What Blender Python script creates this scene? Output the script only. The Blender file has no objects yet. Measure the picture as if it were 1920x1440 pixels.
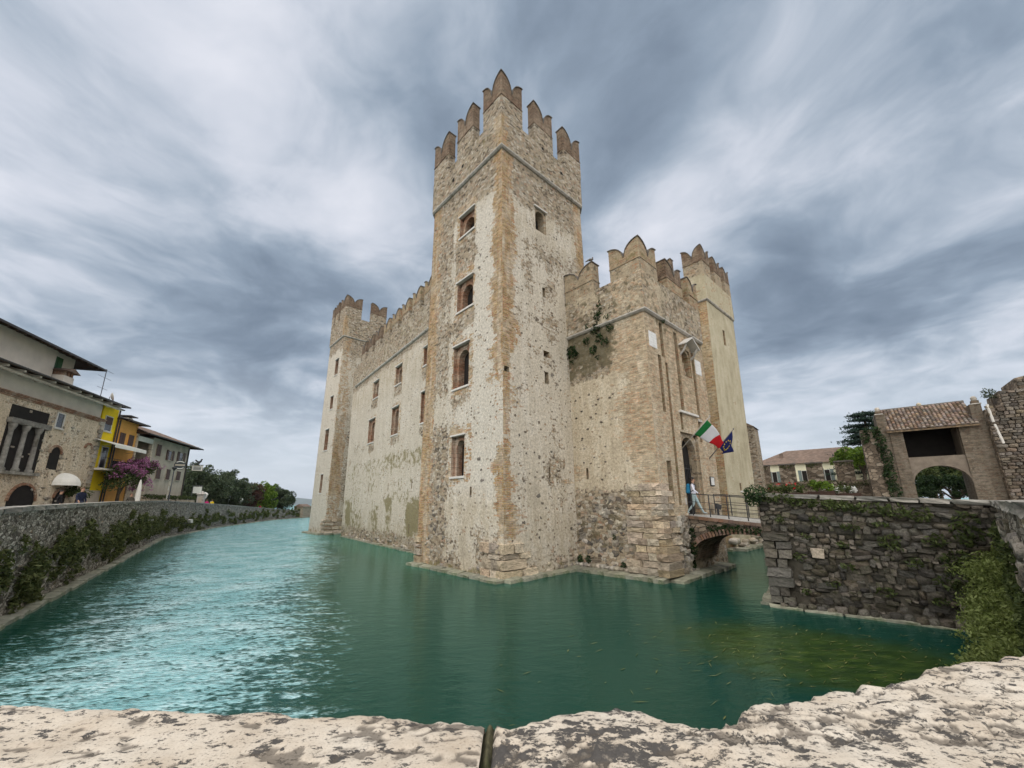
# Lakeside castle with moat, gatehouse, bridge, quays and houses (Blender 4.5)
import bpy, math, random
import numpy as np
from mathutils import Vector, Matrix

scene = bpy.context.scene
C = scene.collection
R = math.radians
rnd = random.Random(7)

# ------------------------------------------------------------------ camera
cam = bpy.data.cameras.new('camera')
cam.sensor_width = 36.0
cam.lens = 738.0 / 1920 * 36
cam.shift_y = 46.0 / 1920
cam.clip_start = 0.05
cam.clip_end = 40000
camo = bpy.data.objects.new('camera', cam)
C.objects.link(camo)
_p, _r = math.atan(176 / 738.0), R(0.62)
_up = Vector((0, -math.sin(_p), math.cos(_p)))
_fw = Vector((0, math.cos(_p), math.sin(_p)))
_rt = math.cos(_r) * Vector((1, 0, 0)) - math.sin(_r) * _up
_uc = math.sin(_r) * Vector((1, 0, 0)) + math.cos(_r) * _up
_m = Matrix((_rt, _uc, -_fw)).transposed().to_4x4()
_m.translation = (0, 0, 3.2)
camo.matrix_world = _m
scene.camera = camo

# ------------------------------------------------------------------ node helper
class NT:
    def __init__(s, tree):
        s.t = tree
    def n(s, kind, *props, **inp):
        nd = s.t.nodes.new(kind)
        for k, v in props:
            setattr(nd, k, v)
        for k, v in inp.items():
            k = k.replace('_', ' ')
            sock = nd.inputs[int(k[1:])] if k[0] == 'i' and k[1:].isdigit() else nd.inputs[k]
            if isinstance(v, bpy.types.NodeSocket):
                s.t.links.new(v, sock)
            else:
                sock.default_value = v
        return nd
    def m(s, op, a, b=0.0, c=0.0, clamp=False):
        return s.n('ShaderNodeMath', ('operation', op), ('use_clamp', clamp), i0=a, i1=b, i2=c).outputs[0]
    def vm(s, op, a, b=(0, 0, 0)):
        nd = s.n('ShaderNodeVectorMath', ('operation', op), i0=a)
        if isinstance(b, (int, float)):
            nd.inputs['Scale'].default_value = b
        elif isinstance(b, bpy.types.NodeSocket):
            s.t.links.new(b, nd.inputs[1])
        else:
            nd.inputs[1].default_value = b
        return nd.outputs['Value' if op in ('DOT_PRODUCT', 'LENGTH', 'DISTANCE') else 'Vector']
    def mix(s, f, a, b, blend='MIX'):
        def c4(v):
            return (*v, 1) if isinstance(v, tuple) and len(v) == 3 else v
        nd = s.n('ShaderNodeMix', ('data_type', 'RGBA'), ('blend_type', blend), i0=f, i6=c4(a), i7=c4(b))
        return nd.outputs[2]
    def ramp(s, f, pts, interp='LINEAR'):
        nd = s.n('ShaderNodeValToRGB', Fac=f)
        e = nd.color_ramp
        e.interpolation = interp
        while len(e.elements) < len(pts):
            e.elements.new(0.5)
        for q, (p, c) in zip(e.elements, pts):
            q.position = p
            q.color = (*c, 1) if isinstance(c, tuple) else (c, c, c, 1)
        return nd.outputs[0]
    def mr(s, v, a, b, c=0.0, d=1.0, smooth=True):
        return s.n('ShaderNodeMapRange', ('interpolation_type', 'SMOOTHSTEP' if smooth else 'LINEAR'),
                   Value=v, From_Min=a, From_Max=b, To_Min=c, To_Max=d).outputs[0]
    def noise(s, v, scale, detail=4, rough=0.55, dist=0.0, dims='3D'):
        return s.n('ShaderNodeTexNoise', ('noise_dimensions', dims), Vector=v, Scale=scale, Detail=detail,
                   Roughness=rough, Distortion=dist).outputs[0]
    def voro(s, v, scale, feature='F1', rand=1.0, dims='3D'):
        return s.n('ShaderNodeTexVoronoi', ('voronoi_dimensions', dims), ('feature', feature), Vector=v, Scale=scale, Randomness=rand)
    def map(s, v, scale=(1, 1, 1), loc=(0, 0, 0), rot=(0, 0, 0)):
        return s.n('ShaderNodeMapping', Vector=v, Scale=scale, Location=loc, Rotation=rot).outputs[0]
    def sep(s, v):
        return s.n('ShaderNodeSeparateXYZ', Vector=v).outputs
    def comb(s, x=0.0, y=0.0, z=0.0):
        return s.n('ShaderNodeCombineXYZ', X=x, Y=y, Z=z).outputs[0]

# ------------------------------------------------------------------ sky, sun, exposure
SUN_AZ, SUN_EL = R(196), R(50)          # compass bearing of the sun (behind the camera, a little to the left)
world = bpy.data.worlds.new('World')
scene.world = world
world.use_nodes = True
W = NT(world.node_tree)
world.node_tree.nodes.clear()
d = W.n('ShaderNodeTexCoord').outputs['Generated']
sky = W.n('ShaderNodeTexSky', ('sky_type', 'NISHITA'), ('sun_disc', False), ('sun_elevation', SUN_EL),
          ('sun_rotation', SUN_AZ), ('air_density', 1.0), ('dust_density', 2.0)).outputs[0]
dx, dy, dz = W.sep(d)
k = W.m('DIVIDE', 1.0, W.m('ADD', W.m('MAXIMUM', dz, 0.0), 0.16))
q = W.vm('MULTIPLY', d, W.comb(k, k, 0.0))
warp = W.n('ShaderNodeTexNoise', Vector=q, Scale=1.1, Detail=3.0).outputs[1]
q = W.vm('ADD', q, W.vm('SCALE', W.vm('SUBTRACT', warp, (0.5, 0.5, 0.5)), 0.60))
ql = W.map(q, rot=(0, 0, R(-140)), scale=(1, 1, 1))
qs = W.map(ql, scale=(0.82, 1.06, 1), loc=(3.1, 7.4, 0))
qp = W.map(ql, scale=(1.0, 1.05, 1), loc=(1.3, 2.2, 0))
n1 = W.noise(qs, 1.0, 3, 0.5)
n2 = W.noise(qp, 2.1, 7, 0.56, 0.3)
n3 = W.noise(W.map(ql, scale=(1.0, 1.0, 1)), 4.6, 6, 0.55, 0.2)
cl = W.m('SUBTRACT', W.m('ADD', W.m('ADD', W.m('MULTIPLY', n1, 0.55), W.m('MULTIPLY', n2, 0.52)), W.m('MULTIPLY', n3, 0.30)), 0.135)
# broad light and heavy parts of the cloud deck: direction, angular size, strength
for vx, vy, vz, size, amp in (
        (-0.52, 0.55, 0.62, 0.10, 0.07), (-0.30, 0.74, 0.60, 0.025, 0.07), (-0.47, 0.80, 0.36, 0.035, -0.12), (-0.16, 0.66, 0.72, 0.03, -0.10),
        (-0.28, 0.82, 0.49, 0.012, 0.05), (0.14, 0.62, 0.76, 0.04, -0.09), (0.58, 0.62, 0.52, 0.04, -0.05), (0.33, 0.74, 0.60, 0.008, 0.09), (0.50, 0.55, 0.66, 0.010, 0.08),
        (0.17, 0.83, 0.52, 0.010, 0.06), (0.60, 0.72, 0.33, 0.02, -0.09), (-0.74, 0.60, 0.30, 0.03, -0.04)):
    v = Vector((vx, vy, vz)).normalized()
    a = W.m('SUBTRACT', 1.0, W.vm('DOT_PRODUCT', d, tuple(v)))
    gss = W.m('POWER', 2.718, W.m('MULTIPLY', a, -1.0 / size))
    cl = W.m('ADD', cl, W.m('MULTIPLY', gss, amp))
col = W.ramp(cl, [(0.26, (0.085, 0.112, 0.150)), (0.39, (0.125, 0.158, 0.202)), (0.47, (0.168, 0.208, 0.258)), (0.55, (0.258, 0.295, 0.345)), (0.63, (0.365, 0.388, 0.436)), (0.74, (0.465, 0.475, 0.515))])
hz = W.mr(dz, -0.02, 0.33, 0.96, 0.0)
col = W.mix(hz, col, (0.42, 0.455, 0.50))
col = W.mix(0.93, W.mix(1.0, sky, (0.09, 0.09, 0.09), 'MULTIPLY'), col)
bg = W.n('ShaderNodeBackground', Color=col, Strength=1.0)
W.t.links.new(bg.outputs[0], W.n('ShaderNodeOutputWorld').inputs[0])

sun = bpy.data.lights.new('sun', 'SUN')
sun.energy = 2.3
sun.angle = R(120)
sun.color = (1.0, 0.94, 0.85)
suno = bpy.data.objects.new('sun', sun)
C.objects.link(suno)
_sd = Vector((math.sin(SUN_AZ) * math.cos(SUN_EL), math.cos(SUN_AZ) * math.cos(SUN_EL), math.sin(SUN_EL)))
suno.rotation_euler = _sd.to_track_quat('Z', 'Y').to_euler()
suno.location = (0, -10, 40)

vs = scene.view_settings
vs.view_transform = 'Standard'
vs.look = 'None'
vs.exposure = 0.83
vs.gamma = 1.0
scene.cycles.use_denoising = True
scene.cycles.max_bounces = 4
scene.cycles.diffuse_bounces = 2
scene.cycles.glossy_bounces = 2
scene.cycles.transmission_bounces = 2
scene.cycles.volume_bounces = 0
scene.cycles.use_adaptive_sampling = True
scene.cycles.adaptive_threshold = 0.02
scene.cycles.caustics_reflective = False
scene.cycles.caustics_refractive = False

# ------------------------------------------------------------------ numpy noise
def _h(ix, iy, seed):
    n = (ix.astype(np.int64) * 374761393 + iy.astype(np.int64) * 668265263 + seed * 982451653) & 0xFFFFFFFF
    n = ((n ^ (n >> 13)) * 1274126177) & 0xFFFFFFFF
    n = n ^ (n >> 16)
    return (n & 0xFFFFFF) / float(0xFFFFFF)
def vn(x, y, seed=0):
    x = np.asarray(x, float); y = np.asarray(y, float)
    ix = np.floor(x); iy = np.floor(y)
    fx = x - ix; fy = y - iy
    fx = fx * fx * (3 - 2 * fx); fy = fy * fy * (3 - 2 * fy)
    a = _h(ix, iy, seed); b = _h(ix + 1, iy, seed); c = _h(ix, iy + 1, seed); e = _h(ix + 1, iy + 1, seed)
    return (a * (1 - fx) + b * fx) * (1 - fy) + (c * (1 - fx) + e * fx) * fy
def fbm(x, y, seed=0, o=4, g=0.5):
    t = 0; a = 1; s = 0
    for i in range(o):
        t = t + a * vn(np.asarray(x) * 2 ** i, np.asarray(y) * 2 ** i, seed + i * 17); s += a; a *= g
    return t / s
def sm(x, a, b):
    t = np.clip((np.asarray(x, float) - a) / (b - a), 0, 1)
    return t * t * (3 - 2 * t)
def band(x, a, b, w=0.3):
    return sm(x, a - w, a + w) * (1 - sm(x, b - w, b + w))

# ------------------------------------------------------------------ object helpers
def link(name, me, parent=None, mat=None):
    o = bpy.data.objects.new(name, me)
    C.objects.link(o)
    if parent is not None:
        o.parent = parent
    if mat is not None and me is not None:
        for m_ in (mat if isinstance(mat, (list, tuple)) else [mat]):
            me.materials.append(m_)
    return o
def tag(o, label=None, cat=None, group=None, kind=None):
    if label: o['label'] = label
    if cat: o['category'] = cat
    if group: o['group'] = group
    if kind: o['kind'] = kind
    return o
def empty(name, loc=(0, 0, 0), rz=0.0, label=None, cat=None, group=None):
    o = link(name, None)
    o.empty_display_size = 0.3
    o.location = loc
    o.rotation_euler = (0, 0, rz)
    return tag(o, label, cat, group)
def copy_tree(o, parent=None):
    c = o.copy()
    C.objects.link(c)
    c.parent = parent
    for ch in list(o.children):
        copy_tree(ch, c)
    return c
def np_mesh(name, V, Q, uv=None, smooth=False, msk=None):
    me = bpy.data.meshes.new(name)
    V = np.asarray(V, np.float32); Q = np.asarray(Q, np.int32)
    me.vertices.add(len(V)); me.vertices.foreach_set('co', V.ravel())
    n = Q.shape[1]
    me.loops.add(Q.size); me.loops.foreach_set('vertex_index', Q.ravel())
    me.polygons.add(len(Q))
    me.polygons.foreach_set('loop_start', np.arange(0, Q.size, n, dtype=np.int32))
    me.polygons.foreach_set('loop_total', np.full(len(Q), n, np.int32))
    if uv is not None:
        l = me.uv_layers.new(name='UVMap')
        l.data.foreach_set('uv', np.asarray(uv, np.float32)[Q.ravel()].ravel())
    if msk is not None:
        a = me.color_attributes.new('msk', 'FLOAT_COLOR', 'POINT')
        a.data.foreach_set('color', np.asarray(msk, np.float32).ravel())
    me.update(calc_edges=True)
    if smooth:
        me.polygons.foreach_set('use_smooth', np.ones(len(Q), bool))
    me.validate()
    return me
class MB:
    """collects boxes, tubes, prisms into one mesh"""
    def __init__(s):
        s.v = []; s.f = []; s.mi = []; s.cur = 0
    def add(s, vs, fs):
        b = len(s.v)
        s.v += [tuple(p) for p in vs]
        s.f += [tuple(i + b for i in f) for f in fs]
        s.mi += [s.cur] * len(fs)
        return s
    def box(s, x0, x1, y0, y1, z0, z1):
        return s.add([(x0, y0, z0), (x1, y0, z0), (x1, y1, z0), (x0, y1, z0), (x0, y0, z1), (x1, y0, z1), (x1, y1, z1), (x0, y1, z1)],
                     [(0, 3, 2, 1), (4, 5, 6, 7), (0, 1, 5, 4), (1, 2, 6, 5), (2, 3, 7, 6), (3, 0, 4, 7)])
    def hexa(s, b, t):
        return s.add(list(b) + list(t), [(0, 3, 2, 1), (4, 5, 6, 7), (0, 1, 5, 4), (1, 2, 6, 5), (2, 3, 7, 6), (3, 0, 4, 7)])
    def tube(s, pts, rad, n=8, cap=True):
        pts = [Vector(p) for p in pts]
        rs = rad if isinstance(rad, (list, tuple)) else [rad] * len(pts)
        vs = []; fs = []
        for i, p in enumerate(pts):
            t = (pts[min(i + 1, len(pts) - 1)] - pts[max(i - 1, 0)]).normalized()
            a = t.orthogonal().normalized() if abs(t.z) > 0.95 else t.cross(Vector((0, 0, 1))).normalized()
            b = t.cross(a)
            for j in range(n):
                an = 2 * math.pi * j / n
                vs.append(p + rs[i] * (math.cos(an) * a + math.sin(an) * b))
        for i in range(len(pts) - 1):
            for j in range(n):
                fs.append((i * n + j, i * n + (j + 1) % n, (i + 1) * n + (j + 1) % n, (i + 1) * n + j))
        if cap:
            fs.append(tuple(range(n))[::-1]); fs.append(tuple((len(pts) - 1) * n + j for j in range(n)))
        return s.add(vs, fs)
    def prism(s, poly, vec):
        n = len(poly); v = Vector(vec)
        P = [Vector(p) for p in poly]
        return s.add(P + [p + v for p in P], [tuple(range(n)), tuple(range(n, 2 * n))[::-1]] + [(i, i + n, (i + 1) % n + n, (i + 1) % n) for i in range(n)])
    def lathe(s, prof, n=12, c=(0, 0, 0)):
        vs = []; fs = []
        for r_, z in prof:
            for j in range(n):
                a = 2 * math.pi * j / n
                vs.append((c[0] + r_ * math.cos(a), c[1] + r_ * math.sin(a), c[2] + z))
        for i in range(len(prof) - 1):
            for j in range(n):
                fs.append((i * n + j, i * n + (j + 1) % n, (i + 1) * n + (j + 1) % n, (i + 1) * n + j))
        return s.add(vs, fs)
    def mesh(s, name, smooth=False):
        me = bpy.data.meshes.new(name)
        me.from_pydata(s.v, [], s.f)
        if any(s.mi):
            me.polygons.foreach_set('material_index', s.mi)
        if smooth:
            me.polygons.foreach_set('use_smooth', [True] * len(me.polygons))
        me.update()
        return me
    def build(s, name, mat, parent=None, smooth=False):
        return link(name, s.mesh(name, smooth), parent, mat)
def bevel(o, w=0.01, seg=1):
    b = o.modifiers.new('bevel', 'BEVEL'); b.width = w; b.segments = seg; b.limit_method = 'ANGLE'
    return o
# ------------------------------------------------------------------ materials
MATS = {}
def new_mat(name):
    m = bpy.data.materials.new(name)
    m.use_nodes = True
    m.node_tree.nodes.clear()
    T = NT(m.node_tree)
    MATS[name] = m
    return m, T
def finish(T, color, rough=0.85, height=None, bstr=0.4, bdist=0.02, spec=0.3, metal=0.0, extra=None):
    kw = dict(Base_Color=color if not (isinstance(color, tuple) and len(color) == 3) else (*color, 1), Roughness=rough, Metallic=metal)
    b = T.n('ShaderNodeBsdfPrincipled', **kw)
    b.inputs['Specular IOR Level'].default_value = spec
    if height is not None:
        bp = T.n('ShaderNodeBump', Strength=bstr, Distance=bdist, Height=height)
        T.t.links.new(bp.outputs[0], b.inputs['Normal'])
    T.t.links.new((extra(b) if extra else b.outputs[0]), T.n('ShaderNodeOutputMaterial').inputs[0])
    return b
def simple(name, color, rough=0.8, var=0.25, scale=3.0, bump=0.3, bscale=25.0, bdist=0.01, spec=0.3, metal=0.0, rand=0.0, dirt=None):
    m, T = new_mat(name)
    tc = T.n('ShaderNodeTexCoord').outputs['Object']
    n = T.noise(tc, scale, 6, 0.6)
    lo = tuple(c * (1 - var) for c in color); hi = tuple(min(1, c * (1 + var)) for c in color)
    col = T.ramp(n, [(0.3, lo), (0.7, hi)])
    if dirt:
        col = T.mix(T.mr(T.noise(tc, scale * 0.45, 5, 0.65), 0.5, 0.68), col, dirt)
    if rand:
        r = T.n('ShaderNodeObjectInfo').outputs['Random']
        hs = T.n('ShaderNodeHueSaturation', Hue=T.mr(r, 0, 1, 0.5 - 0.012 * rand, 0.5 + 0.012 * rand, False),
                 Saturation=T.mr(T.m('FRACT', T.m('MULTIPLY', r, 7.3)), 0, 1, 1 - 0.3 * rand, 1 + 0.2 * rand, False),
                 Value=T.mr(T.m('FRACT', T.m('MULTIPLY', r, 13.7)), 0, 1, 1 - 0.4 * rand, 1 + 0.35 * rand, False), Color=col)
        col = hs.outputs[0]
    finish(T, col, rough, T.noise(tc, bscale, 5, 0.6), bump, bdist, spec, metal)
    return m

def masonry(name, plaster=((0.50, 0.435, 0.335), (0.62, 0.565, 0.475)), const=None, brick=((0.27, 0.168, 0.070), (0.57, 0.405, 0.200)),
            red=(0.29, 0.115, 0.065), stones=None, mortar=(0.44, 0.38, 0.28), stone_scale=5.0, speck=0.855, bump=0.7, objcoord=False, dark=(0.10, 0.085, 0.06), moss2=(0.30, 0.255, 0.10)):
    """old wall: render that has come off in places, over rubble, with brick where the mask says so"""
    m, T = new_mat(name)
    if objcoord:
        o = T.n('ShaderNodeTexCoord').outputs['Object']
        x, y, z = T.sep(o)
        uv = T.comb(T.m('ADD', x, y), z, 0.0)
    else:
        uv = T.n('ShaderNodeUVMap').outputs[0]
    if const:
        rub, bri, moss, whi = const
    else:
        a = T.n('ShaderNodeAttribute', ('attribute_name', 'msk'))
        rub, bri, moss = T.sep(a.outputs['Color'])
        whi = a.outputs['Alpha']
    wn = T.n('ShaderNodeTexNoise', ('noise_dimensions', '2D'), Vector=uv, Scale=5.0, Detail=3.0).outputs[1]
    wuv = T.vm('ADD', uv, T.vm('SCALE', T.vm('SUBTRACT', wn, (0.5, 0.5, 0.5)), 0.10))
    n1 = T.noise(uv, 0.75, 6, 0.62, dims='2D')
    n2 = T.noise(uv, 6.5, 5, 0.65, dims='2D')
    n3 = T.noise(T.map(uv, scale=(1.6, 0.28, 1)), 1.3, 4, 0.6, dims='2D')      # streaky, runs down the wall
    n4 = T.noise(uv, 28.0, 2, 0.6, dims='2D')
    # rubble
    vs_ = T.map(wuv, scale=(1.0, 1.55, 1))
    v1 = T.voro(vs_, stone_scale, 'F1', 0.9, '2D')
    ve = T.voro(vs_, stone_scale, 'DISTANCE_TO_EDGE', 0.9, '2D').outputs['Distance']
    rc = T.sep(v1.outputs['Color'])
    stones = stones or [(0.0, (0.12, 0.095, 0.075)), (0.2, (0.30, 0.235, 0.165)), (0.45, (0.46, 0.375, 0.265)), (0.68, (0.38, 0.33, 0.265)), (0.85, (0.60, 0.54, 0.445)), (1.0, (0.38, 0.235, 0.15))]
    cst = T.ramp(rc[0], stones)
    cst = T.mix(T.mr(n4, 0.45, 0.75, 0, 0.4), cst, T.mix(1.0, cst, (0.45, 0.43, 0.40), 'MULTIPLY'))
    cst = T.mix(T.m('MULTIPLY', n2, 0.5), cst, T.mix(1.0, cst, (0.6, 0.58, 0.55), 'MULTIPLY'))
    joint = T.mr(ve, 0.02, 0.10)
    crub = T.mix(joint, T.mix(T.mr(n2, 0.35, 0.65), mortar, tuple(c * 0.36 for c in mortar)), cst)
    # brick
    bt = T.n('ShaderNodeTexBrick', ('offset', 0.5), Vector=T.vm('ADD', uv, T.vm('SCALE', T.vm('SUBTRACT', wn, (0.5, 0.5, 0.5)), 0.02)),
             Color1=(0, 0, 0, 1), Color2=(1, 1, 1, 1), Mortar=(0.5, 0.5, 0.5, 1), Scale=1.0, Mortar_Size=0.010, Mortar_Smooth=0.2, Bias=0.0, Brick_Width=0.30, Row_Height=0.10)
    bfac = T.sep(bt.outputs[0])[0]
    cb = T.mix(bfac, brick[0], brick[1])
    cb = T.mix(T.m('MULTIPLY', T.mr(T.m('ADD', n2, T.m('MULTIPLY', bfac, 0.25)), 0.62, 0.75), 0.8), cb, red)
    cb = T.mix(T.mr(T.m('ADD', n1, T.m('MULTIPLY', n2, 0.5)), 0.70, 0.95, 0.0, 0.65), cb, plaster[0])
    cb = T.mix(T.mr(n2, 0.50, 0.30, 0.0, 0.55), cb, tuple(c * 0.45 for c in brick[0]))
    cb = T.mix(T.mr(n3, 0.48, 0.70, 0.0, 0.45), cb, plaster[1])
    cb = T.mix(bt.outputs[1], cb, tuple(c * 0.85 for c in mortar))
    # render
    cp = T.ramp(T.m('ADD', T.m('MULTIPLY', n1, 0.55), T.m('MULTIPLY', n3, 0.45)), [(0.30, tuple(c * 0.78 for c in plaster[0])), (0.45, plaster[0]), (0.62, plaster[1])])
    cp = T.mix(T.m('MULTIPLY', whi, 0.85), cp, T.ramp(n2, [(0.3, (0.52, 0.475, 0.40)), (0.7, (0.71, 0.67, 0.60))]))
    cp = T.mix(T.mr(n4, 0.55, 0.75, 0.0, 0.35), cp, tuple(c * 0.6 for c in plaster[0]))
    cp = T.mix(T.mr(n2, 0.60, 0.74, 0.0, 0.55), cp, tuple(c * 0.66 for c in plaster[0]))
    # courses and weather bands, seen on brick and bare stone
    n5 = T.noise(T.map(uv, scale=(1.5, 5.2, 1)), 1.5, 5, 0.75, dims='2D')
    bandk = T.mr(n5, 0.30, 0.70, 0.55, 1.38, False)
    cb = T.mix(1.0, cb, T.comb(bandk, bandk, bandk), 'MULTIPLY')
    crub = T.mix(0.55, crub, T.mix(1.0, crub, T.comb(bandk, bandk, bandk), 'MULTIPLY'))
    # gritty surface: small lights and darks at the size of pebbles in the mix
    n7 = T.noise(uv, 8.5, 5, 0.8, dims='2D')
    gk = T.mr(n7, 0.30, 0.70, 0.66, 1.24, False)
    if speck > 0.95: gk = T.mr(n7, 0.30, 0.70, 0.86, 1.10, False)
    cp = T.mix(1.0, cp, T.comb(gk, gk, gk), 'MULTIPLY')
    # stone edges through thin render: cracks and their crescent shadows painted dark
    cr = T.m('MULTIPLY', T.mr(ve, 0.055, 0.012), T.mr(T.m('ADD', n2, T.m('MULTIPLY', T.m('SUBTRACT', n1, 0.5), 0.6)), 0.50, 0.62))
    if speck > 0.95: cr = T.m('MULTIPLY', cr, 0.12)
    cp = T.mix(T.m('MULTIPLY', cr, 0.8), cp, (0.13, 0.105, 0.08))
    # where what shows
    fr = T.m('ADD', T.m('ADD', rub, T.m('MULTIPLY', T.m('SUBTRACT', n1, 0.5), 1.25)), T.m('MULTIPLY', T.m('SUBTRACT', n2, 0.5), 0.75))
    n6 = T.noise(uv, 2.3, 4, 0.7, dims='2D')
    fr = T.m('ADD', fr, T.m('MULTIPLY', T.m('SUBTRACT', n6, 0.5), 0.5))
    mrb = T.mr(fr, 0.43, 0.59)
    fb = T.m('ADD', T.m('ADD', T.m('ADD', T.m('ADD', bri, T.m('MULTIPLY', T.m('SUBTRACT', n6, 0.5), 1.5)), T.m('MULTIPLY', T.m('SUBTRACT', bfac, 0.5), 0.45)), T.m('MULTIPLY', T.m('SUBTRACT', n1, 0.5), 1.5)), T.m('MULTIPLY', T.m('SUBTRACT', n2, 0.5), 1.0))
    mbr = T.mr(fb, 0.42, 0.58)
    v2 = T.voro(T.map(wuv, scale=(1.0, 1.35, 1), loc=(5.3, 2.1, 0)), stone_scale * 0.9, 'F1', 1.0, '2D')
    r2 = T.sep(v2.outputs['Color'])
    iso = T.m('MULTIPLY', T.mr(r2[1], speck, speck + 0.02), T.mr(T.m('ADD', v2.outputs['Distance'], T.m('MULTIPLY', n2, 0.25)), 0.48, 0.38))
    iso = T.m('MULTIPLY', iso, T.mr(n1, 0.36, 0.52))
    ciso = T.ramp(r2[0], [(0.0, (0.10, 0.085, 0.07)), (0.35, (0.20, 0.165, 0.12)), (0.6, (0.32, 0.235, 0.15)), (1.0, (0.28, 0.25, 0.21))])
    col = T.mix(mrb, T.mix(iso, cp, ciso), crub)
    col = T.mix(mbr, col, cb)
    mo = T.mr(T.m('ADD', moss, T.m('MULTIPLY', T.m('SUBTRACT', T.noise(uv, 2.2, 4, 0.65, dims='2D'), 0.5), 1.3)), 0.45, 0.75)
    col = T.mix(T.m('MULTIPLY', mo, 0.85), col, T.mix(n2, dark, moss2))
    h = T.m('ADD', T.m('MULTIPLY', T.m('SUBTRACT', 1.0, mrb), T.m('ADD', 0.55, T.m('MULTIPLY', n2, 0.45))),
            T.m('MULTIPLY', mrb, T.m('ADD', T.m('MULTIPLY', joint, 0.7), T.m('MULTIPLY', n4, 0.25))))
    h = T.m('SUBTRACT', h, T.m('ADD', T.m('MULTIPLY', iso, 0.3), T.m('MULTIPLY', cr, 0.35)))
    hb = T.m('ADD', T.m('MULTIPLY', T.m('SUBTRACT', 1.0, bt.outputs[1]), 0.6), T.m('MULTIPLY', n4, 0.25))
    hh = T.n('ShaderNodeMix', ('data_type', 'FLOAT'), i0=mbr, i2=h, i3=hb).outputs[0]
    finish(T, col, 0.92, hh, bump, 0.045, 0.15)
    return m

M_wall = masonry('castle_masonry')
M_gate = masonry('gatehouse_masonry', plaster=((0.49, 0.41, 0.295), (0.62, 0.545, 0.42)), brick=((0.34, 0.25, 0.15), (0.62, 0.51, 0.365)), speck=0.90, red=(0.40, 0.22, 0.12), dark=(0.06, 0.05, 0.036), moss2=(0.20, 0.17, 0.095))
M_smooth = masonry('tower_render', plaster=((0.44, 0.385, 0.265), (0.53, 0.475, 0.345)), speck=0.985, bump=0.35)
M_top = masonry('battlement_rubble', const=(0.80, 0.05, 0.36, 0.0), dark=(0.07, 0.06, 0.045), moss2=(0.22, 0.185, 0.11), objcoord=True)
M_topg = masonry('gatehouse_battlement', const=(0.45, 0.25, 0.42, 0.0), dark=(0.07, 0.06, 0.045), moss2=(0.20, 0.17, 0.10), plaster=((0.36, 0.29, 0.20), (0.46, 0.39, 0.28)), objcoord=True)
M_brick = masonry('red_brick', const=(0.0, 1.6, 0.0, 0.0), brick=((0.27, 0.13, 0.075), (0.36, 0.20, 0.12)), objcoord=True, mortar=(0.33, 0.26, 0.19))
M_horn = masonry('merlon_brick', const=(0.0, 1.0, 0.30, 0.0), brick=((0.10, 0.064, 0.044), (0.215, 0.145, 0.098)), red=(0.15, 0.078, 0.05), plaster=((0.30, 0.235, 0.165), (0.38, 0.30, 0.22)), objcoord=True, mortar=(0.30, 0.24, 0.17))
M_horng = masonry('merlon_brick_pale', const=(0.2, 0.55, 0.42, 0.0), brick=((0.25, 0.165, 0.09), (0.38, 0.265, 0.15)), plaster=((0.36, 0.29, 0.19), (0.44, 0.36, 0.25)), objcoord=True)
M_quay = masonry('quay_rubble', const=(0.95, 0.0, 0.30, 0.0), objcoord=False, mortar=(0.16, 0.145, 0.12), stone_scale=7.5,
                 stones=[(0.0, (0.09, 0.08, 0.065)), (0.4, (0.26, 0.235, 0.195)), (0.75, (0.42, 0.385, 0.33)), (1.0, (0.64, 0.60, 0.53))], dark=(0.06, 0.065, 0.03), bump=1.0)
M_ruin = masonry('ruin_rubble', const=(0.98, 0.0, 0.10, 0.0), objcoord=True, mortar=(0.17, 0.14, 0.11), stone_scale=2.9,
                 stones=[(0.0, (0.10, 0.08, 0.06)), (0.4, (0.21, 0.165, 0.125)), (0.75, (0.30, 0.24, 0.18)), (1.0, (0.42, 0.36, 0.29))], bump=1.0)
M_house = masonry('house_stone', const=(0.40, 0.12, 0.0, 0.0), objcoord=True, plaster=((0.62, 0.51, 0.37), (0.74, 0.65, 0.51)), speck=0.88, stone_scale=3.2, mortar=(0.55, 0.47, 0.36), brick=((0.40, 0.26, 0.13), (0.62, 0.46, 0.28)),
                  stones=[(0.0, (0.22, 0.17, 0.12)), (0.3, (0.42, 0.33, 0.23)), (0.7, (0.58, 0.48, 0.35)), (1.0, (0.68, 0.60, 0.48))])
M_marble = simple('pale_marble', (0.60, 0.575, 0.53), 0.6, 0.12, 4, 0.2)
M_cornice = simple('cornice_stone', (0.46, 0.43, 0.385), 0.8, 0.25, 5, 0.4, dirt=(0.25, 0.23, 0.195))
M_cap = simple('parapet_coping', (0.25, 0.235, 0.205), 0.85, 0.35, 4, 0.6, dirt=(0.13, 0.12, 0.095), rand=0.6)
M_rstone = simple('ruin_stone', (0.165, 0.135, 0.105), 0.92, 0.45, 5, 0.9, 16, 0.03, rand=1.2, dirt=(0.07, 0.06, 0.048))
M_coping = simple('dark_coping', (0.135, 0.12, 0.105), 0.85, 0.35, 6, 0.5)
M_void = simple('dark_interior', (0.018, 0.015, 0.013), 0.95, 0.2)
M_wood = simple('dark_wood', (0.075, 0.045, 0.028), 0.7, 0.35, 8, 0.4)
M_iron = simple('black_iron', (0.022, 0.022, 0.024), 0.5, 0.3, 10, 0.3, spec=0.5)
M_quoin = simple('pink_limestone', (0.55, 0.44, 0.315), 0.88, 0.35, 4.0, 1.0, 6.0, 0.10, rand=0.9, dirt=(0.25, 0.20, 0.145))
M_stone = simple('wall_stone', (0.17, 0.145, 0.115), 0.9, 0.4, 5, 0.8, 14, 0.03, rand=1.0)
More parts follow.
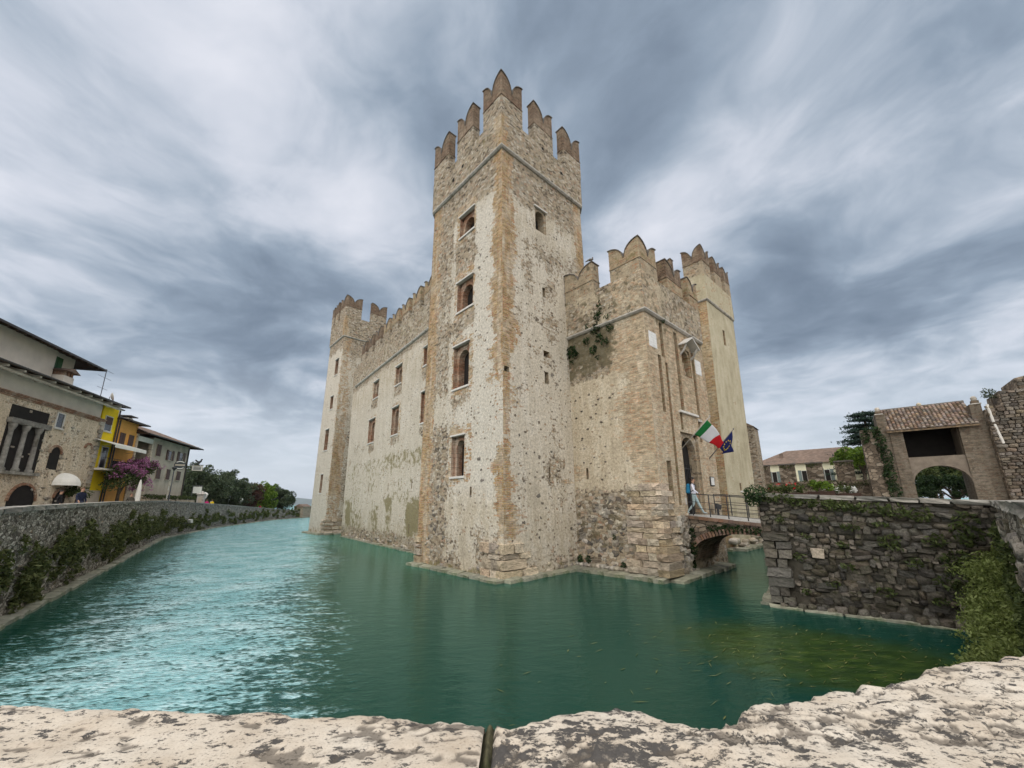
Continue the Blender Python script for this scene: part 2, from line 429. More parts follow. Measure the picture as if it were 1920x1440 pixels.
M_pale = simple('pale_boulder', (0.40, 0.35, 0.28), 0.9, 0.35, 5, 0.8, 10, 0.04, rand=1.0, dirt=(0.17, 0.15, 0.11))
M_ledge = simple('wet_ledge', (0.27, 0.265, 0.20), 0.6, 0.4, 2.5, 0.8, 8, 0.03, dirt=(0.085, 0.11, 0.05), rand=0.5)
M_dark = simple('quay_stone', (0.130, 0.113, 0.088), 0.92, 0.5, 5, 1.0, 12, 0.04, rand=1.4, dirt=(0.05, 0.054, 0.024))
M_mortar = simple('dark_mortar', (0.088, 0.078, 0.060), 0.95, 0.4, 4, 0.9, 20, 0.03)
# ------------------------------------------------------------------ lake and moat
m, T = new_mat('lake_water')
g_ = T.n('ShaderNodeNewGeometry').outputs['Position']
px_, py_, pz_ = T.sep(g_)
big = T.noise(g_, 0.10, 4, 0.5)
mid = T.noise(g_, 0.55, 5, 0.6)
wob = T.m('MULTIPLY', T.m('SUBTRACT', big, 0.5), 5.0)
# sky sheen painted pale down the channel, dark where castle and quay would reflect
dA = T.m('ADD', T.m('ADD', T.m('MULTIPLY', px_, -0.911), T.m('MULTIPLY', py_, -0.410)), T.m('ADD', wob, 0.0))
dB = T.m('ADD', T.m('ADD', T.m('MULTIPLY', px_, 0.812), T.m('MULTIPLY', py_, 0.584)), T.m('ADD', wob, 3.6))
sky_sheen = T.m('MULTIPLY', T.mr(dA, -1.8, 3.4), T.mr(dB, -1.6, 3.6))
mid2 = T.mr(T.m('ADD', T.m('MULTIPLY', px_, -0.73), T.m('ADD', T.m('MULTIPLY', py_, -0.68), wob)), -9.5, -13.5)  # castle reflection painted as a lighter green below the walls
mid2 = T.m('MULTIPLY', mid2, T.mr(px_, 1.5, -3.5))
cw = T.mix(mid2, (0.005, 0.040, 0.029), (0.024, 0.140, 0.098))
cw_dark = cw
# weed beds that grow up towards the surface by the quay on the right
wx = T.m('SUBTRACT', px_, 6.6); wy = T.m('SUBTRACT', py_, 9.2)
wd = T.m('SQRT', T.m('ADD', T.m('POWER', T.m('DIVIDE', T.m('ADD', T.m('MULTIPLY', wx, 0.79), T.m('MULTIPLY', wy, -0.61)), 4.0), 2.0),
                     T.m('POWER', T.m('DIVIDE', T.m('ADD', T.m('MULTIPLY', wx, 0.61), T.m('MULTIPLY', wy, 0.79)), 2.6), 2.0)))
ws = T.noise(T.map(g_, scale=(1.0, 3.2, 1), rot=(0, 0, R(35))), 1.6, 6, 0.7)
wk = T.mr(T.m('ADD', wd, T.m('MULTIPLY', T.m('SUBTRACT', ws, 0.5), 1.4)), 1.0, 0.45)
cw_dark = T.mix(T.m('MULTIPLY', wk, 0.9), cw_dark, T.ramp(ws, [(0.35, (0.010, 0.024, 0.006)), (0.55, (0.034, 0.060, 0.010)), (0.72, (0.085, 0.115, 0.022))]))
# short wind ripples running across the moat
wv = T.map(g_, scale=(1.0, 2.3, 1), rot=(0, 0, R(-28)))
r1_ = T.noise(wv, 1.15, 3, 0.5, 0.3)
r2_ = T.noise(T.map(g_, scale=(1.0, 1.9, 1), rot=(0, 0, R(-18))), 4.2, 4, 0.55, 0.4)
r3_ = T.noise(g_, 0.28, 3, 0.5)
r4_ = T.noise(T.map(g_, scale=(1.0, 2.4, 1), rot=(0, 0, R(-24))), 8.5, 4, 0.6, 0.5)
hgt = T.m('ADD', T.m('ADD', T.m('MULTIPLY', r1_, 0.6), T.m('MULTIPLY', r2_, 0.28)), T.m('MULTIPLY', r4_, 0.10))
stren = T.mr(T.m('ADD', sky_sheen, T.m('MULTIPLY', r3_, 0.3)), 0.1, 0.9, 0.17, 1.0)
# ripples break up the painted sheen: ragged edge, thin dark crests
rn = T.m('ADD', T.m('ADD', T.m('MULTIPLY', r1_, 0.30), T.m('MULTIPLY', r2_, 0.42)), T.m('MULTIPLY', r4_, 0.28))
brk = T.mr(T.m('ADD', sky_sheen, T.m('MULTIPLY', T.m('SUBTRACT', rn, 0.5), 5.6)), 0.22, 0.95)
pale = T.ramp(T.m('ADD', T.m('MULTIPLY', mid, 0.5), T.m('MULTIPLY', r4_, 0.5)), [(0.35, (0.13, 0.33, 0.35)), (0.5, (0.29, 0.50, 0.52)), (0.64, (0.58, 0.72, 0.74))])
cw = T.mix(T.m('MULTIPLY', brk, T.mr(sky_sheen, 0.0, 0.25)), cw_dark, pale)
bp = T.n('ShaderNodeBump', Strength=stren, Distance=0.17, Height=hgt)
fr = T.n('ShaderNodeFresnel', IOR=1.36, Normal=bp.outputs[0]).outputs[0]
df = T.n('ShaderNodeBsdfDiffuse', Color=cw, Normal=bp.outputs[0])
gs = T.n('ShaderNodeBsdfGlossy', Color=(0.68, 0.97, 0.91, 1), Roughness=0.03, Normal=bp.outputs[0])
pb = T.n('ShaderNodeMixShader', i0=T.m('MULTIPLY', fr, 1.0), i1=df.outputs[0], i2=gs.outputs[0])
T.t.links.new(pb.outputs[0], T.n('ShaderNodeOutputMaterial').inputs[0])
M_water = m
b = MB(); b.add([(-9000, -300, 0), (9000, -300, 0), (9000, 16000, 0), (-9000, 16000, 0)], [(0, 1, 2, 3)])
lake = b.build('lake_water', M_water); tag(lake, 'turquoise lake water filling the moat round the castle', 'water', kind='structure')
# ------------------------------------------------------------------ shared stone shapes
def stone_mesh(name, seed, flat=0.0):
    r = random.Random(seed)
    vs = []; idx = {}
    for i in range(3):
        for j in range(3):
            for k_ in range(3):
                if i == j == k_ == 1: continue
                p = Vector((i - 1, j - 1, k_ - 1))
                l = max(abs(p.x), abs(p.y), abs(p.z))
                q_ = p.normalized() * (0.60 if p.length > 1.5 else 0.54 if p.length > 1.2 else 0.5)
                q_ = q_.lerp(p * 0.5, 0.45 + flat)
                q_ += Vector((r.uniform(-1, 1), r.uniform(-1, 1), r.uniform(-1, 1))) * (0.09 if flat < 0.3 else 0.055)
                idx[i, j, k_] = len(vs); vs.append(q_)
    fs = []
    for ax in range(3):
        for side in (0, 2):
            for a in range(2):
                for b in range(2):
                    cs = []
                    for (da, db) in ((0, 0), (1, 0), (1, 1), (0, 1)):
                        c = [0, 0, 0]; c[ax] = side; c[(ax + 1) % 3] = a + da; c[(ax + 2) % 3] = b + db
                        cs.append(idx[tuple(c)])
                    fs.append(tuple(cs if side == 2 else cs[::-1]))
    me = bpy.data.meshes.new(name)
    me.from_pydata(vs, [], fs)
    me.polygons.foreach_set('use_smooth', [flat < 0.05] * len(fs))
    me.update()
    return me
STONES = {}
def stones_of(mat, n=7, flat=0.0):
    key = (mat.name, flat)
    if key not in STONES:
        L = []
        for i in range(n):
            me = stone_mesh('stone', 100 + i, flat); me.materials.append(mat); L.append(me)
        STONES[key] = L
    return STONES[key]
def put_stone(name, parent, mat, loc, size, rot=(0, 0, 0), flat=0.0):
    o = bpy.data.objects.new(name, rnd.choice(stones_of(mat, flat=flat)))
    C.objects.link(o)
    o.parent = parent; o.location = loc; o.scale = size; o.rotation_euler = rot
    return o

# ------------------------------------------------------------------ wall patches
def breaks(L, step, marks):
    xs = [0.0, L] + [m for m in marks if 0 < m < L]
    xs = sorted(set(round(x, 4) for x in xs))
    out = []
    for a, b in zip(xs[:-1], xs[1:]):
        n = max(1, int(round((b - a) / step)))
        out += [a + (b - a) * i / n for i in range(n)]
    return np.array(out + [xs[-1]])
def patch(name, parent, mat, p00, p10, p11, p01, step, maskfn=None, holes=(), flip=False, seed=1, amp=0.035, z0=0.0, edge=0.05):
    """p00..p01 run bottom-left, bottom-right, top-right, top-left seen from outside; holes are (s0,s1,z0,z1), s from the right-hand corner when flip"""
    P = [np.array(p, float) for p in (p00, p10, p11, p01)]
    L = np.linalg.norm(P[1] - P[0]); H = np.linalg.norm(P[3] - P[0])
    hs = [((L - b if flip else a), (L - a if flip else b), c - z0, e - z0) for a, b, c, e in holes]
    us = breaks(L, step, [v for h in hs for v in h[:2]])
    vs_ = breaks(H, step, [v for h in hs for v in h[2:]])
    U, V_ = np.meshgrid(us, vs_)
    s = (U / L)[..., None]; t = (V_ / H)[..., None]
    X = P[0] * (1 - s) * (1 - t) + P[1] * s * (1 - t) + P[2] * s * t + P[3] * (1 - s) * t
    N = np.cross(P[1] - P[0], P[3] - P[0]); N /= np.linalg.norm(N)
    S = L - U if flip else U
    Z = V_ + z0
    if maskfn:
        msk = np.stack([np.clip(np.broadcast_to(c, S.shape), 0, 2) for c in maskfn(S, Z)], -1)
    else:
        msk = np.zeros(S.shape + (4,))
    # relief: slow waviness of the wall, stones where they are bare, a little grain
    D = amp * 1.6 * (fbm(U * 0.5, Z * 0.5, seed, 3) - 0.5) + amp * 0.7 * (fbm(U * 4, Z * 5, seed + 5, 2) - 0.5)
    D += amp * 1.5 * np.clip(msk[..., 0], 0, 1) * (vn(U * 5, Z * 7, seed + 9) - 0.6)
    w = np.clip(np.minimum(U, L - U) / 0.25, 0, 1) * np.clip(V_ / 0.15, 0, 1) * np.clip((H - V_) / 0.15, 0, 1)
    for a, b, c, e in hs:
        dd = np.maximum(np.maximum(a - U, U - b), np.maximum(c - V_, V_ - e))
        w *= np.clip(dd / 0.15, 0, 1)
    X = X + N * (D * w)[..., None]
    # ragged arrises: the corner line wanders, the same on both faces that share it
    inw = {}
    for side, Eu in (('L', U), ('R', L - U)):
        wt = np.clip(1 - Eu / 0.22, 0, 1)
        along = (P[1] - P[0]) / L * (1 if side == 'L' else -1)
        e_ = edge * (fbm(Z * 1.1, Z * 0 + 3.3, 77, 4, 0.7) - 0.35)
        e_ = np.clip(e_, 0, 1) * np.clip(V_ / 0.3, 0, 1) * np.clip((H - V_) / 0.3, 0, 1)
        X = X + (along - N)[None, None, :] * (e_ * wt)[..., None]
    nu, nv = len(us), len(vs_)
    ii = np.arange(nu * nv).reshape(nv, nu)
    Q = np.stack([ii[:-1, :-1], ii[:-1, 1:], ii[1:, 1:], ii[1:, :-1]], -1).reshape(-1, 4)
    uc = ((us[:-1] + us[1:]) / 2)[None, :].repeat(nv - 1, 0).ravel(); vc = ((vs_[:-1] + vs_[1:]) / 2)[:, None].repeat(nu - 1, 1).ravel()
    keep = np.ones(len(Q), bool)
    for a, b, c, e in hs:
        keep &= ~((uc > a) & (uc < b) & (vc > c) & (vc < e))
    uv = np.stack([U + seed * 13.7, Z], -1).reshape(-1, 2)
    me = np_mesh(name, X.reshape(-1, 3), Q[keep], uv, True, msk.reshape(-1, 4))
    link(name, me, parent, mat)
    def f(s_, z_, dp):
        u_ = L - s_ if flip else s_
        a_, t_ = u_ / L, (z_ - z0) / H
        q_ = P[0] * (1 - a_) * (1 - t_) + P[1] * a_ * (1 - t_) + P[2] * a_ * t_ + P[3] * (1 - a_) * t_ - N * dp
        return tuple(q_)
    return f

# local frames: every castle block has its near corner at the origin, local +x along its right-hand face, +y along its left-hand face
def fpR(off=0.0):
    return lambda s, z, dp: (s, dp + off, z)
def fpL(off=0.0):
    return lambda s, z, dp: (dp + off, s, z)

def window(parent, fp, s0, s1, z0, z1, mat=None, arch=True, d1=0.2, d2=0.55, lintel=True, sill=True, pane=None, name='window', mirror=False, margin=0.17):
    mat = mat or M_brick
    f = fp
    flipq = mirror
    b = MB()
    def quad(p):
        b.add(p, [(0, 1, 2, 3)])
    w = s1 - s0
    # outer reveal
    rect = [(s0, z0), (s1, z0), (s1, z1), (s0, z1)]
    for i in range(4):
        a_, c_ = rect[i], rect[(i + 1) % 4]
        quad([f(*a_, -0.01), f(*c_, -0.01), f(*c_, d1), f(*a_, d1)])
    if arch:
        m_ = margin * w
        ai, bi = s0 + m_, s1 - m_
        rr = (bi - ai) / 2
        zs = z1 - m_ - rr
        inner = [(ai, z0)] + [(ai, zs)]
        n = 10
        inner += [((ai + bi) / 2 - rr * math.cos(math.pi * i / n), zs + rr * math.sin(math.pi * i / n)) for i in range(1, n)]
        inner += [(bi, zs), (bi, z0)]
        outer = [(s0, z0), (s0, zs)]
        for i in range(1, n):
            an = math.pi * i / n
            cx, cz = -math.cos(an), math.sin(an)
            k_ = min((w / 2) / max(abs(cx), 1e-6), (z1 - zs) / max(cz, 1e-6))
            outer.append(((s0 + s1) / 2 + cx * k_, zs + cz * k_))
        outer += [(s1, zs), (s1, z0)]
        for i in range(len(inner) - 1):
            quad([f(*outer[i], d1), f(*outer[i + 1], d1), f(*inner[i + 1], d1), f(*inner[i], d1)])
            quad([f(*inner[i], d1), f(*inner[i + 1], d1), f(*inner[i + 1], d2), f(*inner[i], d2)])
        quad([f(ai, z0, d1), f(bi, z0, d1), f(bi, z0, d2), f(ai, z0, d2)])
        # top corners of the rectangle
        quad([f(s0, z1, d1 + 0.002), f(s0 + 0.3 * w, z1, d1 + 0.002), f(s0 + 0.3 * w, z1 - 0.02, d1 + 0.002), f(s0, zs + 0.2 * w, d1 + 0.002)])
    else:
        ai, bi = s0, s1
        for i in range(4):
            a_, c_ = rect[i], rect[(i + 1) % 4]
            quad([f(*a_, d1), f(*c_, d1), f(*c_, d2), f(*a_, d2)])
    wo = b.build(name, mat, parent)
    pb = MB()
    pb.add([f(ai - 0.05, z0 - 0.02, d2), f(bi + 0.05, z0 - 0.02, d2), f(bi + 0.05, z1, d2), f(ai - 0.05, z1, d2)], [(0, 1, 2, 3)])
    pb.build('pane', pane or M_void, wo)
    def slab(nm, za, zb, o, e):
        q_ = MB()
        q_.hexa([f(s0 - e, za, -o), f(s1 + e, za, -o), f(s1 + e, za, 0.12), f(s0 - e, za, 0.12)], [f(s0 - e, zb, -o), f(s1 + e, zb, -o), f(s1 + e, zb, 0.12), f(s0 - e, zb, 0.12)])
        return bevel(q_.build(nm, M_marble, wo), 0.012)
    if lintel: slab('lintel', z1 - 0.003, z1 + 0.09, 0.10, 0.10)
    if sill: slab('sill', z0 - 0.11, z0 + 0.003, 0.07, 0.08)
    return wo

def hf_solid(name, xs, ys, inside, hf, zb, mat, parent):
    """solid over the cells of a small grid: flat bottom at zb (number or function), top at hf(x, y)"""
    V = {}; vs_ = []; fs = []
    def vid(i, j, top):
        kk = (i, j, top)
        if kk not in V:
            z = hf(xs[i], ys[j]) if top else (zb(xs[i], ys[j]) if callable(zb) else zb)
            V[kk] = len(vs_); vs_.append((xs[i], ys[j], z))
        return V[kk]
    nx, ny = len(xs) - 1, len(ys) - 1
    ins = [[inside((xs[i] + xs[i + 1]) / 2, (ys[j] + ys[j + 1]) / 2) for j in range(ny)] for i in range(nx)]
    def isin(i, j): return 0 <= i < nx and 0 <= j < ny and ins[i][j]
    for i in range(nx):
        for j in range(ny):
            if not ins[i][j]: continue
            fs.append((vid(i, j, 1), vid(i + 1, j, 1), vid(i + 1, j + 1, 1), vid(i, j + 1, 1)))
            fs.append((vid(i, j, 0), vid(i, j + 1, 0), vid(i + 1, j + 1, 0), vid(i + 1, j, 0)))
            for (di, dj, a, b_) in ((0, -1, (i, j), (i + 1, j)), (1, 0, (i + 1, j), (i + 1, j + 1)), (0, 1, (i + 1, j + 1), (i, j + 1)), (-1, 0, (i, j + 1), (i, j))):
                if not isin(i + di, j + dj):
                    fs.append((vid(*a, 0), vid(*b_, 0), vid(*b_, 1), vid(*a, 1)))
    me = bpy.data.meshes.new(name); me.from_pydata(vs_, [], fs); me.update()
    return link(name, me, parent, mat)

def merlon(parent, x0, x1, y0, y1, along, zb, zbelt, zv, zt, mb, mh, corner=None, name='merlon'):
    """swallow-tail merlon over x0..x1, y0..y1; along 'x' or 'y'; corner=thickness makes an L round the origin corner (x0, y0)"""
    j = lambda a: rnd.uniform(-a, a)
    zt += j(0.05); zv += j(0.06)
    def prof(t):      # t 0..1 across the width
        q_ = min(t, 1 - t) * 2
        return zv + (zt - zv) * max(0.0, 1 - q_ ** 2.1) ** 0.56
    n = 14
    lin = lambda a, b_, m_: [a + (b_ - a) * i / m_ for i in range(m_ + 1)]
    if corner:
        w = x1 - x0
        g = sorted(set([round(v, 4) for v in lin(0, w, n)] + [corner]))
        xs = [x0 + v for v in g]; ys = [y0 + v for v in g]
        ins = lambda x, y: min(x - x0, y - y0) < corner
        hf = lambda x, y: min(prof(max(0, (x - x0) / w)), prof(max(0, (y - y0) / w))) if max(x - x0, y - y0) <= corner + 1e-4 else prof(max(x - x0, y - y0) / w)
    elif along == 'x':
        xs = lin(x0, x1, n); ys = [y0, y1]; ins = lambda x, y: True
        hf = lambda x, y: prof((x - x0) / (x1 - x0))
    else:
        ys = lin(y0, y1, n); xs = [x0, x1]; ins = lambda x, y: True
        hf = lambda x, y: prof((y - y0) / (y1 - y0))
    body = hf_solid(name, [v + j(0.012) for v in xs], [v + j(0.012) for v in ys], ins, lambda x, y: zbelt, zb, mb, parent)
    hf_solid('horns', xs, ys, ins, hf, zbelt + 0.001, mh, body)
    ov = 0.05
    cx, cy = (xs[0] + xs[-1]) / 2, (ys[0] + ys[-1]) / 2
    sx, sy = 1 + 2 * ov / (xs[-1] - xs[0]), 1 + 2 * ov / (ys[-1] - ys[0])
    exs = [cx + (v - cx) * sx for v in xs]; eys = [cy + (v - cy) * sy for v in ys]
    un = lambda v, c, s_: c + (v - c) / s_
    hs = lambda x, y: hf(min(max(un(x, cx, sx), xs[0]), xs[-1]), min(max(un(y, cy, sy), ys[0]), ys[-1]))
    ei = (lambda x, y: ins(un(x, cx, sx), un(y, cy, sy)))
    hf_solid('coping', exs, eys, ei, lambda x, y: hs(x, y) + 0.055, lambda x, y: hs(x, y) + 0.002, M_coping, body)
    # a thin string course where the brick starts
    if corner:
        w = x1 - x0
        t_ = corner
        hf_solid('string_course', [x0 - 0.03, x0 + t_ + 0.02, x1 + 0.02], [y0 - 0.03, y0 + t_ + 0.02, y0 + w + 0.02], lambda x, y: min(x - x0, y - y0) < t_, lambda x, y: zbelt + 0.02, zbelt - 0.035, mh, body)
    else:
        MB().box(min(xs) - 0.03, max(xs) + 0.03, min(ys) - 0.03, max(ys) + 0.03, zbelt - 0.035, zbelt + 0.02).build('string_course', mh, body)
    return body

def cornice(parent, xr, yl, z, o=0.16, h=0.13, mat=None, ox=0, oy=0, lean=(0, 0)):
    """band round the near corner, along the right face to xr and along the left face to yl"""
    lx, ly = lean
    for nm, a in (('x', xr), ('y', yl)):
        if not a: continue
        b = MB()
        pr = [(0.3, 0), (-o * 0.45, 0), (-o, h * 0.55), (-o, h), (0.3, h)]
        if nm == 'x':
            b.prism([(lx + (q_[0] if yl else 0), ly + q_[0], z + q_[1]) for q_ in pr], (a - lx, 0, 0))
            b.v = b.v
        else:
            b.prism([(lx + q_[0], ly + (q_[0] if xr else 0) + (0.0), z + q_[1]) for q_ in pr][::-1], (0, a - ly, 0))
        b.build('cornice', mat or M_cornice, parent)

def battered_faces(parent, mat, Lx, Ly, H, top, step, holesR, holesL, maskR, maskL, seed, z0=-1.0, Lx1=None, Ly1=None, amp=0.035, edge=0.05):
    """top=(dx,dy) shift of the near corner at height H"""
    Lx1 = Lx1 if Lx1 is not None else Lx; Ly1 = Ly1 if Ly1 is not None else Ly
    tx, ty = top
    r_ = patch('wall', parent, mat, (0, 0, z0), (Lx, 0, z0), (Lx1, ty, H), (tx, ty, H), step, maskR, holesR, False, seed, amp, z0, edge)
    l_ = patch('wall', parent, mat, (0, Ly, z0), (0, 0, z0), (tx, ty, H), (tx, Ly1, H), step, maskL, holesL, True, seed + 1, amp, z0, edge)
    b = MB()       # the two far sides, plain
    b.add([(Lx, 0, z0), (Lx, Ly, z0), (Lx1, Ly1, H), (Lx1, ty, H), (0, Ly, z0), (tx, Ly1, H)], [(0, 1, 2, 3), (1, 4, 5, 2)])
    b.build('plain_wall', M_top, parent)
    return r_, l_

CASTLE_RZ = R(42.6)
def ledge(parent, pts, w=0.32, z=0.10, step=0.75):
    """stone blocks of the footing that shows at the waterline along a polyline given anticlockwise (wall on the left)"""
    for a, b in zip(pts[:-1], pts[1:]):
        a = Vector(a); b = Vector(b); t = (b - a); L = t.length; t.normalize()
        n_ = Vector((t.y, -t.x))
        s = 0
        while s < L - 0.05:
            l = min(rnd.uniform(0.6, 1.4) * step, L - s)
            c = a + t * (s + l / 2) + n_ * (w * 0.3 + rnd.uniform(-.04, .05))
            o = put_stone('footing_stone', parent, M_ledge, (c.x, c.y, z - 0.28 + rnd.uniform(-.03, .03)), (l * 1.0, w * 1.9, 0.66), (0, 0, math.atan2(t.y, t.x)), 0.35)
            s += l

# ================================================================== main tower
TW = empty('corner_tower', (-0.41, 17.42, 0), CASTLE_RZ, 'tall square castle tower with brick corners and swallow-tail battlements, nearest to the water', 'tower')
LX, LY, HC, TX = 7.2, 7.3, 21.95, 0.06
def mTR(s, z):
    corner = 0.55 + 0.5 * vn(z * 0.55, z * 0, 3) + 0.30 * (_h(np.floor(z / 0.17), z * 0, 8) - 0.5) + 0.45 * (vn(z * 1.7, z * 0, 81) - .5)
    bri = 1.15 * (1 - sm(s, corner * 0.4, corner * 1.6)) * sm(z, 1.2, 2.0)
    bri = np.maximum(bri, 1.1 * sm(s, 6.1, 6.7) * sm(z, 14, 17))
    bri = np.maximum(bri, 0.75 * band(s, 4.0, 6.0) * band(z, 4.05, 4.35, 0.12))
    bri *= 1 - 0.75 * band(z, 4.5, 7.6, 0.6) * sm(s, 0.35, 0.5)
    bri *= 0.66 + 0.34 * sm(z, 8.5, 11.5)
    rub = 0.27 + 0.62 * sm(z, 18.6, 20.3) + 0.19 * band(z, 14.2, 18.0, 0.7) * sm(s, 0.8, 2) + 0.12 * band(z, 10.5, 14, 0.6) + 0.25 * (1 - sm(z, 0.3, 1.6)) + 0.20 * band(s, 2.6, 4.4, .4) * band(z, 3.0, 5.6, .5)
    rub += 0.12 * np.exp(-(((s - 3.2) / 0.9) ** 2 + ((z - 10.2) / 1.1) ** 2))
    return rub, bri, 0.08 + 0.5 * (1 - sm(z, 0.1, 0.8)) + 0.22 * sm(z, 19, 20.5), 0.45 * band(z, 4, 17, 2) * (1 - 0.6 * sm(s, 3, 6))
def mTL(s, z):
    corner = 0.30 + 0.7 * vn(z * 0.45, z * 0, 13) + 0.30 * (_h(np.floor(z / 0.17), z * 0, 18) - 0.5) + 0.5 * (vn(z * 1.7, z * 0, 82) - .5)
    bri = 1.1 * (1 - sm(s, corner * 0.4, corner * 1.7)) * sm(z, 1.4, 2.2) * (1 - 0.8 * band(z, 5.5, 9, 0.8))
    bri = np.maximum(bri, 1.15 * sm(s, 5.5 + 0.5 * vn(z * .7, z * 0, 5), 6.7) * (1 - 0.35 * sm(z, 15, 18)))
    for a_, b_ in ((18.3, 20.0), (13.5, 15.6), (9.0, 11.6), (4.4, 6.6)):
        bri = np.maximum(bri, 0.62 * band(s, 2.35, 4.45, 0.12) * band(z, a_ - 0.35, b_ + 0.5, 0.15))
    rub = 0.24 + 0.7 * sm(z, 19.4, 20.6) + 0.42 * sm(s, 4.3, 5.0) * (1 - 0.6 * band(z, 6.8, 9, .5)) + 0.5 * band(s, 2.4, 4.4, .25) * (band(z, 12.2, 13.5, .3) + band(z, 16.0, 18.2, .3) + 0.6 * band(z, 8.1, 9.0, .2)) + 0.3 * (1 - sm(z, 0.8, 2.6)) + 0.22 * band(s, 4.3, 5.8, .3) * band(z, 2.4, 7, 1)
    return rub, bri, 0.06 + 0.5 * (1 - sm(z, 0.1, 0.9)) + 0.22 * sm(z, 19, 20.5), 0.85 * band(z, 3.6, 19.6, 0.8) * (1 - 0.5 * sm(s, 3.5, 5))
winL = [(2.53, 4.02, 18.35, 19.75), (2.53, 4.08, 13.6, 15.4), (2.78, 4.24, 9.15, 11.55), (3.02, 4.16, 4.5, 6.55)]
holesL = winL + [(2.33, 2.47, 3.55, 3.95)]
winR = [(2.62, 3.55, 18.15, 19.6)]
holesR = winR + [(3.02, 3.26, 14.1, 14.65), (2.92, 3.40, 10.62, 10.95), (2.95, 3.25, 9.15, 9.78), (0.08, 0.40, 9.2, 9.46), (2.99, 3.11, 4.35, 4.85)]
fTR, fTL = battered_faces(TW, M_wall, LX, LY, HC, (TX, TX), 0.115, holesR, holesL, mTR, mTL, 3, Lx1=6.85, Ly1=6.85)
ln = lambda z: (TX * z / HC, TX * z / HC)
for i, w_ in enumerate(winL):
    window(TW, fTL, *w_)
for w_ in winR:
    window(TW, fTR, *w_, mat=M_topg, d1=0.06, sill=False, margin=0.09)
for h_ in holesL[4:]:
    window(TW, fTL, *h_, arch=False, lintel=False, sill=False, mat=M_topg, name='arrow_slit')
for h_ in holesR[1:]:
    window(TW, fTR, *h_, arch=False, lintel=False, sill=False, mat=M_topg, name='wall_opening')
O = 0.10      # how far the battlements stand out
def parapet(root, x1, y1, zc, zg, cx, cy, mask, seed, step=0.13, mat=None, th=0.5, holesR=(), holesL=(), edge=0.06):
    x0, y0 = cx - O, cy - O
    patch('parapet', root, mat or M_wall, (x0, y0, zc), (x1, y0, zc), (x1, y0, zg), (x0, y0, zg), step, mask, holesR, False, seed, 0.045, zc, edge)
    patch('parapet', root, mat or M_wall, (x0, y1, zc), (x0, y0, zc), (x0, y0, zg), (x0, y1, zg), step, mask, holesL, True, seed + 1, 0.045, zc, edge)
    b = MB()
    b.add([(x0, y0, zg), (x1, y0, zg), (x1, y0 + th, zg), (x0 + th, y0 + th, zg), (x0 + th, y1, zg), (x0, y1, zg),
           (x1, y0 + th, zc), (x0 + th, y0 + th, zc), (x0 + th, y1, zc), (x1, y0, zc), (x0, y1, zc), (x1, y1, zc)],
          [(0, 1, 2, 3), (0, 3, 4, 5), (3, 2, 6, 7), (4, 3, 7, 8), (1, 9, 6, 2), (5, 4, 8, 10), (9, 11, 10, 8)])
    b.add([(x1, y0, zc), (x1, y1, zc), (x0, y1, zc), (x0, y0, zc)], [(0, 1, 2, 3)])
    b.add([(x1, y0, zc), (x1, y1, zc), (x1, y1, zg), (x1, y0, zg), (x0, y1, zc), (x0, y1, zg)], [(0, 1, 2, 3), (1, 4, 5, 2)])
    b.build('parapet_top', M_top, root)
mPar = lambda s, z: (0.82 + 0 * z, 0.9 * (1 - sm(s, 0.15, 0.9)) + 0 * z, 0.38 + 0 * z, 0 * z)
cornice(TW, 7.05, 7.05, HC - 0.02, lean=(TX, TX))
parapet(TW, 6.98, 6.98, HC + 0.13, 24.2, TX, TX, mPar, 11)
x0 = TX - O
e_ = 7.02
merlon(TW, x0, x0 + 1.62, x0, x0 + 1.62, 'x', 24.2, 25.55, 26.1, 27.2, M_top, M_horn, corner=0.5)
merlon(TW, 2.58, 4.22, x0, x0 + 0.5, 'x', 24.2, 25.55, 26.1, 27.2, M_top, M_horn)
merlon(TW, 5.28, e_, x0, x0 + 0.5, 'x', 24.2, 25.55, 26.1, 27.2, M_top, M_horn)
merlon(TW, x0, x0 + 0.5, 2.58, 4.22, 'y', 24.2, 25.55, 26.1, 27.2, M_top, M_horn)
merlon(TW, x0, x0 + 0.5, 5.22, 6.96, 'y', 24.2, 25.55, 26.1, 27.2, M_top, M_horn)
for s_, z_, l_ in ((1.9, 23.4, 'x'), (3.2, 24.0, 'x'), (4.9, 23.3, 'x'), (1.3, 23.6, 'y'), (3.5, 23.2, 'y'), (4.5, 22.9, 'y')):
    b = MB()
    if l_ == 'x': b.box(s_, s_ + 0.18, x0 - 0.005, x0 + 0.1, z_, z_ + 0.2)
    else: b.box(x0 - 0.005, x0 + 0.1, s_, s_ + 0.18, z_, z_ + 0.2)
    b.build('putlog_hole', M_void, TW)
# dressed corner stones at the foot
def quoins(root, courses, mat=None, jut=0.10):
    for z, h, lx, ly, cutx, cuty in courses:
        for ax, ln_, cut in (('x', lx, cutx), ('y', ly, cuty)):
            s = 0 if ax == 'x' else 0.14
            n_ = max(1, int(round(ln_ / rnd.uniform(0.55, 0.95))))
            for i in range(n_):
                l = (ln_ - s) / (n_ - i) * rnd.uniform(0.85, 1.15) if i < n_ - 1 else ln_ - s
                if l < 0.15: continue
                d_ = jut * rnd.uniform(0.55, 1.35)
                c = s + l / 2
                loc = (c - (d_ if s == 0 else 0), 0.22 - d_, z + h / 2) if ax == 'x' else (0.22 - d_, c, z + h / 2)
                sz = (l * 0.97 + (d_ if s == 0 and ax == 'x' else 0), 0.5, h * 0.95) if ax == 'x' else (0.5, l * 0.97, h * 0.95)
                put_stone('quoin_stone', root, mat or M_quoin, loc, sz, (rnd.uniform(-.03, .03), rnd.uniform(-.03, .03), rnd.uniform(-.02, .02)), 0.46)
                s += l
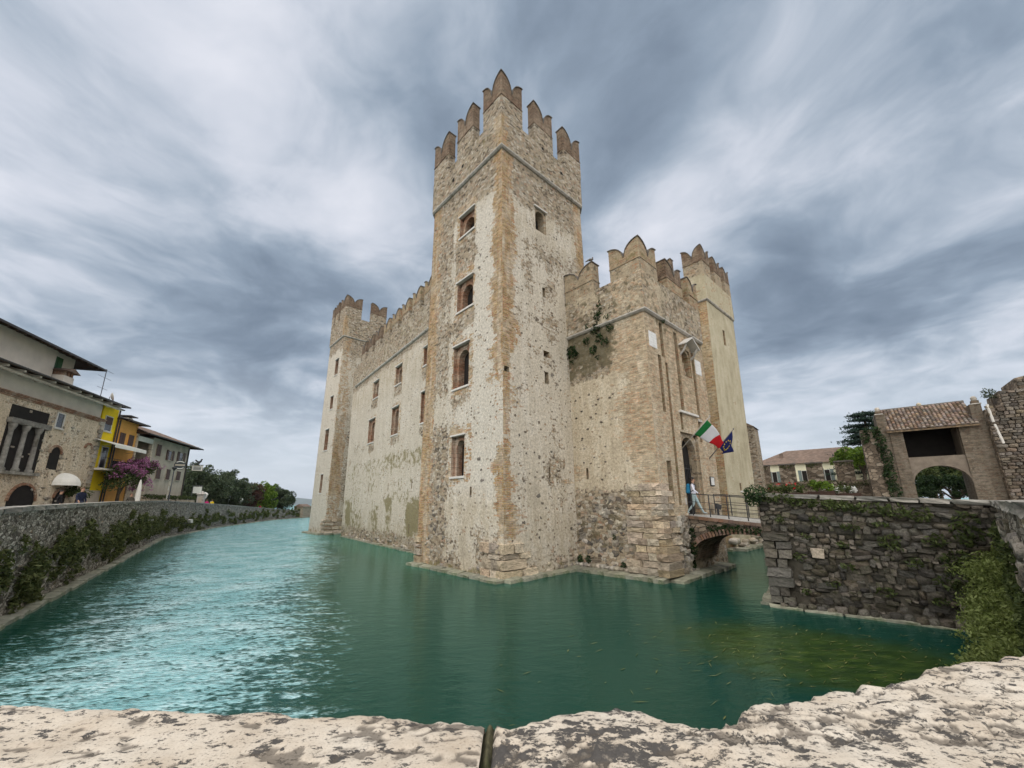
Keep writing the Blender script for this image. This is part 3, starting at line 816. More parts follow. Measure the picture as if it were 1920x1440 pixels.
quoins(TW, [(0.06, 0.36, 1.9, 1.5, 0, 0), (0.44, 0.40, 1.3, 1.35, 0, 0), (0.86, 0.18, 1.5, 0.9, 0, 0), (1.08, 0.42, 1.05, 1.5, 0, 0)])
for z, h, l in ((0.1, 0.35, 0.75), (0.5, 0.34, 0.65), (0.9, 0.16, 0.6), (1.15, 0.3, 0.55)):
    put_stone('quoin_stone', TW, M_quoin, (0.12, 7.3 - l / 2 + 0.02, z + h / 2), (0.5, l, h), (0, 0, 0), 0.46)
for i in range(26):
    put_stone('base_stone', TW, M_pale, (0.10, rnd.uniform(1.6, 6.6), rnd.uniform(0.05, 1.5)), (0.2, rnd.uniform(.18, .42), rnd.uniform(.12, .26)), (rnd.uniform(-.1, .1), 0, 0))
for i in range(16):
    put_stone('base_stone', TW, M_pale, (rnd.uniform(2.0, 4.9), 0.05, rnd.uniform(0.0, 0.7)), (rnd.uniform(.18, .42), 0.2, rnd.uniform(.12, .26)))
# single stones that stand bare in the render
for i in range(70):
    s_, z_ = rnd.uniform(0.9, 4.85), rnd.uniform(1.2, 13.5)
    k_ = rnd.choice((.07, .09, .1, .12, .17))
    put_stone('bare_stone', TW, M_stone, (s_, ln(z_)[1] + 0.05, z_), (k_ * rnd.uniform(1.0, 2.0), 0.12, k_), (0, rnd.uniform(-.5, .5), 0), .1)
for i in range(100):
    s_, z_ = (rnd.uniform(4.35, 5.9), rnd.uniform(1.4, 7.5)) if i < 60 else (rnd.uniform(0.8, 5.6), rnd.uniform(1.0, 17))
    if any(a_ - .2 < s_ < b_ + .2 and c_ - .3 < z_ < d_ + .3 for a_, b_, c_, d_ in winL): continue
    k_ = rnd.choice((.07, .09, .1, .12, .17))
    put_stone('bare_stone', TW, M_stone, (ln(z_)[0] + 0.05, s_, z_), (0.12, k_ * rnd.uniform(1.0, 2.0), k_), (rnd.uniform(-.5, .5), 0, 0), .1)
ledge(TW, [(-0.1, 7.4), (-0.1, -0.1), (4.9, -0.1)], 0.34, 0.10)

# ================================================================== curtain wall
CW = empty('curtain_wall', (-6.54, 27.88, 0), R(37.2), 'long battlemented castle curtain wall with two rows of brick windows', 'castle wall'); CW['kind'] = 'thing'
def mCW(s, z):
    rub = 0.20 + 0.5 * sm(z, 14.9, 15.8) + 0.45 * (1 - sm(z, 0.6, 1.6)) + 0.2 * band(s, 13, 18, 1.5) * band(z, 5, 9, 1)
    for c_ in (-0.5, 5.1, 11.1):
        rub = rub + 0.5 * band(s, c_ - .9, c_ + .9, .2) * (band(z, 12.0, 13.0, .2) + band(z, 7.9, 8.6, .2))
    bri = 0.5 * sum(band(s, c_ - .95, c_ + .95, .1) * (band(z, 12.8, 15.1, .15) + band(z, 8.5, 11.5, .15)) for c_ in (-0.5, 5.1, 11.1))
    moss = 0.50 * band(z, 3.6, 7.4, .6) * (0.5 + vn(s * .5, z * .6, 4)) + 0.85 * band(z, 1.0, 3.6, .5) * vn(s * .7, z * .5, 9) * 1.5 + 0.5 * (1 - sm(z, .4, 1.4)) + 0.2 * band(z, 7, 11, 1) * vn(s * .4, z * .5, 19)
    return rub, bri, moss * 0.9, 0.45 * band(z, 2, 13, 1.5)
wC = [(-1.1, 0.1, 13.2, 14.65), (4.4, 5.75, 13.05, 14.7), (10.15, 11.6, 13.1, 14.8), (-1.0, 0.22, 8.85, 11.15), (4.58, 6.1, 8.75, 11.1), (10.5, 12.28, 8.83, 11.1)]
sC = [(15.8, 15.92, 4.35, 4.85), (10.84, 10.96, 4.3, 5.05), (5.95, 6.06, 4.22, 4.84), (1.17, 1.28, 4.24, 4.95), (1.34, 1.44, 1.17, 1.77)]
fCW = patch('wall', CW, M_wall, (0, 19, -1), (0, -5, -1), (0, -5, 15.9), (0, 19, 15.9), 0.16, lambda s, z: mCW(s - 5, z), [(a_ + 5, b_ + 5, c_, d_) for a_, b_, c_, d_ in wC + sC], True, 21, 0.03, -1)
for w_ in wC: window(CW, fpL(), *w_)
for w_ in sC: window(CW, fpL(), *w_, arch=False, lintel=False, sill=False, mat=M_topg, name='arrow_slit')
b = MB(); b.prism([(q_[0], -4, 15.88 + q_[1]) for q_ in ((0.3, 0), (-0.07, 0), (-0.15, 0.08), (-0.15, 0.15), (0.3, 0.15))][::-1], (0, 22, 0)); b.build('cornice', M_cornice, CW)
patch('parapet', CW, M_wall, (-O, 19, 16.03), (-O, -4, 16.03), (-O, -4, 18.3), (-O, 19, 18.3), 0.16, lambda s, z: (0.66 + 0 * z, 0.05 + 0 * z, 0.42 + 0 * z, 0 * z), (), True, 23, 0.045, 16.03)
MB().add([(-O, -4, 18.3), (0.45, -4, 18.3), (0.45, 19, 18.3), (-O, 19, 18.3), (0.45, -4, 15), (0.45, 19, 15), (2.0, -4, 15), (2.0, 19, 15), (2.0, -4, -1), (2.0, 19, -1)],
         [(0, 1, 2, 3), (1, 4, 5, 2), (4, 6, 7, 5), (6, 8, 9, 7)]).build('wall_top', M_top, CW)
y_ = -1.25
while y_ < 15.5:
    merlon(CW, -O, 0.4, y_, y_ + 1.55, 'y', 18.3, 19.15, 19.5, 20.25, M_top, M_horn if y_ > 9 else M_horng)
    y_ += 2.3
for i in range(60):
    put_stone('base_stone', CW, M_pale, (0.02, rnd.uniform(1.5, 17), rnd.uniform(-0.05, 0.9) * rnd.random()), (0.22, rnd.uniform(.2, .5), rnd.uniform(.14, .3)))
ledge(CW, [(-0.05, 18), (-0.05, -1)], 0.30, 0.06, 0.9)

# ================================================================== far tower
FT = empty('lakeside_tower', (-20.46, 44.42, 0), CASTLE_RZ, 'square castle tower at the far end of the curtain wall beside the open lake', 'tower')
def mFR(s, z):
    bri = 1.0 * (1 - sm(s, 0.8 + vn(z * .5, z * 0, 31) * .5, 1.5)) * (0.5 + 0.6 * sm(vn(z * .35, z * 0, 32), .3, .6))
    return 0.50 + 0.35 * sm(z, 20, 22) - 0.15 * band(z, 14, 20, 1), bri, 0.12 + 0.5 * (1 - sm(z, .3, 1.3)), 0.1 + 0 * z
def mFL(s, z):
    return 0.26 + 0.5 * sm(z, 21, 22.5), 0.4 * (1 - sm(s, .2, .5)), 0.10 + 0.4 * (1 - sm(z, .3, 1.2)), 0.6 + 0 * z
wF = [(1.15, 2.35, 18.5, 20.5), (1.7, 2.75, 14.3, 15.9), (2.0, 3.3, 9.4, 11.9), (2.4, 3.2, 4.5, 6.6)]
fFR, fFL = battered_faces(FT, M_wall, 5.4, 5.6, 23.0, (0.1, -0.2), 0.2, [(1.66, 1.8, 4.7, 5.3), (1.75, 1.95, 3.2, 3.4)], wF, mFR, mFL, 31, Lx1=5.1, Ly1=4.7)
lF = lambda z: (0.1 * z / 23, -0.2 * z / 23)
for w_ in wF: window(FT, fFL, *w_, arch=False)
for h_ in [(1.66, 1.8, 4.7, 5.3), (1.75, 1.95, 3.2, 3.4)]: window(FT, fFR, *h_, arch=False, lintel=False, sill=False, name='wall_opening', mat=M_topg)
cornice(FT, 5.2, 4.75, 22.98, lean=(0.1, -0.2))
parapet(FT, 5.2, 4.75, 23.13, 25.75, 0.1, -0.2, mPar, 37, 0.2)
fx, fy = 0.0, -0.3
merlon(FT, fx, fx + 1.95, fy, fy + 1.95, 'x', 25.75, 27.1, 27.6, 28.45, M_top, M_horn, corner=0.5)
merlon(FT, 3.2, 5.2, fy, fy + 0.5, 'x', 25.75, 27.1, 27.6, 28.45, M_top, M_horn)
merlon(FT, fx, fx + 0.5, 2.35, 3.4, 'y', 25.75, 27.1, 27.6, 28.45, M_top, M_horn)
merlon(FT, fx, fx + 0.5, 3.9, 4.75, 'y', 25.75, 27.1, 27.6, 28.3, M_top, M_horn)
quoins(FT, [(0.15, 0.3, 2.0, 1.2, 0, 0), (0.55, 0.3, 2.3, 1.0, 0, 0), (0.95, 0.3, 2.2, 1.1, 0, 0), (1.35, 0.25, 2.0, 0.9, 0, 0)])
ledge(FT, [(-0.05, 5.7), (-0.05, -0.05), (3.0, -0.05)], 0.5, 0.12, 1.0)
# ================================================================== leaves
def leaf_mat(name, c0, c1, c2, trans=0.25):
    m, T = new_mat(name)
    g_ = T.n('ShaderNodeNewGeometry')
    r_ = g_.outputs['Random Per Island']
    tc = T.n('ShaderNodeTexCoord').outputs['Object']
    n_ = T.noise(tc, 1.3, 3, 0.5)
    col = T.ramp(T.m('ADD', T.m('MULTIPLY', r_, 0.6), T.m('MULTIPLY', n_, 0.4)), [(0.2, c0), (0.5, c1), (0.85, c2)])
    b_ = T.n('ShaderNodeBsdfPrincipled', Base_Color=col, Roughness=0.6)
    b_.inputs['Specular IOR Level'].default_value = 0.25
    tr = T.n('ShaderNodeBsdfTranslucent', Color=col)
    mx = T.n('ShaderNodeMixShader', i0=trans, i1=b_.outputs[0], i2=tr.outputs[0])
    T.t.links.new(mx.outputs[0], T.n('ShaderNodeOutputMaterial').inputs[0])
    return m
L_ivy = leaf_mat('ivy_leaves', (0.010, 0.022, 0.007), (0.022, 0.048, 0.014), (0.05, 0.085, 0.025))
L_moss = leaf_mat('wall_plants', (0.030, 0.044, 0.012), (0.065, 0.088, 0.024), (0.115, 0.140, 0.045))
L_fern = leaf_mat('bright_fern', (0.08, 0.105, 0.025), (0.18, 0.225, 0.06), (0.32, 0.37, 0.14), 0.45)
L_olive = leaf_mat('olive_leaves', (0.030, 0.042, 0.022), (0.062, 0.085, 0.043), (0.11, 0.14, 0.078))
L_creep = leaf_mat('creeper_leaves', (0.040, 0.050, 0.014), (0.090, 0.108, 0.032), (0.16, 0.175, 0.065))
L_lime = leaf_mat('lime_leaves', (0.045, 0.085, 0.010), (0.10, 0.17, 0.018), (0.17, 0.25, 0.03))
L_red = leaf_mat('red_leaves', (0.030, 0.015, 0.013), (0.065, 0.026, 0.02), (0.10, 0.05, 0.028))
L_cedar = leaf_mat('cedar_needles', (0.010, 0.022, 0.016), (0.020, 0.042, 0.028), (0.035, 0.065, 0.042), 0.1)
L_boug = leaf_mat('bougainvillea_bracts', (0.14, 0.045, 0.09), (0.34, 0.11, 0.24), (0.50, 0.24, 0.40))
L_white = leaf_mat('white_petals', (0.5, 0.5, 0.45), (0.7, 0.7, 0.66), (0.8, 0.8, 0.78))
L_redf = leaf_mat('red_petals', (0.35, 0.012, 0.012), (0.5, 0.02, 0.02), (0.6, 0.05, 0.04))
def leaf_quads(pts, size, seed, elong=1.6, up=None, spread=1.0):
    """one bent-leaf quad for each point; returns verts, quads"""
    r = np.random.default_rng(seed)
    n = len(pts)
    a = r.normal(size=(n, 3)); a /= np.linalg.norm(a, axis=1)[:, None]
    if up is not None:
        a = a * spread + np.asarray(up); a /= np.linalg.norm(a, axis=1)[:, None]
    c = r.normal(size=(n, 3)); c -= a * (a * c).sum(1)[:, None]; c /= np.linalg.norm(c, axis=1)[:, None]
    s = size * r.uniform(0.6, 1.35, (n, 1))
    V = np.stack([pts - c * s * 0.5 * 0.55, pts + a * s * elong * 0.5, pts + c * s * 0.5 * 0.55 , pts - a * s * elong * 0.5], 1).reshape(-1, 3)
    return V, np.arange(4 * n).reshape(n, 4)
def crown_points(rng, n, centre, rad, lumps, lump_r, shell=0.55, low=-0.35):
    """points on many small lumps that sit on an uneven ellipsoid"""
    d_ = rng.normal(size=(lumps, 3)); d_ /= np.linalg.norm(d_, axis=1)[:, None]
    d_[:, 2] = np.where(d_[:, 2] < low, -d_[:, 2], d_[:, 2])
    k_ = rng.uniform(shell, 1.0, (lumps, 1)) * (0.8 + 0.35 * rng.random((lumps, 1)))
    cs = np.asarray(centre) + d_ * k_ * np.asarray(rad)
    i = rng.integers(0, lumps, n)
    e_ = rng.normal(size=(n, 3)); e_ /= np.linalg.norm(e_, axis=1)[:, None]
    return cs[i] + e_ * lump_r * rng.uniform(0.35, 1.0, (n, 1)) ** 0.6 * rng.uniform(0.6, 1.3, (lumps, 1))[i]
def leaves_obj(name, pts, size, mat, parent=None, seed=1, elong=1.6, up=None, spread=1.0):
    V, Q = leaf_quads(np.asarray(pts), size, seed, elong, up, spread)
    return link(name, np_mesh(name, V, Q), parent, mat)
M_bark = simple('bark', (0.085, 0.065, 0.048), 0.95, 0.4, 6, 1.0, 18, 0.03)
def tree(name, loc, h, rad, mat, label, cat='tree', group=None, n=5200, lumps=46, leaf=0.16, trunk=0.16, seed=1, lumpk=0.27, limbs=6, low=-0.35):
    t = empty(name, loc, 0, label, cat, group)
    rng = np.random.default_rng(seed); r = random.Random(seed)
    b = MB()
    ch = h - rad[2] * 1.05
    base_h = max(0.5, ch - rad[2] * 0.5)
    b.tube([(0, 0, -0.3), (0.05, 0.03, base_h * 0.5), (0, 0.08, base_h)], [trunk * 1.25, trunk, trunk * 0.8], 8)
    for i in range(limbs):
        an = 2 * math.pi * i / limbs + r.uniform(-.3, .3)
        e = (math.cos(an) * rad[0] * 0.6, math.sin(an) * rad[1] * 0.6, ch + rad[2] * r.uniform(-0.2, 0.5))
        mid = (e[0] * 0.35, e[1] * 0.35, (base_h + e[2]) / 2 + 0.1)
        b.tube([(0, 0.05, base_h * r.uniform(0.7, 1.0)), mid, e], [trunk * 0.6, trunk * 0.4, trunk * 0.12], 6)
    b.build('trunk', M_bark, t, True)
    leaves_obj('crown', crown_points(rng, n, (0, 0, ch), rad, lumps, min(rad) * lumpk, low=low), leaf, mat, t, seed)
    return t
def wall_plant(name, parent, fp, spots, mat, leaf, seed, dens=90, proud=0.18, hang=0.0):
    """foliage hugging a wall; spots (s, z, rs, rz); fp(s, z, depth) gives the wall surface"""
    rng = np.random.default_rng(seed)
    pts = []
    for s, z, rs, rz in spots:
        n = max(12, int(dens * rs * rz * 3.1))
        a = rng.uniform(0, 2 * math.pi, n); k_ = np.sqrt(rng.random(n)) * (0.75 + 0.35 * vn(a * 2.3, a * 0 + s, seed))
        for an, kk in zip(a, k_):
            ss, zz = s + rs * kk * math.cos(an), z + rz * kk * math.sin(an)
            pts.append(fp(ss, zz, -rng.random() * proud * (1.15 - kk * 0.8) - 0.02))
    return tag(leaves_obj(name, np.array(pts), leaf, mat, parent, seed, 1.5), kind='stuff')

# ================================================================== gatehouse
GH = empty('gatehouse', (6.31, 17.35, 0), CASTLE_RZ, 'brick castle gatehouse with drawbridge slots, arched gateway and white plaques', 'gatehouse')
def mGF(s, z):
    return (0.05 + 0.55 * (1 - sm(z, 1.8, 2.6)) + 0.2 * band(s, 4.7, 6.6, .3) * band(z, 2.5, 4.0, .4), 0.62 + 0.35 * sm(z, 6.5, 8) + 0 * s - 0.5 * (1 - sm(z, 2.0, 2.8)),
            0.12 + 0.35 * (1 - sm(z, 0.2, 1.2)) + 0.30 * sm(z, 9.5, 12.1) + 0.12 * vn(s * .6, z * .4, 47), 0 * z)
def mGL(s, z):
    cor = 0.9 + 0.9 * vn(z * .55, z * 0, 41) + 0.35 * (_h(np.floor(z / 0.17), z * 0, 42) - .5) + 0.5 * (vn(z * 1.7, z * 0, 83) - .5)
    bri = 0.95 * (1 - sm(s, cor * 0.5, cor * 1.5)) * sm(z, 3.2, 4.2)
    bri = np.maximum(bri, 0.8 * band(z, 9.3, 12, .3) * (1 - sm(s, 1.6, 2.4)))
    bri = np.maximum(bri, 0.7 * sm(s, 3.5, 4.0) * band(z, 4.3, 5.1, .15))
    rub = 0.14 + 0.75 * sm(z, 9.0, 9.8) * sm(s, 1.5, 2.2) + 0.80 * (1 - sm(z, 3.1, 4.4 + 0.6 * (vn(s * 1.5, s * 0, 44) - .5)))
    moss = 0.05 + 0.46 * (1 - sm(z, 2.6, 4.0)) * sm(s, 0.9, 1.8) * band(z, 0.9, 4.0, .4) + 0.52 * sm(z, 8.8, 10.2) * sm(s, 0.9, 2.4) + 0.28 * sm(z, 8.0, 11.5) + 0.4 * (1 - sm(z, 0.1, .5))
    return rub, bri, moss, 0.05 + 0 * z
GHW, GHD, GHC = 6.65, 4.75, 12.12
slots = [(1.43, 1.75, 10.15, 11.95, .7), (1.02, 1.30, 7.3, 10.15, .7), (1.72, 1.95, 3.0, 9.9, .22), (3.0, 3.36, 7.62, 11.9, .7), (4.95, 5.25, 7.5, 11.35, .7), (2.78, 3.0, 6.65, 7.48, .2), (4.85, 5.1, 6.2, 7.3, .2)]
door = (0.86, 1.28, 3.05, 4.98)
gate = (2.58, 4.55, 2.3, 6.5)
niche = (3.72, 4.75, 9.65, 11.2)
pf, pl_ = battered_faces(GH, M_gate, GHW, GHD, GHC, (0.05, -0.05), 0.11, [s_[:4] for s_ in slots] + [door, gate, niche], [(3.7, 3.83, 4.3, 4.85)], mGF, mGL, 41, edge=0.06)
for s_ in slots:
    window(GH, pf, *s_[:4], arch=False, lintel=False, sill=False, mat=M_gate and M_horng, name='drawbridge_slot', d1=0.05, d2=s_[4], pane=(M_wood if s_[4] > .5 else M_horng))
window(GH, pf, *door, arch=False, lintel=False, sill=False, mat=M_horng, name='side_doorway', d1=0.1, d2=0.9)
window(GH, pl_, 3.7, 3.83, 4.3, 4.85, arch=False, lintel=False, sill=False, mat=M_horng, name='arrow_slit')
window(GH, pf, *niche, arch=True, lintel=False, sill=False, mat=M_horng, name='statue_niche', d1=0.06, d2=0.5, pane=M_horng, margin=0.06)
# gateway: brick arch, passage and iron gate
gw = window(GH, pf, *gate, arch=True, lintel=False, sill=False, mat=M_gate and M_topg, name='gateway', d1=0.12, d2=0.48, margin=0.09)
b = MB()
for i in range(9):
    x = 2.86 + i * 0.19
    b.box(x, x + 0.035, 0.38, 0.415, 2.55, 5.0)
for z in (3.1, 3.9, 4.75): b.box(2.8, 4.45, 0.365, 0.38, z, z + 0.05)
b.build('iron_grille', M_iron, gw)
# niche figure and pointed stone hood above it
b = MB(); b.lathe([(0.22, 0), (0.24, 0.25), (0.17, 0.6), (0.20, 0.8), (0.1, 0.95), (0.11, 1.05), (0.08, 1.15), (0, 1.18)], 10, (4.25, 0.3, 9.65)); b.build('worn_relief', M_topg, GH, True)
b = MB()
b.hexa([(3.45, -0.5, 11.25), (4.3, -0.5, 11.75), (4.3, 0.05, 11.75), (3.45, 0.05, 11.25)], [(3.45, -0.5, 11.31), (4.3, -0.5, 11.83), (4.3, 0.05, 11.83), (3.45, 0.05, 11.31)])
b.hexa([(4.3, -0.5, 11.75), (5.15, -0.5, 11.25), (5.15, 0.05, 11.25), (4.3, 0.05, 11.75)], [(4.3, -0.5, 11.83), (5.15, -0.5, 11.31), (5.15, 0.05, 11.31), (4.3, 0.05, 11.83)])
hood = b.build('stone_hood', M_marble, GH)
for x in (3.62, 4.92):
    MB().tube([(x, 0.02, 10.75), (x, -0.22, 10.95), (x, -0.42, 11.3)], [0.07, 0.06, 0.05], 6).build('bracket', M_cornice, hood)
b = MB(); b.box(2.7, 4.8, -0.16, 0.2, 7.48, 7.6); bevel(b.build('stone_ledge', M_marble, GH), 0.015)
b = MB(); b.box(4.86, 5.3, -0.10, 0.2, 7.28, 7.42); bevel(b.build('stone_ledge', M_cornice, GH), 0.015)
# carved plaques with worn lettering in rows
m, T = new_mat('inscribed_marble')
o_ = T.n('ShaderNodeTexCoord').outputs['Object']
ox, oy, oz = T.sep(o_)
rows_ = T.m('GREATER_THAN', T.m('FRACT', T.m('MULTIPLY', oz, 7.5)), 0.55)
let = T.mr(T.noise(T.map(o_, scale=(22, 1, 7.5)), 1.0, 1, 0.5), 0.52, 0.56)
mk = T.m('MULTIPLY', T.m('MULTIPLY', rows_, let), 0.35)
finish(T, T.mix(mk, T.ramp(T.noise(o_, 5, 4), [(0.3, (0.62, 0.61, 0.585)), (0.7, (0.74, 0.73, 0.71))]), (0.30, 0.29, 0.28)), 0.6)
M_insc = m
for x0_, z0_, z1_, nm in ((0.32, 10.4, 11.2, 'plaque'), (5.4, 10.08, 10.95, 'plaque')):
    b = MB(); b.box(x0_, x0_ + 0.74, -0.06, 0.1, z0_, z1_); bevel(b.build(nm, M_insc, GH), 0.012)
cornice(GH, GHW, GHD, GHC - 0.03, mat=M_cornice, o=0.17, lean=(0.05, -0.05))
mGP = lambda s, z: (0.50 + 0.25 * vn(s * .8, z * .8, 61), 0.55 * (1 - sm(s, 1.2, 2.2)) + 0 * z, 0.46 + 0 * z, 0 * z)
parapet(GH, GHW + 0.05, GHD, GHC + 0.12, 14.3, 0.05, -0.05, mGP, 51, 0.12, M_gate, 0.6, edge=0.07)
gx, gy = 0.05 - O, -0.05 - O
merlon(GH, gx, gx + 1.72, gy, gy + 1.72, 'x', 14.3, 15.0, 15.35, 16.1, M_topg, M_horng, corner=0.6)
merlon(GH, 2.75, 4.55, gy, gy + 0.6, 'x', 14.3, 15.0, 15.4, 16.1, M_horng, M_horn)
merlon(GH, 5.45, 6.7, gy, gy + 0.6, 'x', 14.3, 15.0, 15.4, 16.05, M_horng, M_horng)
merlon(GH, gx, gx + 0.6, 2.65, 4.6, 'y', 14.3, 15.0, 15.35, 16.1, M_topg, M_topg)
merlon(GH, 2.3, 3.6, 4.3, 4.75, 'x', 13.0, 15.0, 15.4, 16.1, M_topg, M_horng)
merlon(GH, 4.3, 5.6, 4.3, 4.75, 'x', 13.0, 15.0, 15.4, 16.1, M_topg, M_horng)
# dressed stone foot of the near corner, spreading towards the water
z_ = 0.18
cs_ = []
while z_ < 3.75:
    h_ = rnd.uniform(0.19, 0.34)
    k_ = max(0, 1 - z_ / 2.6)
    cs_.append((z_, h_, rnd.uniform(0.95, 1.35) - 0.15 * (z_ > 2.6), rnd.uniform(1.25, 1.75), 0, 0))
    z_ += h_
for c_ in cs_:
    quoins(GH, [c_], jut=0.05 + 0.22 * max(0, 1 - c_[0] / 2.6))
# rough rubble between the corner stones and the bridge
for i in range(70):
    s_, z_ = rnd.uniform(1.1, 2.5), rnd.uniform(0.0, 2.5)
    k_ = rnd.uniform(.14, .3)
    put_stone('base_stone', GH, M_pale, (s_, 0.10 - 0.12 * max(0, 1 - z_ / 2.6), z_), (k_ * 1.4, 0.5, k_), (rnd.uniform(-.3, .3), rnd.uniform(-.3, .3), 0), .1)
for i in range(120):
    s_, z_ = rnd.uniform(1.5, 4.5), rnd.uniform(0.0, 3.4)
    k_ = rnd.uniform(.12, .27)
    put_stone('base_stone', GH, M_stone if rnd.random() < 0.65 else M_pale, (0.12, s_, z_), (0.24, k_ * 1.5, k_), (rnd.uniform(-.4, .4), 0, 0), .1)
for i in range(14):
    put_stone('base_stone', GH, M_pale, (-0.08, 1.3 + i * 0.25, 0.22), (0.3, rnd.uniform(.2, .32), rnd.uniform(.15, .28)), (rnd.uniform(-.2, .2), 0, 0))
for i in range(22):
    s_, z_ = rnd.uniform(1.9, 4.5), rnd.uniform(4.2, 8.8)
    k_ = rnd.uniform(.04, .10)
    put_stone('bare_stone', GH, M_stone, (0.03, s_, z_), (0.1, k_ * 1.3, k_), (rnd.uniform(-.3, .3), 0, 0))
ledge(GH, [(-0.28, 5.0), (-0.28, -0.28), (5.6, -0.28)], 0.42, 0.12)
wall_plant('ivy', GH, pl_, [(4.4, 11.35, .36, .4), (4.1, 11.1, .22, .25), (2.75, 12.1, .34, .35), (2.5, 12.75, .28, .4), (2.35, 13.3, .2, .3), (2.5, 11.55, .26, .25), (2.95, 11.0, .25, .25), (2.2, 11.2, .22, .2), (1.85, 11.85, .2, .22), (3.3, 11.6, .25, .2), (4.35, 10.7, .1, .15), (2.0, 12.5, .2, .2), (3.2, 12.4, .16, .2), (2.7, 10.5, .14, .15)], L_ivy, 0.13, 5, 240, 0.26)
wall_plant('ivy', GH, pf, [(1.75, 12.1, .14, .22), (5.45, 11.35, .12, .12), (2.35, 1.0, .25, 1.1), (2.2, 2.0, .1, .3)], L_ivy, 0.11, 6, 300, 0.2)
wall_plant('water_tuft', GH, pl_, [(4.4, 0.45, .16, .2), (3.9, 0.5, .15, .18), (2.0, 0.4, .15, .12), (2.4, 1.6, .1, .12)], L_ivy, 0.09, 7, 700, 0.22)

# ================================================================== rear tower
RT = empty('rendered_tower', (14.34, 27.11, 0), CASTLE_RZ, 'smooth cream rendered castle tower behind the gatehouse', 'tower')
mRF = lambda s, z: (0.10 + 0.12 * sm(z, 16, 18.4), 0 * z, 0.06 + 0.34 * (1 - sm(z, 0.8, 3.0)) + 0.15 * sm(z, 14, 18), 0.0 * z)
mRL = lambda s, z: (0.35 + 0 * z, 0.75 + 0.2 * vn(s, z, 71), 0.2 + 0 * z, 0 * z)
wr = [(2.75, 3.2, 15.4, 16.75), (2.45, 2.75, 3.85, 4.4)]
rf, rl = battered_faces(RT, M_smooth, 5.7, 6.5, 18.4, (1.25, 0.0), 0.2, wr, [], mRF, mRL, 61, Lx1=6.95, amp=0.03)
for w_ in wr: window(RT, rf, *w_, arch=False, lintel=False, sill=(w_[2] < 5), mat=M_horng)
cornice(RT, 7.0, 6.5, 18.38, lean=(1.25, 0.0), o=0.14)
parapet(RT, 7.0, 6.5, 18.5, 20.7, 1.25, 0.0, lambda s, z: (0.30 + 0 * z, 0.25 + 0 * z, 0.30 + 0 * z, 0 * z), 67, 0.2, M_smooth, 0.5)
rx, ry = 1.15, -0.1
merlon(RT, rx, rx + 1.55, ry, ry + 1.55, 'x', 20.7, 21.9, 22.3, 23.2, M_topg, M_horn, corner=0.5)
merlon(RT, 3.55, 5.0, ry, ry + 0.5, 'x', 20.7, 21.9, 22.3, 23.2, M_topg, M_horn)
merlon(RT, 5.75, 7.05, ry, ry + 0.5, 'x', 20.7, 21.9, 22.3, 23.1, M_topg, M_horn)
merlon(RT, rx, rx + 0.5, 2.4, 3.9, 'y', 20.7, 21.9, 22.3, 23.2, M_topg, M_horn)
for i in range(20):
    put_stone('base_stone', RT, M_pale, (rnd.uniform(-0.3, 5.6), -0.1, rnd.uniform(0, 0.7)), (rnd.uniform(.4, .8), 0.5, rnd.uniform(.25, .4)))
ledge(RT, [(-0.2, 5), (-0.2, -0.2), (5.8, -0.2)], 0.5, 0.12, 1.0)

# ================================================================== stub of ruined tower behind
ST = empty('ruined_turret', (20.0, 34.64, 0), R(-40), 'narrow ruined stone turret with tiled top behind the smooth tower', 'turret')
mST = lambda s, z: (0.9 + 0 * z, 0 * z, 0.2 + 0 * z, 0 * z)
patch('wall', ST, M_wall, (-1.5, 0, 0), (1.3, 0, 0), (1.35, 0, 9.4), (-1.5, 0, 9.4), 0.2, mST, (), False, 73, 0.06, 0)
MB().box(-1.5, 1.28, 0.06, 2.5, 0, 9.35).build('core', M_top, ST)
MB().add([(-0.2, -0.1, 9.4), (1.4, -0.1, 9.4), (1.4, 2.5, 9.4), (-0.2, 2.5, 9.4), (0.4, -0.1, 10.1), (0.4, 2.5, 10.1)], [(0, 1, 4), (1, 2, 5, 4), (2, 3, 5), (3, 0, 4, 5)]).build('tiled_top', M_horn, ST)
# ================================================================== bridge (gatehouse frame: local -y leads from the gate to the quay)
BR = empty('bridge', (6.31, 17.35, 0), CASTLE_RZ, 'small brick arch footbridge with iron railing leading to the castle gate', 'bridge')
BX0, BX1, BY = 2.25, 4.95, -4.15
zd = lambda y: 2.58 + 0.36 * y / 4.15            # deck falls towards the quay
za = lambda y: 1.0 + 0.80 * math.sqrt(max(0, 1 - ((y + 2.35) / 2.05) ** 2)) if abs(y + 2.35) < 2.05 else 0.6
M_cobble = simple('worn_cobbles', (0.38, 0.365, 0.335), 0.85, 0.4, 9, 0.9, 16, 0.03)
ys = [-0.02 + (BY + 0.04) * i / 26 for i in range(27)]
for nm, x, s in (('spandrel', BX0, -1), ('spandrel', BX1, 1)):
    b = MB()
    for y0, y1 in zip(ys[:-1], ys[1:]):
        b.add([(x, y0, za(y0)), (x, y1, za(y1)), (x, y1, zd(y1) - 0.12), (x, y0, zd(y0) - 0.12)], [(0, 1, 2, 3)])
    b.build(nm, M_ruin, BR)
b = MB()
for y0, y1 in zip(ys[:-1], ys[1:]):
    b.add([(BX0, y0, za(y0)), (BX1, y0, za(y0)), (BX1, y1, za(y1)), (BX0, y1, za(y1))], [(0, 1, 2, 3)])
b.build('arch_soffit', M_horn, BR)
n = 34      # arch ring, brick by brick
M_vous = simple('arch_brick', (0.20, 0.125, 0.085), 0.9, 0.35, 8, 0.6, 20, 0.01, rand=0.8)
vb = MB().box(-0.5, 0.5, -0.5, 0.5, -0.5, 0.5).mesh('brick'); vb.materials.append(M_vous)
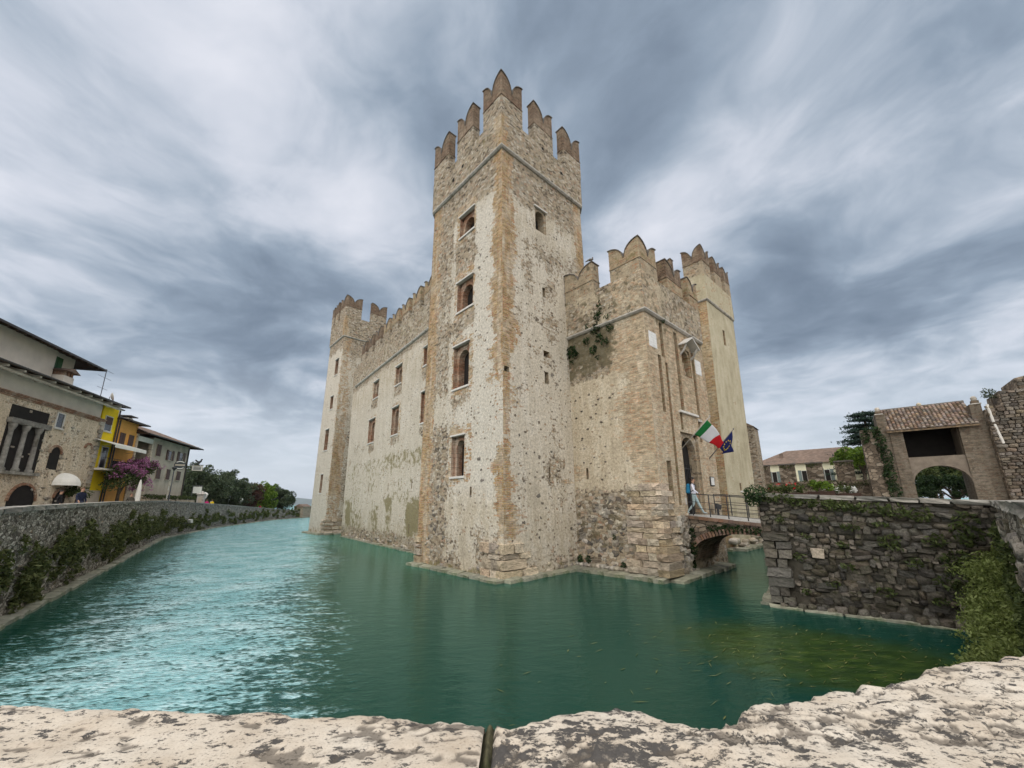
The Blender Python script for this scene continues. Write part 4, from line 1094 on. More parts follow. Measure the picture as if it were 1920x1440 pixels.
for i in range(n):
    an = math.pi * (0.07 + 0.86 * (i + 0.5) / n)
    y, z = -2.35 + 2.05 * math.cos(an), 1.0 + 0.80 * math.sin(an)
    nrm = math.atan2(math.sin(an) / 0.80, math.cos(an) / 2.05)
    o = link('brick', vb, BR)
    o.location = (BX0 - 0.02, y + 0.12 * math.cos(nrm), z + 0.12 * math.sin(nrm))
    o.rotation_euler = (nrm - math.pi / 2, 0, 0); o.scale = (0.14, 0.095 + rnd.uniform(-.01, .008), 0.23)
for i in range(20):        # brick edge of the deck, on edge
    y0 = -0.02 - i * 0.205
    o = link('brick', vb, BR)
    o.location = (BX0 + 0.03, y0 - 0.1, zd(y0 - 0.1) - 0.11); o.scale = (0.24, 0.195, 0.13); o.rotation_euler = (math.atan(0.087), 0, rnd.uniform(-.02, .02))
b = MB()
b.hexa([(BX0 - 0.06, BY - 0.3, zd(BY - .3) - 0.05), (BX1 + 0.06, BY - 0.3, zd(BY - .3) - 0.05), (BX1 + 0.06, 1.5, 2.53), (BX0 - 0.06, 1.5, 2.53)],
       [(BX0 - 0.06, BY - 0.3, zd(BY - .3)), (BX1 + 0.06, BY - 0.3, zd(BY - .3)), (BX1 + 0.06, 1.5, 2.60), (BX0 - 0.06, 1.5, 2.60)])
b.build('deck', M_cobble, BR)
fB = lambda s, z, dp: (BX0 + dp, s, z)
wall_plant('ivy', BR, fB, [(-1.2, 2.0, .3, .16), (-1.7, 1.98, .35, .2), (-2.2, 1.98, .4, .17), (-2.8, 1.95, .35, .16), (-3.5, 1.85, .45, .18), (-0.25, 1.4, .18, .7)], L_ivy, 0.085, 9, 700, 0.16)
for nm, x in (('railing', BX0 + 0.06), ('railing', BX1 - 0.06)):
    rl_ = MB()
    for dz in (0.95, 0.6, 0.32, 0.12):
        rl_.tube([(x, -0.35, zd(-.35) + dz), (x, BY + 0.05, zd(BY) + dz)], 0.022 if dz > .9 else 0.012, 6)
    ro = rl_.build(nm, M_iron, BR)
    for i in range(6):
        y = -0.35 - i * 0.75
        MB().tube([(x, y, zd(y) - 0.02), (x, y, zd(y) + 0.95)], 0.022, 6).build('post', M_iron, ro)

# dark iron gate leaf at the far end of the bridge
IG = empty('iron_gate_leaf', BR.matrix_basis @ Vector((BX1 - 0.1, BY + 0.2, zd(BY) + 0.0)), CASTLE_RZ + R(90), 'dark metal gate leaf standing open at the end of the footbridge', 'gate')
MB().box(0, 1.1, 0, 0.03, 0.08, 1.05).build('panel', M_iron, IG)
MB().box(-0.03, 0.03, -0.02, 0.05, 0, 1.15).build('post', M_iron, IG)
MB().box(1.08, 1.14, -0.02, 0.05, 0, 1.15).build('post', M_iron, IG)

# ================================================================== flags
def cloth(name, base, e1, e2, wave, nu, nv, mats, stripe, parent):
    """base corner, e1 along the hoist, e2 along the fly; wave(u, v) gives extra displacement"""
    base, e1, e2 = Vector(base), Vector(e1), Vector(e2)
    vs_ = []; fs = []; mi = []
    for i in range(nu + 1):
        for j in range(nv + 1):
            u, v = i / nu, j / nv
            vs_.append(base + e1 * v + e2 * u + Vector(wave(u, v)))
    for i in range(nu):
        for j in range(nv):
            a = i * (nv + 1) + j
            fs.append((a, a + nv + 1, a + nv + 2, a + 1)); mi.append(stripe((i + .5) / nu))
    me = bpy.data.meshes.new(name); me.from_pydata(vs_, [], fs)
    me.polygons.foreach_set('material_index', mi); me.polygons.foreach_set('use_smooth', [True] * len(fs)); me.update()
    o = link(name, me, parent, mats)
    sd = o.modifiers.new('thick', 'SOLIDIFY'); sd.thickness = 0.004
    return o
M_green = simple('green_cloth', (0.012, 0.16, 0.04), 0.8, 0.12)
M_whitec = simple('white_cloth', (0.72, 0.72, 0.76), 0.8, 0.06)
M_redc = simple('red_cloth', (0.56, 0.012, 0.02), 0.8, 0.12)
M_blue = simple('blue_cloth', (0.008, 0.014, 0.09), 0.8, 0.15)
M_yellow = simple('yellow_cloth', (0.75, 0.55, 0.03), 0.8, 0.1)
M_pole = simple('pale_pole', (0.35, 0.33, 0.30), 0.5, 0.2)
M_poled = simple('grey_pole', (0.10, 0.10, 0.11), 0.5, 0.2)
FI = empty('tricolour_flag', BR.matrix_basis @ Vector((2.61, 0, 5.6)), CASTLE_RZ, 'green, white and red flag on a slanting pole above the gateway', 'flag', 'flags over the gate')
MB().tube([(0, 0.05, 0), (0, -1.5, 1.42)], [0.028, 0.02], 8).build('pole', M_pole, FI, True)
MB().lathe([(0, 0.05), (0.03, 0.03), (0.035, 0), (0.02, -0.03)], 8, (0, -1.5, 1.43)).build('finial', M_pole, FI, True)
cloth('cloth', (0, -0.70, 0.66), (0, -0.66, 0.62), (1.12, -0.52, -0.46), lambda u, v: (0.06 * math.sin(7 * u + 3 * v) * u + 0.0 * v, 0.09 * math.sin(6 * u + 2.2 * v) * u + 0.22 * u * v, -0.18 * u * u - 0.42 * u * v + 0.05 * math.sin(9 * u + 5 * v) * u), 24, 12, [M_green, M_whitec, M_redc],
      lambda u: 0 if u < 0.24 else (1 if u < 0.62 else 2), FI)
FE = empty('blue_flag', BR.matrix_basis @ Vector((5.76, 0, 5.3)), CASTLE_RZ, 'dark blue flag with yellow stars hanging limp from a slanting pole beside the gateway', 'flag', 'flags over the gate')
MB().tube([(0, 0.05, 0), (0, -1.42, 1.48)], [0.026, 0.016], 8).build('pole', M_poled, FE, True)
MB().lathe([(0, 0.05), (0.03, 0.03), (0.035, 0), (0.02, -0.03)], 8, (0, -1.42, 1.49)).build('finial', M_poled, FE, True)
we = lambda u, v: (0.05 * math.sin(10 * u + 4 * v) * u, 0.06 * math.sin(8 * u + 3 * v) * u + 0.30 * u * v, 0.04 * math.sin(9 * u) * u - 0.70 * u * v)
be, e1e, e2e = Vector((0, -0.62, 0.66)), Vector((0, -0.74, 0.77)), Vector((0.17, -0.10, -0.40))
fc = cloth('cloth', be, e1e, e2e, we, 20, 14, [M_blue], lambda u: 0, FE)
for k_ in range(12):
    an = 2 * math.pi * k_ / 12
    u, v = 0.5 + 0.26 * math.cos(an), 0.5 + 0.30 * math.sin(an)
    c_ = be + e1e * v + e2e * u + Vector(we(u, v))
    b = MB(); pts = []
    du_ = (e2e + Vector(we(u + .05, v)) * 20 - Vector(we(u, v)) * 20).normalized(); dv_ = (e1e + Vector(we(u, v + .05)) * 20 - Vector(we(u, v)) * 20).normalized()
    nn = du_.cross(dv_).normalized()
    for q_ in range(10):
        r_ = 0.045 if q_ % 2 == 0 else 0.018
        pts.append(c_ + r_ * (math.cos(q_ * math.pi / 5) * du_ + math.sin(q_ * math.pi / 5) * dv_) - nn * 0.012)
    b.prism(pts, nn * 0.024); b.build('star', M_yellow, fc)

# framed notice by the gate, and flood lamp box on the ground
NB = empty('notice_frame', BR.matrix_basis @ Vector((5.5, -0.02, 3.95)), CASTLE_RZ, 'small framed white notice on the wall right of the gateway', 'notice')
MB().box(-0.02, 0.47, -0.05, 0.01, -0.02, 0.47).build('frame', M_iron, NB)
MB().box(0.03, 0.42, -0.062, -0.051, 0.03, 0.42).build('sheet', M_insc, NB)
WN = tag(MB().box(2.35, 2.52, -0.03, 0.0, 3.02, 3.32).build('wall_sign', M_marble), 'small white square sign on the left jamb of the gateway', 'sign')
WN.location = (6.31, 17.35, 0); WN.rotation_euler = (0, 0, CASTLE_RZ)
FL_ = empty('floodlight', BR.matrix_basis @ Vector((5.2, -0.35, 2.55)), CASTLE_RZ + R(20), 'black floodlight box standing by the bridge railing below the notice', 'floodlight')
MB().hexa([(-.2, -.14, .18), (.2, -.14, .18), (.2, .14, .24), (-.2, .14, .24)], [(-.2, -.2, .4), (.2, -.2, .4), (.2, .1, .5), (-.2, .1, .5)]).build('housing', M_iron, FL_)
MB().box(-.23, -.2, -.05, .05, -.4, .38).box(.2, .23, -.05, .05, -.4, .38).build('bracket', M_iron, FL_)

# ================================================================== people
def cloth_mat(name, shirt, trousers, skin=(0.42, 0.25, 0.17), shoe=(0.05, 0.05, 0.05), waist=0.97, neck=1.42, hairz=None):
    m, T = new_mat(name)
    o = T.n('ShaderNodeTexCoord').outputs['Object']
    x, y, z = T.sep(o)
    zz = T.m('ADD', z, T.m('MULTIPLY', T.m('SUBTRACT', T.noise(o, 9, 3), 0.5), 0.03))
    c = T.mix(T.m('GREATER_THAN', zz, 0.09), shoe, trousers)
    c = T.mix(T.m('GREATER_THAN', zz, waist), c, shirt)
    c = T.mix(T.m('GREATER_THAN', zz, neck), c, skin)
    fold = T.noise(o, 14, 4, 0.6)
    finish(T, T.mix(T.mr(fold, 0.4, 0.7, 0, 0.25), c, T.mix(1.0, c, (0.5, 0.5, 0.5), 'MULTIPLY')), 0.85, fold, 0.5, 0.02)
    return m
def skin_mesh(name, verts, edges, radii, mat, parent, sub=2):
    me = bpy.data.meshes.new(name)
    me.from_pydata(verts, edges, []); me.update()
    o = link(name, me, parent, mat)
    sk = o.modifiers.new('skin', 'SKIN')
    sk.use_smooth_shade = True
    for v, r_ in zip(me.skin_vertices[0].data, radii):
        v.radius = r_ if isinstance(r_, tuple) else (r_, r_)
    me.skin_vertices[0].data[0].use_root = True
    ss = o.modifiers.new('sub', 'SUBSURF'); ss.levels = sub; ss.render_levels = sub
    return o
def person(loc, rz, label, mat, skin, hair, pose='stand', group=None, bag=None, scale=1.0, hand=True):
    p = empty('person', loc, rz, label, 'person', group)
    p.scale = (scale,) * 3
    # forward is local -y
    if pose == 'walk':
        kl, al, tl = (0.09, -0.16, 0.50), (0.09, -0.34, 0.09), (0.10, -0.50, 0.05)
        kr, ar, tr = (-0.09, 0.02, 0.48), (-0.09, 0.32, 0.13), (-0.09, 0.26, 0.04)
        el, hl = (0.25, 0.10, 1.12), (0.25, -0.06, 0.90)
        er, hr = (-0.25, -0.08, 1.13), (-0.24, -0.26, 0.98)
    else:
        kl, al, tl = (0.10, -0.02, 0.49), (0.11, 0.02, 0.08), (0.12, -0.14, 0.04)
        kr, ar, tr = (-0.10, -0.02, 0.49), (-0.11, 0.02, 0.08), (-0.12, -0.14, 0.04)
        el, hl = (0.25, 0.03, 1.13), (0.23, -0.10, 0.90)
        er, hr = (-0.25, 0.03, 1.13), (-0.23, -0.10, 0.90)
    V = [(0, 0, 0.95), (0, 0.0, 1.12), (0, -0.01, 1.32), (0, 0.0, 1.44), (0, -0.02, 1.53), (0, -0.03, 1.64), (0, -0.02, 1.70),
         (0.10, 0, 0.90), kl, al, tl, (-0.10, 0, 0.90), kr, ar, tr, (0.17, 0, 1.38), el, hl, (-0.17, 0, 1.38), er, hr]
    E = [(0, 1), (1, 2), (2, 3), (3, 4), (4, 5), (5, 6), (0, 7), (7, 8), (8, 9), (9, 10), (0, 11), (11, 12), (12, 13), (13, 14), (2, 15), (15, 16), (16, 17), (2, 18), (18, 19), (19, 20)]
    rad = [(0.15, 0.11), (0.135, 0.10), (0.155, 0.11), 0.058, 0.075, 0.085, 0.05, 0.095, 0.065, 0.042, 0.035, 0.095, 0.065, 0.042, 0.035, 0.06, 0.045, 0.03, 0.06, 0.045, 0.03]
    body = skin_mesh('body', V, E, rad, mat, p)
    b = MB()
    b.lathe([(0.0, 0.12), (0.06, 0.11), (0.095, 0.06), (0.102, 0.0), (0.09, -0.06)], 12, (0, 0.012, 1.655)); b.build('hair', hair, p, True)
    if hand:
        for (hx, hy, hz_), (ex, ey, ez) in ((hl, el), (hr, er)):
            d_ = (Vector((hx, hy, hz_)) - Vector((ex, ey, ez))).normalized()
            h0 = Vector((hx, hy, hz_))
            sd = d_.cross(Vector((1, 0, 0))).normalized()
            V2 = [h0, h0 + d_ * 0.08]; E2 = [(0, 1)]; R2 = [0.026, 0.034]
            for k_ in range(4):
                a_ = h0 + d_ * 0.10 + sd * (k_ - 1.5) * 0.022
                c_ = a_ + d_ * (0.045 - abs(k_ - 1.3) * 0.006)
                e_ = c_ + d_ * 0.025 + Vector((-math.copysign(0.02, hx), -0.008, 0))
                n0 = len(V2); V2 += [a_, c_, e_]; E2 += [(1, n0), (n0, n0 + 1), (n0 + 1, n0 + 2)]; R2 += [0.010, 0.009, 0.008]
            n0 = len(V2); V2 += [h0 + d_ * 0.04 + sd * 0.045, h0 + d_ * 0.075 + sd * 0.06]; E2 += [(0, n0), (n0, n0 + 1)]; R2 += [0.011, 0.009]
            skin_mesh('hand', V2, E2, R2, skin, p, 1)
        f = MB()
        f.lathe([(0, 0.018), (0.012, 0.008), (0.016, -0.012), (0, -0.016)], 6, (0, -0.125, 1.63)); f.build('nose', skin, p, True)
        for sx in (-1, 1):
            MB().lathe([(0, 0.008), (0.010, 0), (0, -0.008)], 6, (sx * 0.032, -0.106, 1.665)).build('eye', M_void, p, True)
            MB().lathe([(0, 0.03), (0.014, 0.012), (0.012, -0.018), (0, -0.03)], 6, (sx * 0.088, -0.02, 1.64)).build('ear', skin, p, True)
        MB().box(-0.025, 0.025, -0.115, -0.09, 1.592, 1.60).build('mouth', M_redc, p)
    if bag:
        b = MB(); b.hexa([(-.17, .12, .98), (.17, .12, .98), (.15, .32, 1.0), (-.15, .32, 1.0)], [(-.15, .12, 1.46), (.15, .12, 1.46), (.12, .26, 1.44), (-.12, .26, 1.44)])
        bp_ = bevel(b.build('backpack', bag, p), 0.05, 3)
        for sx in (-1, 1):
            MB().tube([(sx * .11, .13, 1.42), (sx * .12, 0.0, 1.49), (sx * .13, -.13, 1.36), (sx * .14, -.12, 1.18), (sx * .15, .1, 1.05)], 0.018, 6).build('strap', M_iron, bp_)
    return p
M_skin = simple('skin', (0.40, 0.235, 0.16), 0.6, 0.08, 10, 0.1)
M_hair = simple('dark_hair', (0.016, 0.012, 0.010), 0.6, 0.3, 20, 0.5)
M_hairb = simple('brown_hair', (0.10, 0.06, 0.03), 0.6, 0.3, 20, 0.5)
cm_white = cloth_mat('white_top_pale_jeans', (0.66, 0.66, 0.74), (0.36, 0.46, 0.47), shoe=(0.4, 0.42, 0.42), neck=1.45)
M_bag = simple('blue_backpack', (0.015, 0.16, 0.30), 0.7, 0.2)
gl = lambda x, y, z: BR.matrix_basis @ Vector((x, y, z))
person(gl(2.68, -0.30, 2.57), CASTLE_RZ + R(12), 'person in white top and pale jeans with blue backpack walking out of the gateway', cm_white, M_skin, M_hair, 'walk', bag=M_bag, scale=0.97)
# ================================================================== right bank: ground, quay wall, near parapet
M_pave = simple('pavement', (0.24, 0.225, 0.20), 0.9, 0.3, 1.5, 0.5)
b = MB(); P_ = [(8.15, 13.45), (26.7, 30.5), (21, 36.8), (28, 75), (160, 190), (190, -60), (20, -25), (-14, -6), (-9, -1), (-2, 0.1), (0.9, 0.3), (2.7, 1.6), (12.15, 10.3)]
b.add([(x, y, 2.5) for x, y in P_], [tuple(range(len(P_)))[::-1]])
tag(b.build('pavement', M_pave), kind='structure')

QW = empty('dark_quay_wall', (8.06, 13.35, 0), R(-37.9), 'dark mossy rubble quay wall at the end of the footbridge', 'quay wall'); QW['kind'] = 'thing'
QL = 5.12
M_gblock = simple('grey_corner_block', (0.165, 0.148, 0.12), 0.9, 0.45, 5, 1.0, 9, 0.05, rand=1.0, dirt=(0.085, 0.08, 0.05))
qtop = lambda x: 3.36 - 0.30 * x / QL
patch('wall', QW, M_mortar, (0, 0.10, -1), (QL, 0.10, -1), (QL, 0.10, qtop(QL)), (0, 0.10, qtop(0)), 0.15, None, (), False, 81, 0.06, -1)
MB().add([(0, 0.1, -1), (0, 0.1, 3.3), (0, 0.6, 3.3), (QL + .3, 0.6, 3.0), (QL + .3, 0.6, 2.4), (0, 0.6, 2.4)], [(2, 3, 4, 5)]).build('parapet_inside', M_mortar, QW)
rt = MB()     # return face along the moat
c_ = Vector((8.06, 13.35)); e_ = Vector((0.736, 0.677)) * 27
rt.add([(c_.x, c_.y, -1), (c_.x + e_.x, c_.y + e_.y, -1), (c_.x + e_.x, c_.y + e_.y, 2.5), (c_.x, c_.y, 3.3)], [(0, 1, 2, 3)])
ro = rt.build('side_face', M_ruin, QW); ro.matrix_parent_inverse = QW.matrix_basis.inverted()
z_ = 0.05; sts = []
while z_ < 3.25:
    h_ = rnd.uniform(0.10, 0.20)
    x_ = (0.72 + rnd.uniform(-.1, .3)) if z_ < 2.15 else rnd.uniform(-0.02, 0.05)
    while x_ < QL:
        w_ = rnd.uniform(0.11, 0.26) if rnd.random() < .72 else rnd.uniform(.24, .46)
        if z_ + h_ * 0.5 < qtop(x_) - 0.06:
            sts.append(((x_ + w_ / 2, 0.155 + rnd.uniform(-.05, .05), z_ + h_ / 2 + rnd.uniform(-.04, .04)), (w_ * rnd.uniform(.85, 1.08), 0.26, h_ * rnd.uniform(0.75, 1.3)), (rnd.uniform(-.12, .12), rnd.uniform(-.25, .25), rnd.uniform(-.12, .12))))
        x_ += w_
    z_ += h_
sts.sort(key=lambda q_: -q_[1][0] * q_[1][2])
for l_, s_, r_ in sts[:290]: put_stone('stone', QW, M_dark, l_, s_, r_, 0.04 if rnd.random() < .5 else .12)
fm = MB()
for l_, s_, r_ in sts[290:]:
    src = rnd.choice(stones_of(M_dark, flat=.12))
    mt = Matrix.LocRotScale(Vector(l_), __import__('mathutils').Euler(r_), Vector(s_))
    fm.add([mt @ v.co for v in src.vertices], [tuple(p.vertices) for p in src.polygons])
tag(fm.build('small_stones', M_dark, QW), kind='stuff')
z_ = 0.12
while z_ < 2.1:
    h_ = rnd.uniform(0.17, 0.30); x_ = -0.04
    for w_ in ((rnd.uniform(.5, .75),) if rnd.random() < .4 else (rnd.uniform(.22, .42), rnd.uniform(.25, .45))):
        put_stone('corner_block', QW, M_gblock, (x_ + w_ / 2, 0.10, z_ + h_ / 2), (w_ * .97, 0.5, h_ * .96), (rnd.uniform(-.05, .05), rnd.uniform(-.04, .04), rnd.uniform(-.05, .05)), 0.3)
        x_ += w_
    z_ += h_
put_stone('pale_block', QW, M_pale, (1.35, 0.02, 1.62), (0.32, 0.25, 0.26), (0, 0, 0), 0.4)
x_ = -0.1
while x_ < QL + 0.1:
    w_ = rnd.uniform(0.5, 0.95)
    put_stone('coping_stone', QW, M_cap, (x_ + w_ / 2, 0.30, qtop(x_ + w_ / 2)), (w_ * .99, 0.72, 0.13), (0, 0.058, 0), 0.42)
    x_ += w_
for i in range(22):
    x_ = 0.3 + i * 0.23
    put_stone('boulder', QW, M_dark, (x_, -0.08, 0.06 + rnd.uniform(-.03, .05)), (rnd.uniform(.2, .3), .34, rnd.uniform(.18, .28)), (0, rnd.uniform(-.3, .3), 0))
ledge(QW, [(-0.08, 3.0), (-0.08, -0.06), (QL, -0.06)], 0.2, 0.03, 0.8)
fq = lambda s, z, dp: (s, dp, z)
wall_plant('wall_plants', QW, fq, [(0.5, 3.25, .55, .16), (1.3, 3.1, .6, .14), (2.0, 3.0, .4, .2), (2.6, 2.95, .5, .15), (3.2, 2.85, .35, .2), (3.7, 2.75, .3, .22), (3.0, 2.0, .3, .22), (2.2, 2.4, .25, .12), (1.1, 2.1, .18, .1), (0.9, 1.5, .2, .12), (2.0, 1.3, .2, .1),
           (4.2, 1.6, .35, .35), (4.5, 2.4, .3, .5), (4.0, 1.1, .3, .25), (3.4, 1.5, .2, .15), (1.6, .8, .2, .1), (0.9, .5, .15, .1), (2.7, .7, .25, .12), (2.0, 1.9, .2, .1), (1.5, 2.6, .3, .1), (3.7, .6, .2, .12), (0.5, 2.6, .15, .12), (3.9, 2.1, .25, .2), (2.9, 2.5, .2, .1)], L_moss, 0.085, 12, 480, 0.16)
wall_plant('fern_bush', QW, fq, [(4.75, .7, .5, .7), (4.6, 1.3, .35, .45), (5.0, 1.7, .25, .5)], L_fern, 0.06, 16, 2200, 0.6)
wall_plant('overhanging_bush', QW, fq, [(0.0, 3.40, .35, .28), (-0.1, 3.2, .25, .2)], L_ivy, 0.085, 13, 900, 0.45)

NP = empty('fern_grown_parapet', (12.1, 10.2, 0), R(-138.9), 'near parapet wall running towards the camera at right, overgrown with ferns', 'parapet'); NP['kind'] = 'thing'
NL = 12.9
patch('wall', NP, M_quay, (0, 0, -1), (NL, 0, -1), (NL, 0, 3.02), (0, 0, 3.02), 0.12, lambda s, z: (0.95 + 0 * z, 0 * z, 0.3 + 0 * z, 0 * z), (), False, 87, 0.09, -1)
MB().box(0, NL, 0.05, 0.5, 2.4, 3.0).build('core', M_mortar, NP)
x_ = -0.2
while x_ < NL:
    w_ = rnd.uniform(0.5, 1.0)
    put_stone('coping_stone', NP, M_cap, (x_ + w_ / 2, 0.24, 3.06 + .05 * (x_ + w_ / 2) / NL), (w_ * .99, 0.62, 0.13), (0, 0, 0), 0.42)
    x_ += w_
for i in range(90):
    s_ = rnd.uniform(0.2, 9); z_ = rnd.uniform(0.6, 2.8)
    k_ = rnd.uniform(.1, .26)
    put_stone('stone', NP, M_dark if rnd.random() < .7 else M_pale, (s_, 0.02, z_), (k_ * 1.4, .2, k_), (0, rnd.uniform(-.2, .2), 0))
wall_plant('fern_bush', NP, fq, [(0.7, 0.8, .6, .8), (1.4, 0.7, .8, .75), (2.3, 0.6, .9, .7), (3.3, 0.5, .9, .6), (4.4, 0.4, .9, .5), (0.3, 1.5, .3, .5), (1.2, 1.5, .4, .35), (5.6, .5, .9, .6)], L_fern, 0.06, 14, 2600, 1.0)
wall_plant('ivy', NP, fq, [(2.5, 1.5, .6, .4), (3.8, 1.4, .7, .4), (5.4, 1.2, .9, .6), (6.8, 1.2, .8, .6), (0.5, 2.3, .3, .4), (4.6, 2.2, .3, .3)], L_moss, 0.07, 15, 800, 0.22)

# ================================================================== tile-roofed gate tower
M_tile = simple('clay_tile', (0.165, 0.118, 0.088), 0.9, 0.45, 5, 0.6, 18, 0.02, rand=1.5, dirt=(0.08, 0.07, 0.058))
M_rend = simple('grey_brown_render', (0.20, 0.165, 0.13), 0.9, 0.25, 2.5, 0.5, dirt=(0.17, 0.135, 0.105))
M_pier = masonry('pier_brick', const=(0.35, 0.75, 0.15, 0.0), objcoord=True, plaster=((0.185, 0.155, 0.12), (0.24, 0.205, 0.165)), brick=((0.11, 0.088, 0.062), (0.21, 0.17, 0.125)), mortar=(0.19, 0.17, 0.135), red=(0.13, 0.085, 0.06))
TG = empty('gate_tower', (29.2, 27.3, 2.5), R(-40), 'open gate tower with tiled roof above a wide arch on the right bank', 'gate tower')
def at_(o, dz=-2.5): o.location.z = dz; return o
at_(MB().box(-2.0, -1.32, -0.1, 2.6, 2.4, 7.95).build('pier', M_pier, TG))
at_(MB().box(1.42, 2.2, -0.1, 2.6, 2.4, 7.95).build('pier', M_pier, TG))
b = MB(); n = 16
for i in range(n):
    a0, a1 = math.pi * i / n, math.pi * (i + 1) / n
    x0_, z0_ = 0.05 - 1.36 * math.cos(a0), 4.2 + 1.15 * math.sin(a0)
    x1_, z1_ = 0.05 - 1.36 * math.cos(a1), 4.2 + 1.15 * math.sin(a1)
    b.add([(x0_, 0, z0_), (x1_, 0, z1_), (x1_, 0, 6.0), (x0_, 0, 6.0), (x0_, 0.7, z0_), (x1_, 0.7, z1_), (x1_, 0.7, 6.0), (x0_, 0.7, 6.0)], [(0, 1, 2, 3), (0, 4, 5, 1), (7, 6, 5, 4), (3, 2, 6, 7)])
at_(b.build('arch_wall', M_rend, TG))
b = MB()
for i in range(n):
    a0, a1 = math.pi * i / n, math.pi * (i + 1) / n
    q_ = [(0.05 - r_ * math.cos(a_), y_, 4.2 + (r_ - 0.21) * math.sin(a_)) for y_ in (-0.05, 0.02) for r_, a_ in ((1.36, a0), (1.36, a1), (1.50, a1), (1.50, a0))]
    b.add(q_, [(0, 1, 2, 3), (0, 4, 5, 1), (2, 6, 7, 3)])
at_(b.build('arch_ring', M_rend, TG))
at_(MB().box(-1.32, 1.42, 2.5, 2.6, 6.0, 8.6).build('loft_panel', M_void, TG))
at_(MB().box(-1.32, 1.42, 0.05, 2.6, 5.9, 6.0).build('loft_floor', M_wood, TG))
at_(MB().box(1.40, 1.42, 0.3, 2.5, 6.0, 7.95).build('loft_side', M_rend, TG))
at_(MB().hexa([(-2.3, .2, 7.94), (-1.3, .2, 7.94), (-1.3, 2.6, 7.94), (-2.3, 2.6, 7.94)], [(-2.3, .2, 8.3), (-1.3, .2, 8.3), (-1.3, 2.6, 8.9), (-2.3, 2.6, 8.9)]).hexa([(1.42, .2, 7.94), (2.4, .2, 7.94), (2.4, 2.6, 7.94), (1.42, 2.6, 7.94)], [(1.42, .2, 8.3), (2.4, .2, 8.3), (2.4, 2.6, 8.9), (1.42, 2.6, 8.9)]).build('wall_head', M_pier, TG))
rf_ = at_(MB().add([(-2.15, -0.45, 7.92), (2.35, -0.45, 7.92), (2.35, 2.1, 9.85), (-2.15, 2.1, 9.85), (-2.15, 3.3, 8.6), (2.35, 3.3, 8.6), (-2.15, -0.45, 7.82), (2.35, -0.45, 7.82)], [(0, 1, 2, 3), (3, 2, 5, 4), (6, 7, 1, 0), (6, 7, 5, 4)]).build('roof', M_tile, TG))
tb = MB(); k_ = 6      # one barrel tile
for i in range(k_):
    a0, a1 = math.pi * i / k_, math.pi * (i + 1) / k_
    r0, r1 = 0.098, 0.080
    tb.add([(-r0 * math.cos(a0), 0, r0 * .8 * math.sin(a0)), (-r0 * math.cos(a1), 0, r0 * .8 * math.sin(a1)), (-r1 * math.cos(a1), 0.33, r1 * .8 * math.sin(a1)), (-r1 * math.cos(a0), 0.33, r1 * .8 * math.sin(a0))], [(0, 1, 2, 3)])
tb.add([(-0.098 * math.cos(math.pi * i / k_), 0, 0.078 * math.sin(math.pi * i / k_)) for i in range(k_ + 1)], [tuple(range(k_ + 1))])
tile = tb.mesh('tile'); tile.materials.append(M_tile)
sl = math.atan2(1.93, 2.55); n_r, n_c = 13, 22
for c_ in range(n_c):
    for r_ in range(n_r):
        o = link('tile', tile, rf_)
        dd = r_ * (3.2 / n_r)
        o.location = (-2.05 + c_ * (4.3 / (n_c - 1)) + rnd.uniform(-.012, .012), -0.5 + dd * math.cos(sl), 7.93 + dd * math.sin(sl) + rnd.uniform(0, .015))
        o.rotation_euler = (sl - 0.02, 0, rnd.uniform(-.03, .03))
at_(MB().tube([(-2.15, 2.1, 9.88), (2.35, 2.1, 9.88)], 0.11, 8).build('ridge', M_coping, TG))
for x_ in (-2.35, 2.5):
    p_ = at_(MB().box(x_ - 0.2 - .12 * (x_ > 0), x_ + 0.2 + .14 * (x_ < 0), -0.05, 2.8, 2.4, 9.3).box(x_ - 0.17, x_ + 0.17, 0.0, 0.4, 9.3, 9.55).build('side_wall', M_pier, TG))
    MB().lathe([(0.1, 9.5), (0.14, 9.6), (0.16, 9.72), (0.1, 9.85), (0, 9.88)], 10, (x_, 0.2, 0)).build('ball', M_pale, p_, True)
    MB().box(x_ - 0.24, x_ + 0.24, -0.1, 2.85, 9.28, 9.34).build('cap', M_cornice, p_)
at_(MB().lathe([(0.1, 9.9), (0.14, 10.0), (0.14, 10.1), (0, 10.2)], 10, (0.1, 2.1, 0)).build('ball', M_pale, TG, True))

# ivy-grown wall on its left
IW = empty('ivy_wall', (29.2, 27.3, 2.5), R(-40), 'ruined wall hung with dark ivy left of the tiled gate tower', 'wall'); IW['kind'] = 'thing'
at_(MB().box(-3.6, -2.58, -0.3, 1.8, 2.4, 8.2).build('wall', M_ruin, IW))
fi = lambda s, z, dp: (s, -0.3 + dp, z - 2.5)
wall_plant('ivy', IW, fi, [(-2.6, 7.3, .35, 1.0), (-2.45, 6.0, .35, 1.0), (-2.5, 4.8, .4, .8), (-2.9, 8.1, .5, .35), (-2.4, 3.7, .4, .7), (-3.4, 7.6, .3, .5)], L_ivy, 0.16, 21, 190, 0.5)

